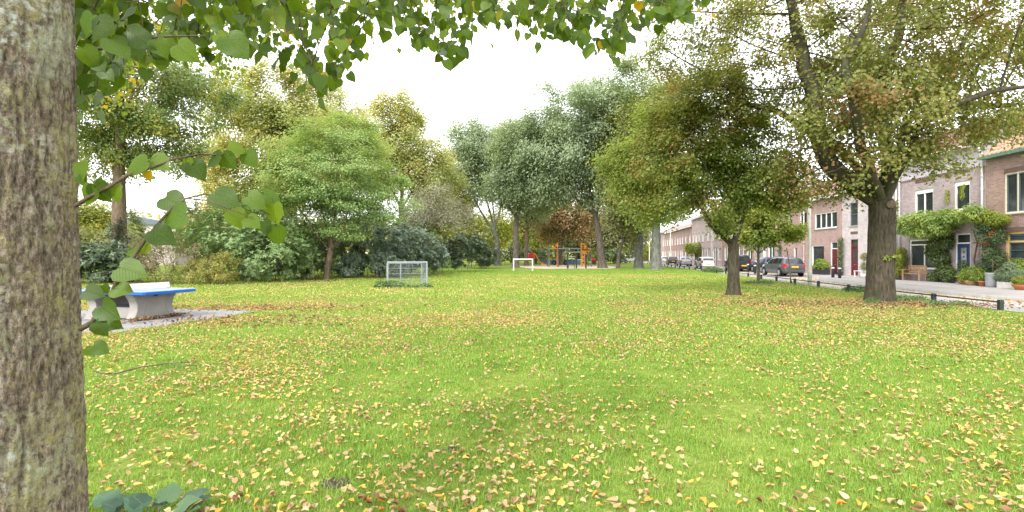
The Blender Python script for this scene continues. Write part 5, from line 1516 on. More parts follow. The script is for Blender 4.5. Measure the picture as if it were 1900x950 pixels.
net = MB(); net.prism([(-.92, tz_ + .006), (.92, tz_ + .006), (.885, tz_ + .16), (-.885, tz_ + .16)], 'x', .28, .292)
nt_ = net.build('net', M['net_metal'], tt, bevel=.003)
for s in (-1, 1): MB().box(.27, .302, min(s * .80, s * .92), max(s * .80, s * .92), tz_ - .02, tz_ + .02).build('net_bracket', M['galv'], nt_)

# ---------------- goals
def cage_goal():
    root = empty('cage_goal', (px2w(756, HZ, 26.7)[0], 26.7, 0), R(9)); tag(root, 'small galvanised cage goal with bar mesh, standing among low ivy', 'goal')
    w, h, dp = 2.0, 1.26, .95
    f = MB(); r = .032
    fr_ = [((-w/2, 0, 0), (-w/2, 0, h)), ((w/2, 0, 0), (w/2, 0, h))]
    for a, b in fr_: MB().box(a[0]-.04, a[0]+.04, -.04, .04, -.05, h).build('post', M['galv'], root, bevel=.006)
    MB().box(-w/2-.04, w/2+.04, -.041, .041, h, h + .085).build('crossbar', M['galv'], root, bevel=.006)
    bx0, bx1 = -w/2 - .12, w/2 - .30
    for x in (bx0, bx1, (bx0 + bx1) / 2 - .2): MB().box(x - .025, x + .025, dp - .025, dp + .025, -.05, h - .04).build('back_post', M['galv'], root)
    MB().box(bx0, bx1, dp - .022, dp + .022, h - .04, h - .0).build('back_bar', M['galv'], root)
    for z in (.36, .66, .96):
        MB().tube([(bx0, dp, z), (bx1, dp, z)], .011, 6).build('bar', M['galv'], root)
        MB().tube([(-w/2, 0, z), (bx0, dp, z)], .011, 6).build('bar', M['galv'], root)
        MB().tube([(w/2, 0, z), (bx1, dp, z)], .011, 6).build('bar', M['galv'], root)
    vb = MB().tube([(0, 0, .06), (0, 0, h - .02)], .006, 5).mesh('wire', M['galv'])
    n = 26
    for k in range(1, n): link('wire', vb, root, loc=(bx0 + (bx1 - bx0) * k / n, dp + .012, 0))
    for k in range(1, 12):
        link('wire', vb, root, loc=(-w/2 + (bx0 + w/2) * k / 12, dp * k / 12, 0)); link('wire', vb, root, loc=(w/2 + (bx1 - w/2) * k / 12, dp * k / 12, 0))
    MB().tube([(-w/2, 0, h), (bx0, dp, h - .02)], .02, 6).build('side_bar', M['galv'], root)
    MB().tube([(w/2, 0, h), (bx1, dp, h - .02)], .02, 6).build('side_bar', M['galv'], root)
cage_goal()
wg = empty('small_goal', (px2w(970.5, HZ, 54)[0], 54, 0), R(-2)); tag(wg, 'plain white painted goal frame before the grey green trees', 'goal')
for s in (-1, 1):
    MB().box(s*1.0-.055, s*1.0+.055, -.055, .055, -.05, 1.2).build('post', M['white'], wg, bevel=.01)
    MB().tube([(s*1.0, .05, 1.15), (s*1.0, .95, .05)], .02, 6).build('stay', M['galv'], wg)
MB().box(-1.055, 1.055, -.056, .056, 1.2, 1.31).build('crossbar', M['white'], wg, bevel=.01)
MB().tube([(-1.0, .95, .05), (1.0, .95, .05)], .02, 6).build('ground_bar', M['galv'], wg)

# ---------------- playground
cf = empty('playground_climber', (px2w(1058, HZ, 74)[0], 74, 0)); tag(cf, 'timber climbing frame with orange climbing panels on the sand', 'climbing frame')
def lx(px): return (px - 1058) / F * 74
def lz(py, d=74): return CAM_H + (HZ - py) * d / F
for px, y in ((1019, 0), (1038, 1.5), (1082, 1.5), (1097, 0), (1019, 3), (1097, 3)):
    MB().box(lx(px) - .08, lx(px) + .08, y - .08, y + .08, -.1, lz(464)).build('post', M['play_wood'], cf, bevel=.01)
for y in (0, 3): MB().box(lx(1017), lx(1098.5), y - .09, y + .09, lz(464) + .003, lz(464) + .15).build('beam', M['galv'] if y == 0 else M['play_wood'], cf, bevel=.01)
MB().box(lx(1032.5), lx(1034.6), -.3, -.14, -.1, lz(464)).build('orange_post', M['orange_post'], cf, bevel=.01)
def board(pts, y, holes, nm='climbing_panel'):
    p = MB().prism([(lx(a), lz(b)) for a, b in pts], 'y', y, y + .06).build(nm, M['orange_board'], cf)
    for a, b in holes: MB().lathe([(.11, -.03), (.11, .02), (.05, .05), (.01, .05)], 12, (lx(a), y - .03, lz(b)), 'y').build('climbing_grip', M['play_dark'], p)
board([(1078, 452.5), (1079.5, 452.5), (1094, 463), (1094, 464), (1078, 464)], -.17, [(1081.5, 458), (1081.5, 462), (1089, 462)])
board([(1079.5, 467), (1094, 467), (1088, 475), (1085.5, 477), (1085.5, 494), (1079.5, 494)], -.17, [(1089, 470), (1082, 475), (1082.5, 483), (1082.5, 489)])
board([(1021, 464), (1034, 453), (1035.5, 453), (1034, 464)], -.17, [(1029, 458.5), (1032, 461)])
MB().box(lx(1077.3), lx(1078.7), -.25, -.12, -.1, lz(452)).build('yellow_post', M['yellow_plastic'], cf, bevel=.01)
for px in (1029, 1050, 1086.5):
    y = .6
    t = MB(); R0, r0 = .24, .10
    V = []; Fq = []
    for i in range(20):
        a = 2 * math.pi * i / 20
        for k in range(8):
            b = 2 * math.pi * k / 8; V.append((lx(px) + (R0 + r0 * math.cos(b)) * math.cos(a), y + r0 * math.sin(b), .62 + (R0 + r0 * math.cos(b)) * math.sin(a)))
    for i in range(20):
        for k in range(8): Fq.append((i*8+k, i*8+(k+1) % 8, ((i+1) % 20)*8+(k+1) % 8, ((i+1) % 20)*8+k))
    t.add(V, Fq); ty = t.build('tyre', M['rubber'], cf, smooth=True)
    MB().tube([(lx(px), y, .9), (lx(px), y, lz(464))], .02, 5).build('chain', M['galv'], ty)
gb = empty('gymnastic_bars', (px2w(1070, HZ, 64.5)[0], 64.5, 0)); tag(gb, 'dark gymnastic bars with three posts at the near edge of the sand', 'play bars')
def gx_(px): return (px - 1070) / F * 64.5
for px, h in ((1053, 2.0), (1069.5, 2.0), (1087, 1.85)): MB().box(gx_(px) - .09, gx_(px) + .09, -.09, .09, -.1, h).build('post', M['play_dark'], gb, bevel=.01)
MB().tube([(gx_(1053), 0, 2.03), (gx_(1075), 0, 2.08), (gx_(1081), 0, 1.95)], .06, 8).build('bar', M['play_wood'], gb, smooth=True)
MB().tube([(gx_(1053), 0, 1.5), (gx_(1069.5), 0, 1.5)], .045, 8).build('bar', M['galv'], gb, smooth=True)
MB().tube([(gx_(1069.5), 0, 1.1), (gx_(1087), 0, 1.1)], .045, 8).build('bar', M['galv'], gb, smooth=True)
MB().tube([(gx_(1056), .9, -.05), (gx_(1056), .9, 1.0), (gx_(1067), .9, 1.0), (gx_(1067), .9, -.05)], .05, 8).build('low_bar', M['play_dark'], gb, smooth=True)
sl = empty('slide', (px2w(988, HZ, 86)[0], 86, 0)); tag(sl, 'red and yellow slide left of the climbing frame', 'slide')
def sx(px): return (px - 988) / F * 86
MB().box(-.75, .35, -.5, .5, 1.25, 2.05).build('red_cabin', M['red_plastic'], sl, bevel=.15)
for a in (-.65, .25):
    for b in (-.4, .4): MB().box(a - .06, a + .06, b - .06, b + .06, -.1, 1.3).build('post', M['play_wood'], sl)
ch = MB(); pts = [(.30, 1.95), (.62, 1.6), (1.05, .75), (1.35, .35), (1.8, .25)]
V = []
for x, z in pts: V += [(x, -.35, z + .2), (x, -.3, z), (x, .3, z), (x, .35, z + .2)]
ch.add(V, [(4*i+k, 4*i+k+1, 4*i+5+k, 4*i+4+k) for i in range(4) for k in range(3)])
co = ch.build('chute', M['orange_board'], sl); sd = co.modifiers.new('solid', 'SOLIDIFY'); sd.thickness = .05
MB().box(1.4, 2.3, -.5, .5, .0, .22).build('chute_foot', M['yellow_plastic'], sl, bevel=.03)
for px, wd, hh, mt, lab, d in ((1022, 3.6, .85, 'blue_plastic', 'blue low play wall left of the sand behind the climbing frame', 92), (1062, 3.2, .95, 'blue_plastic', 'blue low play wall behind the gymnastic bars', 94)):
    w = empty('low_wall', (px2w(px, HZ, d)[0], d, 0)); tag(w, lab, 'low wall', 'low play walls behind the sand')
    for k in range(4): MB().box(-wd/2 + k*wd/4 + .02, -wd/2 + (k+1)*wd/4 - .02, -.06, .06, .05, hh).build('panel', M[mt], w, bevel=.01)
    for k in range(5): MB().box(-wd/2 + k*wd/4 - .05, -wd/2 + k*wd/4 + .05, -.08, .08, -.05, hh + .1).build('post', M['play_wood'], w)
ph = empty('play_house', (px2w(1101, HZ, 90)[0], 90, 0)); tag(ph, 'small red play hut right of the climbing frame', 'play hut')
MB().box(-.4, .4, -.4, .4, .15, .8).build('hut_wall', M['maroon'], ph, bevel=.02)
MB().prism([(-.5, .8), (.5, .8), (0, 1.2)], 'y', -.5, .5).build('hut_roof', M['red_plastic'], ph)
for a in (-.3, .3): MB().box(a-.06, a+.06, -.45, .45, -.05, .2).build('foot', M['play_wood'], ph)

# ---------------- in front of the houses
def house_pt(px, out, d=None):
    """point in front of the near house fronts, out metres toward the street"""
    dd = (23.2 - out) / ((px - 950) / F - .053); return (street_x(dd, FAC) - out, dd)
ROT = FAC_ANG
# wooden bench
bx, by = house_pt(1696, .55); bn = empty('garden_bench', (bx, by, PZ), ROT); tag(bn, 'weathered wooden bench with slatted back under the left end of the wisteria', 'bench')
for s in (-.68, .68):
    MB().box(s - .035, s + .035, .16, .23, 0, .64).build('leg', M['wood'], bn, bevel=.006); MB().box(s - .035, s + .035, -.24, -.17, 0, .92).build('leg', M['wood'], bn, bevel=.006)
    MB().box(s - .04, s + .04, -.2, .26, .64, .68).build('armrest', M['wood'], bn, bevel=.008)
for k in range(5): MB().box(-.72, .72, -.15 + k * .075, -.085 + k * .075, .42, .445).build('seat_slat', M['wood'], bn, bevel=.004)
MB().box(-.65, .65, -.235, -.185, .86, .93).build('back_rail', M['wood'], bn, bevel=.006); MB().box(-.65, .65, -.235, -.185, .50, .55).build('back_rail', M['wood'], bn, bevel=.006)
sm_ = MB().box(-.03, .03, -.22, -.20, .55, .86).mesh('back_slat', M['wood'])
for k in range(9): link('back_slat', sm_, bn, loc=(-.52 + k * .13, 0, 0))
bx, by = house_pt(1600, .6); wb = empty('garden_bench', (bx, by, PZ), ROT); tag(wb, 'plain white bench half hidden behind the big maple trunk', 'bench')
for k in range(3): MB().box(-.7, .7, -.18 + k * .13, -.07 + k * .13, .42, .455).build('seat_slat', M['white'], wb, bevel=.005)
for s in (-.6, .6):
    for y in (-.13, .16): MB().box(s-.03, s+.03, y-.03, y+.03, 0, .42).build('leg', M['white'], wb)

def blob_leaves(parent, name, lobes, n, size, leaf, aspect=.5, shell=.55, droop=.3, up=.6):
    out = []; ov = []
    vol = np.array([l[3] * l[4] * l[5] for l in lobes]) ** .7
    for l, c in zip(lobes, np.maximum((n * vol / vol.sum()).astype(int), 10)):
        v = norm(RNG.normal(0, 1, (c, 3))); r = RNG.uniform(shell ** 3, 1, c) ** (1/3) * (.82 + .3 * vnoise(v * 2.2 + l[0], int(abs(l[0] * 10)) + 3))
        p = v * r[:, None] * np.array(l[3:6]) + np.array(l[:3]); out.append(p); ov.append(v)
    pos = np.concatenate(out); o = np.concatenate(ov); c = len(pos)
    N = norm(o * .8 + np.array([0, 0, up]) + RNG.normal(0, .4, (c, 3))); T = RNG.normal(0, 1, (c, 3)) + o * .5; T[:, 2] -= droop
    T = norm(T - N * (T * N).sum(1, keepdims=True)); Ln = size * RNG.uniform(.7, 1.3, c)
    V, Fc = leaf_faces(pos, T, N, Ln, Ln * aspect)
    V[:, 2] = np.maximum(V[:, 2], .015)
    return link(name, np_mesh(name, V, [Fc], leaf), parent)
# wisteria along the front of the house: local x along the front, y out to the street
def uz(px, py, out=.6):
    d = (23.2 - out) / ((px - 950) / F - .053); return (d - D1) * SL1, CAM_H + (HZ - py) * d / F - PZ
wis = empty('wisteria', house1.location, ROT); tag(wis, 'wisteria spreading a thick green canopy over the house front above door and window', 'climber')
lob = []
for px, py, ru, rz_, ro_ in ((1690, 415, .75, .62, .7), (1715, 408, .75, .55, .75), (1740, 410, .7, .6, .8), (1765, 405, .7, .5, .75), (1790, 402, .6, .42, .7), (1812, 398, .55, .4, .65), (1700, 430, .6, .45, .7), (1727, 432, .6, .4, .7), (1752, 425, .6, .4, .7), (1678, 425, .45, .4, .55)):
    u, z = uz(px, py); lob.append((u, .62, z, ru, ro_, rz_))
blob_leaves(wis, 'foliage', lob + [(l[0] + random.uniform(-.5, .5), .75 + random.uniform(-.2, .35), l[2] + random.uniform(-.15, .3), .34, .3, .26) for l in lob], 9500, .19, L['wisteria'], .32, .4, .8)
for u_, z_ in ((uz(1741, 388)[0], 4.6), (uz(1768, 370)[0], 4.75)):
    blob_leaves(wis, 'shoot', [(u_, .1, z_ + k * .18, .12, .08, .16) for k in range(4)], 260, .09, L['wisteria_tip'], .4)
u_ = uz(1752, 500, .15)[0]
MB().tube([(u_, .18, 0), (u_ + .1, .22, 1.0), (u_ - .05, .2, 2.1), (u_ - .6, .5, 2.75), (u_ - 1.6, .5, 2.95)], [.06, .05, .05, .04, .03], 8).build('stem', B['brown'], wis, smooth=True)
MB().tube([(u_, .2, 1.9), (u_ + .5, .45, 2.6), (u_ + 1.9, .5, 2.8)], [.045, .04, .03], 8).build('stem', B['brown'], wis, smooth=True)
# ivy column under the canopy
ivc = empty('ivy_column', house1.location, ROT); tag(ivc, 'dark ivy column climbing the wall between the big window and the navy door', 'climber')
lob = []
for px, py, ru, rz_ in ((1735, 455, .55, .5), (1745, 480, .6, .55), (1752, 505, .62, .5), (1728, 470, .4, .5), (1733, 515, .45, .35), (1757, 450, .4, .45), (1760, 522, .4, .3)):
    u, z = uz(px, py, .25); lob.append((u, .2, max(z, .3), ru, .32, rz_))
blob_leaves(ivc, 'foliage', lob, 8000, .095, L['ivy'], .7, .5)
MB().tube([(uz(1745, 500, .2)[0], .1, 0), (uz(1745, 470, .2)[0], .12, 2.5)], [.05, .035], 6).build('stem', B['brown'], ivc, smooth=True)
# firethorn with berries
pyr = empty('firethorn', house1.location, ROT); tag(pyr, 'tall firethorn with red berries trained up the corner right of the navy door', 'climber')
lob = []
for px, py, ru, rz_ in ((1838, 420, .45, .4), (1828, 445, .48, .45), (1835, 470, .5, .45), (1828, 495, .5, .45), (1840, 515, .5, .35), (1852, 440, .35, .45), (1850, 480, .4, .5), (1815, 505, .35, .35), (1820, 425, .38, .35)):
    u, z = uz(px, py, .4); lob.append((u, .34, max(z, .3), ru, .42, rz_))
blob_leaves(pyr, 'foliage', lob, 9500, .075, L['pyra'], .5, .55)
lob2 = []
for px, py in ((1846, 413), (1838, 402), (1826, 408), (1856, 408)):
    u, z = uz(px, py, .45); lob2.append((u, .4, z, .45, .4, .26))
blob_leaves(pyr, 'young_foliage', lob2, 2600, .10, L['wisteria_tip'], .42, .5)
bm2 = bmesh.new()
for _ in range(60):
    px, py = random.choice(((1838, 438), (1822, 450), (1832, 455), (1816, 468), (1842, 432), (1826, 472), (1836, 436)))
    u, z = uz(px + random.gauss(0, 3), py + random.gauss(0, 3), .75)
    bmesh.ops.create_icosphere(bm2, subdivisions=1, radius=random.uniform(.013, .02), matrix=Matrix.Translation((u, .72 + random.uniform(-.08, .1), z)))
me = bpy.data.meshes.new('berry'); bm2.to_mesh(me); bm2.free(); me.materials.append(M['berry'])
o = link('berry', me, pyr); o['kind'] = 'stuff'
MB().tube([(uz(1815, 520, .2)[0], .15, 0), (uz(1806, 480, .2)[0], .15, 1.3), (uz(1812, 450, .2)[0], .15, 2.2), (uz(1806, 430, .2)[0], .2, 2.9)], [.05, .045, .04, .03], 7).build('stem', B['brown'], pyr, smooth=True)
# pots and plants
def potted(name, label, px, out, prof, mat, lobes, n, size, leaf, aspect=.4, cat='pot plant', square=None, group='pot plants along the house fronts', stems=None):
    x, y = house_pt(px, out); root = empty(name, (x, y, PZ), ROT); tag(root, label, cat, group)
    if square:
        a, b, h = square; m = MB(); m.prism([(-a, -b), (a, -b), (a, b), (-a, b)], 'z', 0, h)
        m.build('trough', M[mat], root, bevel=.015)
        MB().box(-a + .03, a - .03, -b + .03, b - .03, h + .001, h + .02).build('earth', M['soil'], root)
    else:
        MB().lathe(prof + [(prof[-1][0] * .86, prof[-1][1]), (prof[-1][0] * .8, prof[-1][1] - .05), (.002, prof[-1][1] - .05)], 22).build('pot', M[mat], root, smooth=True)
    if lobes: blob_leaves(root, 'foliage', lobes, n, size, leaf, aspect, .45)
    if stems:
        for s in stems: MB().tube(s, .018, 6).build('stem', B['brown'], root, smooth=True)
    return root
potted('pot_plant', 'arching yellow green plant in a low brown tub before the firethorn', 1806, 1.0, [(.26, 0), (.34, .12), (.36, .26)], 'wood', [(0, 0, .58, .55, .5, .38), (.3, .1, .45, .35, .35, .3), (-.35, 0, .40, .35, .35, .28)], 2600, .17, L['potgreen'], .22)
potted('pot_plant', 'leafy dark pot plant beside the navy door step', 1786, .6, [(.14, 0), (.19, .26)], 'terracotta', [(0, 0, .6, .36, .3, .42), (0, 0, 1.05, .26, .22, .25)], 1400, .09, L['pyra'], .45)
potted('flower_pot', 'small empty looking terracotta pot left of the zinc bucket', 1825, 1.25, [(.15, 0), (.20, .20), (.225, .20), (.225, .27)], 'terracotta', [(0, 0, .32, .16, .14, .10)], 150, .07, L['ivy'], .5)
potted('zinc_bucket', 'tall dented zinc bucket holding a bare stem', 1842.5, 1.25, [(.24, 0), (.27, .05), (.29, .35), (.285, .60), (.31, .66), (.31, .69)], 'zinc', None, 0, 0, None, stems=[[(0, 0, .5), (.02, 0, 1.1), (.0, .02, 1.35)]], cat='bucket')
potted('trough_plant', 'silvery conifer shrub in a pale stone trough', 1876, 1.35, None, 'trough', [(0, 0, .66, .62, .34, .36), (.45, .0, .60, .36, .3, .34), (-.45, .05, .58, .36, .3, .30), (.1, 0, 1.0, .3, .25, .25)], 3600, .11, L['conifer'], .24, square=(.52, .2, .30))
potted('pot_plant', 'yellow green shrub standing behind the pale trough under the ochre window', 1890, .75, [(.2, 0), (.26, .34)], 'terracotta', [(0, 0, .95, .55, .4, .45), (.2, 0, .65, .45, .4, .35)], 2400, .10, L['potgreen'], .4)
potted('pot_plant', 'orange flowering bowl in terracotta at the right edge', 1896, 1.75, [(.20, 0), (.34, .20), (.36, .24)], 'terracotta', [(0, 0, .42, .40, .36, .22)], 1200, .08, L['yellowgreen'], .5)
potted('planter_shrub', 'yellow green shrub in a dark square planter under the red house window', 1523, .55, None, 'iron', [(0, 0, .85, .72, .42, .42), (.35, 0, .70, .42, .4, .3), (-.4, 0, .68, .4, .4, .3)], 2600, .15, L['potgreen'], .5, square=(.72, .3, .42))
potted('climbing_plant', 'slim climber beside the dark red door of the red house', 1559, .25, [(.16, 0), (.2, .3)], 'iron', [(0, 0, .6 + .42 * k, .22, .16, .3) for k in range(6)], 1500, .09, L['ivy'], .6, stems=[[(0, 0, .2), (0, 0, 2.6)]])
potted('wall_shrub', 'pale variegated shrub left of the wooden bench', 1669, .5, [(.2, 0), (.24, .2)], 'iron', [(0, 0, .65, .42, .4, .5), (.1, 0, 1.3, .55, .45, .5), (-.1, .1, 1.75, .45, .4, .35)], 3400, .10, L['yellowgreen'], .55, stems=[[(0, 0, .1), (.05, 0, 1.2)], [(.1, 0, .1), (-.1, .05, 1.0)]])
potted('wall_shrub', 'thin pale shrub peeping out left of the big trunk', 1603, 1.0, [(.16, 0), (.2, .28)], 'trough', [(0, 0, .8, .25, .22, .3), (-.1, 0, 1.45, .3, .25, .28)], 800, .10, L['olive'], .5, stems=[[(0, 0, .2), (0, 0, 1.5)]])
potted('pot_plant', 'green tub plant before the far house with the white door', 1341, .8, [(.25, 0), (.3, .4)], 'iron', [(0, 0, .9, .5, .45, .5)], 700, .14, L['young'], .6)
kb = MB().lathe([(.13, .0), (.145, .10), (.10, .13), (.03, .12), (.002, .118)], 14, (0, 0, 0), 'y')
for i, v in enumerate(kb.v): kb.v[i] = (v[0], -v[1], v[2])
kb.build('knot', B['brown'], big_maple, smooth=True, loc=(-.02 + .12, -.40, 3.42), rot=(0, 0, R(-30)))
blob_leaves(big_maple, 'trunk_shoot', [(.22, -.36, 1.62, .3, .12, .07), (-.05, -.42, 1.58, .18, .1, .06), (.36, -.2, 2.9, .14, .16, .3), (.38, -.15, 3.4, .14, .16, .25)], 420, .09, L['young'], .7)
# low growth on the lawn
def clump(name, label, px, d, lobes, n, size, leaf, aspect=.6, cat='ground plant', group=None):
    x = px2w(px, HZ, d)[0]; root = empty(name, (x, d, 0)); tag(root, label, cat, group)
    blob_leaves(root, 'foliage', lobes, n, size, leaf, aspect, .3)
    MB().tube([(0, 0, -.05), (.05, .02, .1)], .02, 5).build('stem', B['stem'], root)
clump('ivy_clump', 'low ivy clump left of the cage goal foot', 709, 25.9, [(0, 0, .12, .42, .35, .26), (.35, .1, .1, .3, .3, .2)], 1500, .10, L['cover'], group='ivy clumps round the cage goal')
clump('ivy_clump', 'low ivy clump in front of the middle of the cage goal', 740, 25.6, [(0, 0, .12, .5, .3, .22), (-.4, .2, .16, .35, .3, .26), (.3, 0, .08, .35, .25, .15)], 1900, .10, L['cover'], group='ivy clumps round the cage goal')
clump('ivy_clump', 'thin ivy clump at the right foot of the cage goal', 790, 25.4, [(0, 0, .1, .36, .3, .18), (-.45, 0, .06, .3, .25, .12)], 900, .10, L['cover'], group='ivy clumps round the cage goal')
clump('green_mound', 'low clipped green mound at the rail in front of the white hatchback', 1323, 50, [(0, 0, .2, 1.05, .6, .38), (.5, 0, .15, .6, .5, .3), (-.5, 0, .15, .6, .5, .3)], 3200, .13, L['cover'])
clump('weed_ring', 'ring of dark weeds at the foot of the young street tree', 1404, 29.4, [(0, -.1, .06, .75, .5, .16), (.5, 0, .08, .5, .4, .16), (-.4, 0, .05, .4, .4, .12)], 1600, .09, L['cover'])
clump('weed_tuft', 'green weed tuft along the rail just left of the big maple trunk', 1597, 23.2, [(0, 0, .1, .55, .3, .2), (-.4, .1, .08, .4, .3, .16)], 1200, .09, L['cover'], group='weed tufts along the rail')
clump('weed_tuft', 'green weed tuft along the rail right of the big maple trunk', 1680, 18.6, [(0, 0, .06, .45, .25, .16), (.5, 0, .06, .45, .25, .14), (-.5, .1, .08, .35, .3, .18)], 1300, .08, L['cover'], group='weed tufts along the rail')
clump('weed_tuft', 'green weed tuft along the rail before its last bay', 1778, 16.7, [(0, 0, .05, .5, .2, .12), (-.6, .1, .06, .4, .2, .14)], 1000, .07, L['cover'], group='weed tufts along the rail')
clump('grass_tuft', 'fresh grass tuft growing on the roots of the big maple', 1619, 17.3, [(0, 0, .06, .3, .16, .16)], 700, .12, L['cover'], .15)
# ============================================================ THE LIME TREE IN THE FOREGROUND
TR = Vector((-1.648, 1.565, 0)); TRR = .236
lime = empty('lime_tree', TR); tag(lime, 'big lime tree in the left foreground with lichen on its bark and leaves hanging overhead', 'tree')
def lime_trunk():
    na, nz = 300, 460
    H = 4.6
    a = np.linspace(0, 2 * math.pi, na, endpoint=False); z = np.linspace(-.15, H, nz)
    Aa, Z = np.meshgrid(a, z); Aa = Aa.ravel(); Z = Z.ravel()
    zc = Z + .0
    r = TRR * (1 + .40 * np.exp(-np.maximum(zc, 0) / .30) + .05 * np.exp(-((zc - .9) / .5) ** 2) - .010 * zc)
    lob = 1 + .12 * np.exp(-np.maximum(zc, 0) / .35) * np.sin(Aa * 5 + 1.2) + .018 * np.sin(Aa * 3 + zc * .8)
    c, s = np.cos(Aa), np.sin(Aa)
    # ridged bark: warped, upright, broken ridges
    wp = fbm(np.stack([c * 2.2, s * 2.2, Z * 1.6], 1), 3, 21) - .5
    base = np.stack([c * 5.2 + wp * 1.1, s * 5.2 + wp * 1.1, Z * 3.0 + wp * 1.5], 1)
    n1 = fbm(base * np.array([2.4, 2.4, 1.9]), 4, 31)
    ridge = 1 - np.abs(2 * n1 - 1) * 2.2
    n2 = fbm(np.stack([c * 16 + wp * 3, s * 16 + wp * 3, Z * 15], 1), 4, 41) - .5
    n3 = fbm(np.stack([c * 38, s * 38, Z * 60], 1), 2, 51) - .5
    disp = .010 * np.clip(ridge, -.8, 1) + .011 * n2 + .005 * n3
    rr = r * lob + disp
    lean = np.stack([.012 * np.sin(Z * .9), .01 * np.cos(Z * 1.3)], 1)
    V = np.stack([rr * c + lean[:, 0] * 1.2, rr * s + lean[:, 1], Z], 1)
    ii = np.arange(na * nz).reshape(nz, na)
    q = np.stack([ii[:-1].ravel(), np.roll(ii, -1, 1)[:-1].ravel(), np.roll(ii, -1, 1)[1:].ravel(), ii[1:].ravel()], 1)
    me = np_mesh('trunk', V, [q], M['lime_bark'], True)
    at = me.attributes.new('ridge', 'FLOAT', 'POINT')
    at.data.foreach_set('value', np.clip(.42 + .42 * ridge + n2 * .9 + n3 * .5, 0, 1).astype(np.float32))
    return link('trunk', me, lime)
trunk = lime_trunk()

def heart_leaf(name, mat, wide=1.0, curl=.25, fold=.12, wav=0.0, stalk=.42, seed=0, lob=.10):
    """lime leaf: lopsided heart outline with a drawn-out tip and toothed edge, 46 triangles, on its stalk"""
    rr = random.Random(seed)
    out = [(.0, 0), (.20, -lob), (.40, -lob * .45), (.51, .12), (.525, .30), (.46, .50), (.34, .68), (.19, .84), (.07, .96), (0, 1.08)]
    mid = [0, .02, .06, .16, .32, .50, .68, .84, .96, 1.08]
    V = []; uv = []
    n = len(out)
    sk = rr.uniform(-.06, .06)
    for s in (-1, 1):
        for k, (x, y) in enumerate(out):
            xx = s * x * wide * (1 + s * .06) + sk * y * (1 if k < n - 1 else 1)
            tooth = 1 + (.035 if k % 2 else -.02) * (1 if 0 < k < n - 1 else 0)
            px_, py_ = xx * tooth, y
            zz = -curl * (y ** 2) * .5 + fold * abs(x) * 1.4 - curl * (x ** 2) * 1.0 + wav * math.sin(y * 9 + s * 1.3 + seed) * abs(x) * .5
            V.append((px_, py_, zz)); uv.append((px_, y))
    for k, y in enumerate(mid): V.append((sk * y, y, -curl * y * y * .5)); uv.append((0, y))
    Fc = []
    for k in range(n - 1):
        Fc.append((k, 2*n + k, 2*n + k + 1, k + 1))
        Fc.append((n + k, n + k + 1, 2*n + k + 1, 2*n + k))
    b = len(V)
    if stalk:
        for (y, z) in ((.02, 0), (-stalk * .5, .015), (-stalk, .05)):
            for k in range(3): V.append((.012 * math.cos(k * 2.1), y, z + .012 * math.sin(k * 2.1))); uv.append((.3, y))
        for i in range(2):
            for k in range(3): Fc.append((b + i*3 + k, b + i*3 + (k+1) % 3, b + (i+1)*3 + (k+1) % 3, b + (i+1)*3 + k))
    V = [(x, y + stalk, z) for x, y, z in V]
    me = bpy.data.meshes.new(name); me.from_pydata(V, [], Fc)
    for p in me.polygons: p.use_smooth = True
    ul = me.uv_layers.new(name='leaf')
    for l_ in me.loops: ul.data[l_.index].uv = uv[l_.vertex_index]
    me.materials.append(mat); me.update()
    return me
LIME_ME = [heart_leaf('leaf', M['lime_veined'], random.uniform(.88, 1.08), random.uniform(.1, .8), random.uniform(.02, .34), random.uniform(0, .35), .45, k, random.uniform(.06, .14)) for k in range(9)]
def leaf_matrix(p, tipdir, nrm, size):
    y = Vector(tipdir).normalized(); z = Vector(nrm); z = (z - y * z.dot(y)).normalized(); x = y.cross(z)
    return Matrix.Translation(p) @ Matrix((x, y, z)).transposed().to_4x4() @ Matrix.Scale(size, 4)

# envelope of the hanging foliage: lower edge as seen, at 1.6 to 3.1 m
prof_x = [120, 150, 230, 300, 370, 430, 480, 530, 560, 585, 605, 640, 665, 690, 720, 760, 800, 830, 860, 880, 900, 940, 985, 1010, 1040, 1080, 1110, 1140, 1160, 1180, 1200, 1240, 1280, 1315, 1345]
prof_y = [250, 215, 150, 118, 105, 118, 96, 130, 175, 200, 195, 145, 120, 75, 62, 78, 95, 118, 105, 70, 48, 45, 70, 88, 62, 80, 105, 108, 98, 60, 42, 48, 30, 12, -15]
def hang_y(px): return float(np.interp(px, prof_x, prof_y))
hn = 1500
hx = RNG.uniform(120, 1345, hn)
hd = 1.65 + .75 * np.clip((hx - 150) / 700, 0, 1) + RNG.uniform(0, .75, hn)
hy = np.array([-75 + (hang_y(x) - 12 + 75) * RNG.uniform(0, 1) ** .85 for x in hx])
att = np.stack([(hx - 950) / F * hd, hd, CAM_H + (HZ - hy) / F * hd], 1)
# boughs run just above the frame from the trunk to the right
bough = [[(-1.42, 1.66, 3.05), (-1.1, 1.85, 3.08), (-.6, 2.15, 3.12), (0, 2.4, 3.13), (.55, 2.6, 3.12), (1.0, 2.75, 3.10)],
         [(-1.42, 1.75, 2.75), (-1.15, 2.0, 2.85), (-.75, 2.3, 2.95), (-.3, 2.6, 3.05)]]
P0 = []; par0 = []
for bq in bough:
    pr = -1
    for i in range(len(bq) - 1):
        a, b = np.array(bq[i]), np.array(bq[i+1]); k = max(1, int(np.linalg.norm(b - a) / .07))
        for s in range(k + (1 if i == len(bq) - 2 else 0)):
            P0.append(a + (b - a) * s / k); par0.append(pr); pr = len(P0) - 1
P, par = colonize(att, P0, par0, .065, .075, trop=(0, 0, -.12), reach=1.4)
nP = len(P); chn = np.zeros(nP, int); nt = np.zeros(nP)
for i in range(nP):
    if par[i] >= 0: chn[par[i]] += 1
nt[chn == 0] = 1
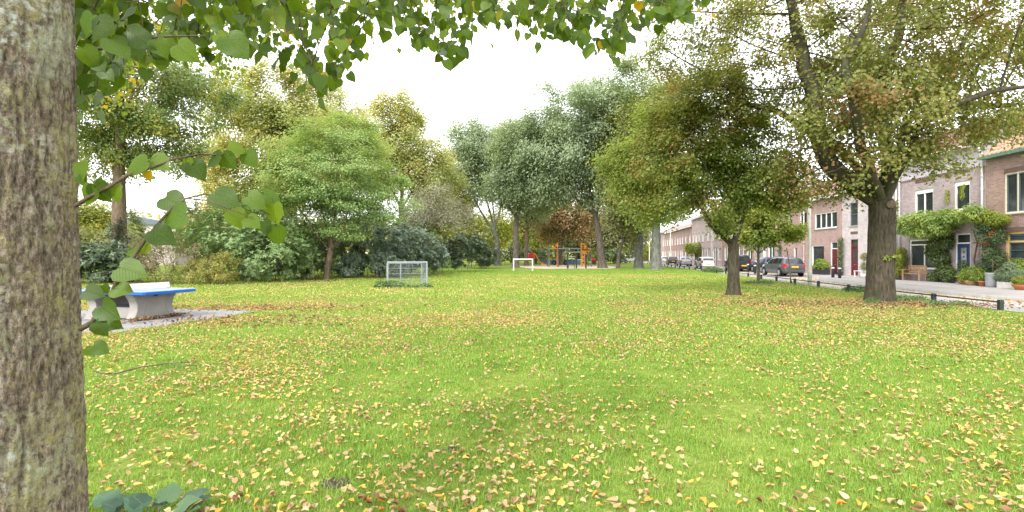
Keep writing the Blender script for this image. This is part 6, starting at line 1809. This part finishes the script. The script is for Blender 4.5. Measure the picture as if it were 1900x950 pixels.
for i in range(nP - 1, 0, -1):
    if par[i] >= 0: nt[par[i]] += nt[i]
rad = .0016 * np.maximum(nt, 1) ** .45
O = np.array(TR)
m = MB(); done = np.zeros(nP, bool); chl = [[] for _ in range(nP)]
for i in range(nP):
    if par[i] >= 0: chl[par[i]].append(i)
for i in sorted(range(nP), key=lambda k: -rad[k]):
    if done[i]: continue
    c = [par[i]] if par[i] >= 0 else []
    j = i
    while True:
        c.append(j); done[j] = True
        k = [x for x in chl[j] if not done[x]]
        if not k: break
        j = max(k, key=lambda x: rad[x])
    if len(c) > 1: m.tube(P[c] - O, list(rad[c]), 5, cap=False)
B['lime_twig'] = m_bark('lime_twig_bark', (.05, .035, .025), (.13, .10, .07), None, 20, .3)
branch = m.build('branch', B['lime_twig'], lime, smooth=True, recalc=False)
# leaves on the twigs
leaves = []
cand = [i for i in range(len(P0), nP) if nt[i] <= 9]
random.shuffle(cand)
def add_leaf(p, tip, nrm, size, px=None): leaves.append((Vector(p), Vector(tip), Vector(nrm), size))
NL = 1480
for q_ in range(NL):
    i = cand[q_ % len(cand)]
    p = P[i] + RNG.normal(0, .02, 3)
    v = p
    px = 950 + v[0] / v[1] * F; py = HZ - (v[2] - CAM_H) / v[1] * F
    if py > hang_y(min(max(px, 120), 1345)) - 5 and random.random() < .8: continue
    tip = Vector((random.gauss(0, .5), random.gauss(-.1, .4), -1.0))
    nm = Vector((random.gauss(0, .55), random.choice((-1, -1, 1)) * random.uniform(.3, 1), random.uniform(.0, .9)))
    add_leaf(p, tip, nm, random.uniform(.036, .066) * (1.05 if px < 480 else 1.0))
# the low sprigs beside the trunk, stem by stem
def wp(px, py, d): return Vector(px2w(px, py, d))
sprig = MB(); sprigs = []
def next_sprig():
    global sprig
    sprigs.append(sprig.build('branch', B['lime_twig'], lime, smooth=True, recalc=False)); sprig = MB()
def stem(pts, r0, r1):
    ps = [wp(*p) - TR for p in pts]
    sprig.tube(ps, list(np.linspace(r0, r1, len(ps))), 6, cap=False)
stem([(150, 612, 1.50), (172, 600, 1.44), (200, 565, 1.42), (218, 522, 1.42), (240, 490, 1.42), (275, 440, 1.44), (318, 388, 1.48)], .0085, .0035)
stem([(318, 388, 1.48), (345, 370, 1.5), (380, 362, 1.52), (430, 372, 1.55), (470, 385, 1.58), (500, 400, 1.6)], .003, .0015)
stem([(345, 370, 1.5), (385, 374, 1.48), (430, 392, 1.48), (470, 405, 1.5)], .0025, .0012)
next_sprig()
stem([(140, 384, 1.50), (165, 368, 1.46), (200, 350, 1.46), (235, 328, 1.48), (275, 315, 1.5), (320, 298, 1.54), (370, 288, 1.58), (415, 290, 1.62), (440, 285, 1.64)], .006, .0018)
next_sprig()
stem([(140, 100, 1.5), (185, 92, 1.5), (240, 75, 1.52), (300, 70, 1.56), (380, 68, 1.62)], .006, .002)
next_sprig()
# (px, py of the leaf's middle, width in px, angle of tip: 0 = down, + = to the right, distance, facing tilt)
SPR = [(245, 505, 58, 75, 1.40), (205, 580, 50, 60, 1.40), (212, 603, 34, 70, 1.43), (186, 612, 36, 40, 1.38), (176, 546, 40, 70, 1.40), (228, 540, 40, 80, 1.41), (195, 540, 22, 20, 1.44),
       (262, 462, 34, -60, 1.44), (240, 468, 28, -80, 1.43), (305, 440, 52, 60, 1.44), (318, 408, 62, -70, 1.46), (325, 375, 52, 70, 1.5), (420, 372, 56, 60, 1.52), (440, 408, 40, 20, 1.5), (475, 375, 44, 60, 1.56),
       (470, 415, 34, 50, 1.5), (510, 400, 44, 10, 1.6), (514, 440, 40, 0, 1.6), (492, 425, 30, 10, 1.58), (505, 370, 40, 60, 1.62), (455, 400, 34, 30, 1.55),
       (165, 365, 44, -40, 1.46), (188, 360, 46, 30, 1.46), (215, 362, 36, 10, 1.47), (252, 312, 52, -60, 1.49), (295, 305, 50, 60, 1.52), (278, 330, 24, 0, 1.5), (345, 305, 26, -20, 1.56), (368, 318, 46, 35, 1.57),
       (395, 300, 42, -60, 1.6), (425, 302, 38, 40, 1.62), (440, 278, 34, 80, 1.63), (465, 298, 38, 30, 1.65), (150, 320, 40, 5, 1.47), (150, 335, 24, 20, 1.47),
       (190, 62, 60, -50, 1.5), (222, 92, 50, 40, 1.5), (260, 70, 55, 60, 1.52), (345, 98, 52, 50, 1.56), (300, 92, 40, 30, 1.55), (165, 110, 46, 20, 1.48), (160, 45, 46, -30, 1.5), (440, 90, 60, 40, 1.58), (420, 75, 40, 60, 1.6), (185, 125, 36, 30, 1.5), (200, 140, 32, 50, 1.5),
       (187, 650, 34, 60, 1.42), (165, 655, 20, 40, 1.45)]
for (px, py, w, ang, d) in SPR:
    size = w / F * d * .86
    a = R(ang)
    tip = Vector((math.sin(a), random.uniform(-.25, .25), -math.cos(a)))
    nm = Vector((random.uniform(-.35, .35), -1, random.uniform(.25, .75)))
    mid = wp(px, py, d)
    p = mid - tip.normalized() * size * .95
    leaves.append((p, tip, nm, size))
def seen(l):
    p = l[0]; x = p.x / p.y * F + 950; y = HZ - (p.z - CAM_H) / p.y * F
    vis = 1.0 if (-20 < x < 1920 and y > -25) else .05
    return vis * l[3] / p.y
leaves.sort(key=lambda l: -seen(l))
for k, (p, tip, nm, size) in enumerate(leaves[:300]):
    me = LIME_ME[k % len(LIME_ME)]
    py_ = HZ - (p.z - CAM_H) / p.y * F
    o = link('leaf', me, branch if p.y >= 1.68 or p.z > 2.4 else (sprigs[2] if py_ < 180 else sprigs[1] if py_ < 345 else sprigs[0]))
    o.matrix_local = leaf_matrix(p - TR, tip, nm, size)
VV = []; FF = []; UU = []; nv = 0
for k, (p, tip, nm, size) in enumerate(leaves[300:]):
    me = LIME_ME[k % len(LIME_ME)]
    Mx = np.array(leaf_matrix(p - TR, tip, nm, size))
    vb = np.array([v.co for v in me.vertices]); VV.append(vb @ Mx[:3, :3].T + Mx[:3, 3])
    FF.append(np.array([pp.vertices[:] for pp in me.polygons]) + nv); nv += len(vb)
    u = np.zeros(len(me.loops) * 2); me.uv_layers['leaf'].data.foreach_get('uv', u); UU.append(u)
me = np_mesh('foliage', np.concatenate(VV), [np.concatenate(FF)], M['lime_veined'], True)
ul = me.uv_layers.new(name='leaf'); ul.data.foreach_set('uv', np.concatenate(UU))
o = link('foliage', me, lime); o['kind'] = 'stuff'
# higher boughs of the same crown, further out: smaller in view
att2 = []
for (x0, x1, y0, y1, d0, d1, n) in ((100, 560, -160, 70, 4.2, 7.0, 420), (520, 900, -120, 45, 4.5, 7.0, 220), (900, 1290, -120, 20, 4.5, 7.0, 180), (150, 240, 90, 190, 5, 7.5, 40), (380, 460, 40, 160, 5.5, 7.5, 50)):
    xx = RNG.uniform(x0, x1, n); dd = RNG.uniform(d0, d1, n); yy = RNG.uniform(y0, y1, n)
    att2.append(np.stack([(xx - 950) / F * dd, dd, CAM_H + (HZ - yy) / F * dd], 1))
att2 = np.concatenate(att2)
P0 = []; par0 = []; pr = -1
bq = [(-1.6, 1.7, 4.4), (-1.9, 2.6, 5.2), (-2.2, 4.0, 5.6), (-2.0, 5.4, 5.6)]
for i in range(3):
    a, b = np.array(bq[i]), np.array(bq[i+1])
    for s in range(6): P0.append(a + (b - a) * s / 6); par0.append(pr); pr = len(P0) - 1
P2, par2 = colonize(att2, P0, par0, .2, .22)
n2_ = len(P2); chn = np.zeros(n2_, int); nt2 = np.zeros(n2_)
for i in range(n2_):
    if par2[i] >= 0: chn[par2[i]] += 1
nt2[chn == 0] = 1
for i in range(n2_ - 1, 0, -1):
    if par2[i] >= 0: nt2[par2[i]] += nt2[i]
skeleton_meshes(P2 - O, par2, .003 * np.maximum(nt2, 1) ** .42, 0, lime, B['lime_twig'], .0025, name='bough', maxlimbs=4)
tips = P2[nt2 <= 3] - O
V, Fc = scatter(tips, norm(tips - tips.mean(0)), 4600, .13, .07, .8, .35, .9)
o = link('high_foliage', np_mesh('high_foliage', V, [Fc], L['lime_far']), lime); o['kind'] = 'stuff'
# little sprout on the bark and the cut limb stub
spr = MB().tube([(.20, -.20, .62), (.215, -.235, .68), (.225, -.25, .74)], .0025, 5).build('sprout', B['lime_twig'], lime, smooth=True)
ang0 = math.atan2(-TR.y, -TR.x) - .12
for k, (da, dz) in enumerate(((.0, .0), (.05, .02), (.02, -.02))):
    a = ang0 + da; rr_ = TRR * 1.06 + .012
    p = Vector((rr_ * math.cos(a), rr_ * math.sin(a), .735 + dz))
    o = link('sprout_leaf', LIME_ME[k], spr); o.matrix_local = leaf_matrix(p, (random.uniform(-.4, .4), -.3, .6), (math.cos(a), math.sin(a), .5), .024)

# ============================================================ THE LAWN'S LEAVES, GRASS, FALLEN TWIG, WEEDS
def fallen_leaf_mesh(mat, seed, curl):
    rr = random.Random(seed)
    out = [(.0, 0), (.24, -.06), (.44, .06), (.50, .30), (.42, .55), (.24, .80), (.03, 1.02)]
    V = []; n = len(out)
    c1, c2 = curl * rr.uniform(.5, 1.2), rr.uniform(-.3, .5)
    def zz(x, y): return c1 * (abs(x) ** 1.5) * 1.5 + c2 * (y - .45) ** 2 + .10 * math.sin(7 * y + seed) * abs(x)
    for s in (-1, 1):
        for x, y in out:
            k = rr.uniform(.85, 1.1); xx = s * x * k * (1 - .35 * curl); V.append((xx, y - .45, zz(x, y)))
    for t in range(n): y = out[t][1] if t else .0; V.append((0, max(y, .0) - .45 if t < n - 1 else .57, zz(0, y)))
    Fc = []
    for k in range(n - 1): Fc += [(k, 2*n+k, 2*n+k+1, k+1), (n+k, n+k+1, 2*n+k+1, 2*n+k)]
    me = bpy.data.meshes.new('fallen_leaf'); me.from_pydata(V, [], Fc)
    for p in me.polygons: p.use_smooth = True
    me.materials.append(mat); me.update(); return me
FM = [[fallen_leaf_mesh(m_, 10 * i + k, (.25, .6, 1.1, .45, 1.5, .9)[k]) for k in range(6)] for i, m_ in enumerate(FALL)]
def litter_density(x, y):
    """leaves per square metre"""
    n = fbm(np.stack([x * .55, y * .55, x * 0], 1), 3, 77)
    n2 = fbm(np.stack([x * .16, y * .16, x * 0], 1), 2, 78)
    d = 320 * np.clip((n - .26) * 2.4, .34, 1.3) * np.clip(.6 + 1.2 * (n2 - .3), .45, 1.2)
    d *= np.clip(1.25 - y * .028, .40, 1.2)
    near_maple = np.exp(-(((x - 12) / 5.5) ** 2 + ((y - 17.5) / 3.2) ** 2)); d += 55 * near_maple * np.clip((n - .25) * 3, .2, 1.4)
    near_table = np.exp(-(((x + 8.2) / 2.5) ** 2 + ((y - 15.5) / 1.6) ** 2)); d += 70 * near_table
    d *= np.where(y > 20, .55, 1)
    return d
def sample_litter(y0, y1, cap):
    X_, Y_ = [], []
    N_ = int(cap)
    y = np.sqrt(RNG.uniform(y0 ** 2, y1 ** 2, N_)); x = y * RNG.uniform(-1.06, 1.06, N_)
    area = 1.06 * (y1 ** 2 - y0 ** 2)
    dmax = N_ / area
    keep = RNG.uniform(0, 1, N_) < litter_density(x, y) / dmax
    x, y = x[keep], y[keep]
    rel = np.stack([x - TC.x, y - TC.y], 1); u_ = rel @ np.array([TA.x, TA.y]); v_ = rel @ np.array([TB.x, TB.y])
    keep2 = ~((u_ > -2.15) & (u_ < 2.95) & (v_ > -2.12) & (v_ < 2.02))
    inl = keep2 & (x < np.interp(y, [f_[0] for f_ in FENCE], [f_[1] for f_ in FENCE]) - .15)
    off = ((x - TR.x) ** 2 + (y - TR.y) ** 2) > .34 ** 2
    return x[inl & off], y[inl & off]
x1, y1 = sample_litter(2.3, 9.0, 70000)
order = np.argsort(y1 + 100 * (np.abs(x1) > y1 * 1.0))
x1, y1 = x1[order], y1[order]
LW = np.array([.33, .22, .12, .11, .19, .03])
COLN = ['tan', 'pale beige', 'yellow', 'orange brown', 'dark brown', 'yellow green']
vis = (np.abs(x1) < y1 * 1.0) & (y1 > 3.25) & ~((x1 < -y1 * .80))
sel = np.where(vis)[0][:300]
selset = set(sel.tolist())
zl1 = lawn_z(x1, y1)
for i in sel:
    c = int(RNG.choice(6, p=LW)); me = FM[c][random.randrange(6)]
    s = random.uniform(.024, .06)
    o = bpy.data.objects.new('fallen_leaf', me); COL.objects.link(o)
    o.location = (x1[i], y1[i], zl1[i] + .026 + random.uniform(0, .02)); o.scale = (s, s * random.uniform(.9, 1.25), s)
    o.rotation_euler = (random.gauss(0, .34), random.gauss(0, .34), random.uniform(0, 6.28))
    o['label'] = COLN[c] + ' fallen leaf lying in the nearest grass of the lawn'; o['category'] = 'leaf'; o['group'] = COLN[c] + ' fallen leaves on the near lawn'
# the rest of the leaves: one mass
def litter_mesh(x, y, size, lift):
    n = len(x); z = lawn_z(x, y) + lift + RNG.uniform(0, .018, n)
    N = norm(np.array([0, 0, 1.0]) + RNG.normal(0, .5, (n, 3))); T = RNG.normal(0, 1, (n, 3)); T = norm(T - N * (T * N).sum(1, keepdims=True)); S = np.cross(T, N)
    Ln = size * RNG.uniform(.65, 1.3, n)[:, None]; W = Ln * RNG.uniform(.22, .75, n)[:, None]; cu = RNG.uniform(-.2, .9, n)[:, None]
    c = np.stack([x, y, z], 1)
    pts = [c - T * Ln * .5, c - T * Ln * .2 + S * W * .45 + N * W * cu, c + T * Ln * .18 + S * W * .42 + N * W * cu, c + T * Ln * .55 + N * Ln * RNG.uniform(-.1, .2, n)[:, None],
           c + T * Ln * .18 - S * W * .42 + N * W * cu, c - T * Ln * .2 - S * W * .45 + N * W * cu]
    V = np.stack(pts, 1).reshape(-1, 3); b = np.arange(n) * 6
    q = np.concatenate([np.stack([b, b+1, b+2, b+3], 1), np.stack([b, b+3, b+4, b+5], 1)])
    return V, q
rest = np.array([i for i in range(len(x1)) if i not in selset])
x2, y2 = sample_litter(9.0, 20, 170000); x3, y3 = sample_litter(20, 45, 150000)
VV = []; QQ = []; nb = 0
near_ = rest[y1[rest] < 6.6]; mid_ = rest[y1[rest] >= 6.6]
for k in range(6):
    me = FM[0][k]; vb = np.array([v.co for v in me.vertices]); fq = np.array([p.vertices[:] for p in me.polygons])
    ids = near_[k::6]; n = len(ids)
    a, bx, by_ = RNG.uniform(0, 6.283, n), RNG.normal(0, .36, n), RNG.normal(0, .36, n); sc = RNG.uniform(.018, .056, n)
    ca, sa, cx_, sx_, cy2, sy2 = np.cos(a), np.sin(a), np.cos(bx), np.sin(bx), np.cos(by_), np.sin(by_)
    zz = np.zeros(n); oo = np.ones(n)
    RZ = np.stack([np.stack([ca, -sa, zz], 1), np.stack([sa, ca, zz], 1), np.stack([zz, zz, oo], 1)], 1)
    RX = np.stack([np.stack([oo, zz, zz], 1), np.stack([zz, cx_, -sx_], 1), np.stack([zz, sx_, cx_], 1)], 1)
    RY = np.stack([np.stack([cy2, zz, sy2], 1), np.stack([zz, oo, zz], 1), np.stack([-sy2, zz, cy2], 1)], 1)
    Mx = np.einsum('nij,njk,nkl->nil', RZ, RX, RY) * sc[:, None, None]
    Vn = np.einsum('nij,vj->nvi', Mx, vb * np.array([1, RNG.uniform(.9, 1.3), 1])) + np.stack([x1[ids], y1[ids], zl1[ids] + .026 + RNG.uniform(0, .022, n)], 1)[:, None, :]
    VV.append(Vn.reshape(-1, 3)); QQ.append((fq[None] + (np.arange(n) * len(vb))[:, None, None] + nb).reshape(-1, 4)); nb += n * len(vb)
for (x, y, s, lf) in ((x1[mid_], y1[mid_], .050, .034), (x2, y2, .054, .040)):
    V, q = litter_mesh(x, y, s, lf); VV.append(V); QQ.append(q + nb); nb += len(V)
o = link('leaf_litter', np_mesh('leaf_litter', np.concatenate(VV), [np.concatenate(QQ)], M['litter']))
V, q = litter_mesh(x3, y3, .072, .05)
of = link('far_leaf_litter', np_mesh('far_leaf_litter', V, [q], M['litter_pale'])); tag(of, 'pale specks of fallen leaves over the far lawn', 'leaves', kind='stuff')
tag(o, 'countless tan and yellow fallen leaves strewn over the lawn', 'leaves', kind='stuff')
# brown drifts under the maples and by the table
bx_, by_ = [], []
for (cx, cy_, sx_, sy_, n) in ((11.6, 17.3, 2.2, .75, 2600), (13.2, 17.0, 1.2, .6, 900), (9.1, 20.4, 1.6, .6, 900), (-8.0, 15.9, 1.6, .45, 1500), (-6.6, 12.6, 1.2, .7, 700)):
    bx_.append(RNG.normal(cx, sx_, n)); by_.append(RNG.normal(cy_, sy_, n))
V, q = litter_mesh(np.concatenate(bx_), np.concatenate(by_), .085, .03)
o = link('brown_leaf_drift', np_mesh('brown_leaf_drift', V, [q], M['litter_brown'])); tag(o, 'drifts of brown leaves under the maples and beside the table paving', 'leaves', kind='stuff')
nn = 500
la = RNG.uniform(-1, 1, nn); pp_ = np.array(TC)[None] + np.array(TA)[None] * (-.55 + .1 * RNG.normal(0, 1, nn))[:, None] + np.array(TB)[None] * (la * .75)[:, None]
pp2 = np.array(TC)[None] + np.array(TA)[None] * RNG.uniform(-2.2, 2.6, 90)[:90][:, None] + np.array(TB)[None] * RNG.uniform(-2, 2, 90)[:, None]
pp_ = np.concatenate([pp_ + np.array(TA) * -.35, pp2])
V, q = litter_mesh(pp_[:, 0], pp_[:, 1], .07, .06)
o = link('blown_leaves', np_mesh('blown_leaves', V, [q], M['litter_brown'])); tag(o, 'brown leaves blown against the table foot on the paving', 'leaves', kind='stuff')
# leaves along the street edge
sy = RNG.uniform(12, 60, 1800); sxx = np.array([street_x(d, KERB) for d in sy]) - np.abs(RNG.normal(0, .8, 1800))
V, q = litter_mesh(sxx, sy, .08, .012); V[:, 2] = np.maximum(V[:, 2], .012)
o = link('gutter_leaves', np_mesh('gutter_leaves', V, [q], M['litter'])); tag(o, 'fallen leaves lying along the kerb of the street', 'leaves', kind='stuff')

def grass_clump_mesh(name, nb, radius, h, w, seed):
    r_ = np.random.default_rng(seed)
    a = r_.uniform(0, 2 * math.pi, nb); rr = radius * np.sqrt(r_.uniform(0, 1, nb))
    p = np.stack([rr * np.cos(a), rr * np.sin(a), np.zeros(nb)], 1)
    az = r_.uniform(0, 2 * math.pi, nb); d = np.stack([np.cos(az), np.sin(az), np.zeros(nb)], 1); sd = np.stack([-np.sin(az), np.cos(az), np.zeros(nb)], 1)
    hh = (h * r_.uniform(.5, 1.25, nb))[:, None]; ln = r_.uniform(.15, 1.1, nb)[:, None]; W = w * r_.uniform(.7, 1.3, nb)[:, None]
    up = np.array([0, 0, 1.0])
    m1 = p + up * hh * .6 + d * hh * ln * .28; t = p + up * hh * (1 - .25 * ln) + d * hh * ln * .9
    V = np.stack([p - sd * W, p + sd * W, m1 + sd * W * .8, m1 - sd * W * .8, t], 1).reshape(-1, 3)
    V[:, 2] -= .01
    b = np.arange(nb) * 5
    return np_mesh(name, V, [np.stack([b, b+1, b+2, b+3], 1), np.stack([b+3, b+2, b+4], 1)], M['grass'])
def grass_field(name, label, clump_me, x, y, smin, smax, seed):
    z = lawn_z(x, y)
    me = bpy.data.meshes.new(name); me.vertices.add(len(x)); me.vertices.foreach_set('co', np.stack([x, y, z], 1).astype(np.float32).ravel()); me.update()
    me.materials.append(M['grass'])
    o = link(name, me); tag(o, label, 'grass', kind='stuff')
    src = bpy.data.objects.new('grass_clump', clump_me)
    ng = bpy.data.node_groups.new(name + '_nodes', 'GeometryNodeTree')
    ng.interface.new_socket('Geometry', in_out='INPUT', socket_type='NodeSocketGeometry'); ng.interface.new_socket('Geometry', in_out='OUTPUT', socket_type='NodeSocketGeometry')
    n, l = ng.nodes, ng.links
    gi = n.new('NodeGroupInput'); go = n.new('NodeGroupOutput'); iop = n.new('GeometryNodeInstanceOnPoints'); oi = n.new('GeometryNodeObjectInfo'); oi.inputs['Object'].default_value = src
    rv = n.new('FunctionNodeRandomValue'); rv.data_type = 'FLOAT_VECTOR'; rv.inputs['Min'].default_value = (-.08, -.08, 0); rv.inputs['Max'].default_value = (.08, .08, 6.283); rv.inputs['Seed'].default_value = seed
    rs = n.new('FunctionNodeRandomValue'); rs.data_type = 'FLOAT'; rs.inputs[2].default_value = smin; rs.inputs[3].default_value = smax; rs.inputs['Seed'].default_value = seed + 1
    mp = n.new('GeometryNodeMeshToPoints')
    l.new(gi.outputs[0], mp.inputs[0]); l.new(mp.outputs[0], iop.inputs['Points']); l.new(oi.outputs['Geometry'], iop.inputs['Instance'])
    l.new(rv.outputs[0], iop.inputs['Rotation']); l.new(rs.outputs[1], iop.inputs['Scale']); l.new(iop.outputs[0], go.inputs[0])
    md = o.modifiers.new('grass', 'NODES'); md.node_group = ng
    return o
def field_pts(y0, y1, n, lim=1.08, gap=None):
    y = np.sqrt(RNG.uniform(y0 ** 2, y1 ** 2, n)); x = y * RNG.uniform(-lim, lim, n)
    ok = x < np.interp(y, [f_[0] for f_ in FENCE], [f_[1] for f_ in FENCE]) + .05
    rel = np.stack([x - TC.x, y - TC.y], 1); u = rel @ np.array([TA.x, TA.y]); v = rel @ np.array([TB.x, TB.y])
    ok &= ~((u > -2.3) & (u < 3.05) & (v > -2.25) & (v < 2.15))
    ok &= ((x - TR.x) ** 2 + (y - TR.y) ** 2) > .40 ** 2
    ok &= ((x - 8) / 7) ** 2 + ((y - 73) / 11) ** 2 > 1
    for (sx_, sy_, r_) in ((13.3, 17.6, 1.15), (9.1, 21.0, .75), (14.4, 29.7, .6)): ok &= ((x - sx_) / r_) ** 2 + ((y - sy_) / (r_ * .8)) ** 2 > RNG.uniform(.5, 1.1, n)
    for b_ in BARE: ok &= ((x - b_[0]) / b_[2]) ** 2 + ((y - b_[1]) / b_[2]) ** 2 > RNG.uniform(.35, 1.1, n)
    g = fbm(np.stack([x * 1.3, y * 1.3, x * 0], 1), 3, 99); ok &= RNG.uniform(0, 1, n) < np.clip((g - .22) * 4, .35, 1)
    return x[ok], y[ok]
cl1 = grass_clump_mesh('grass_clump', 110, .17, .052, .0021, 1); cl2 = grass_clump_mesh('grass_clump_wide', 150, .42, .07, .0042, 2); cl3 = grass_clump_mesh('grass_clump_far', 170, 1.0, .085, .010, 3)
xx, yy = field_pts(2.2, 8, 5200); grass_field('grass', 'blades of short grass in the near lawn', cl1, xx, yy, .7, 1.25, 1)
xx, yy = field_pts(7.6, 20, 8000); grass_field('grass', 'blades of grass across the middle lawn', cl2, xx, yy, .75, 1.2, 5)
xx, yy = field_pts(19, 62, 9000, .98); grass_field('grass', 'grass of the far lawn', cl3, xx, yy, .7, 1.2, 9)

# fallen stick, dark leaved weed in the corner
tw = empty('fallen_twig', px2w(275, HZ, 7.7)[:1] + (7.7, 0)); tag(tw, 'long thin dead twig lying on the lawn right of the trunk', 'twig')
def tp(px, py):
    d = (CAM_H - .06) * F / (py - HZ); w = px2w(px, HZ, d); return (w[0] - tw.location.x, d - tw.location.y, .06)
MB().tube([tp(174, 690), tp(190, 695), tp(215, 695), tp(260, 683), tp(310, 676), tp(365, 673)], [.006, .009, .010, .009, .007, .004], 6).build('stick', B['dark'], tw, smooth=True)
MB().tube([tp(310, 676), tp(340, 681), tp(375, 679)], [.006, .004, .003], 5).build('side_shoot', B['dark'], tw, smooth=True)
wd = empty('dark_weed', (-2.22, 3.22, 0)); tag(wd, 'dark glossy leaved weed in the grass beside the foreground trunk', 'weed')
M['weed_veined'] = m_veined('weed_leaf_veined', (.035, .085, .045), None, .2)
WME = [heart_leaf('leaf', M['weed_veined'], random.uniform(.9, 1.15), random.uniform(.3, .6), random.uniform(.1, .25), .3, .5, 30 + k, .14) for k in range(4)]
for k in range(16):
    a = random.uniform(0, 6.28); rr_ = random.uniform(.02, .34)
    o = link('leaf', WME[k % 4], wd)
    o.matrix_local = leaf_matrix(Vector((rr_ * math.cos(a), rr_ * math.sin(a) * .6, random.uniform(.02, .06))), (math.cos(a), math.sin(a), random.uniform(.2, .8)), (math.cos(a) * -.4, -.5, 1), random.uniform(.08, .14))
MB().tube([(0, 0, -.03), (0, 0, .06)], .006, 5).build('stem', B['stem'], wd)
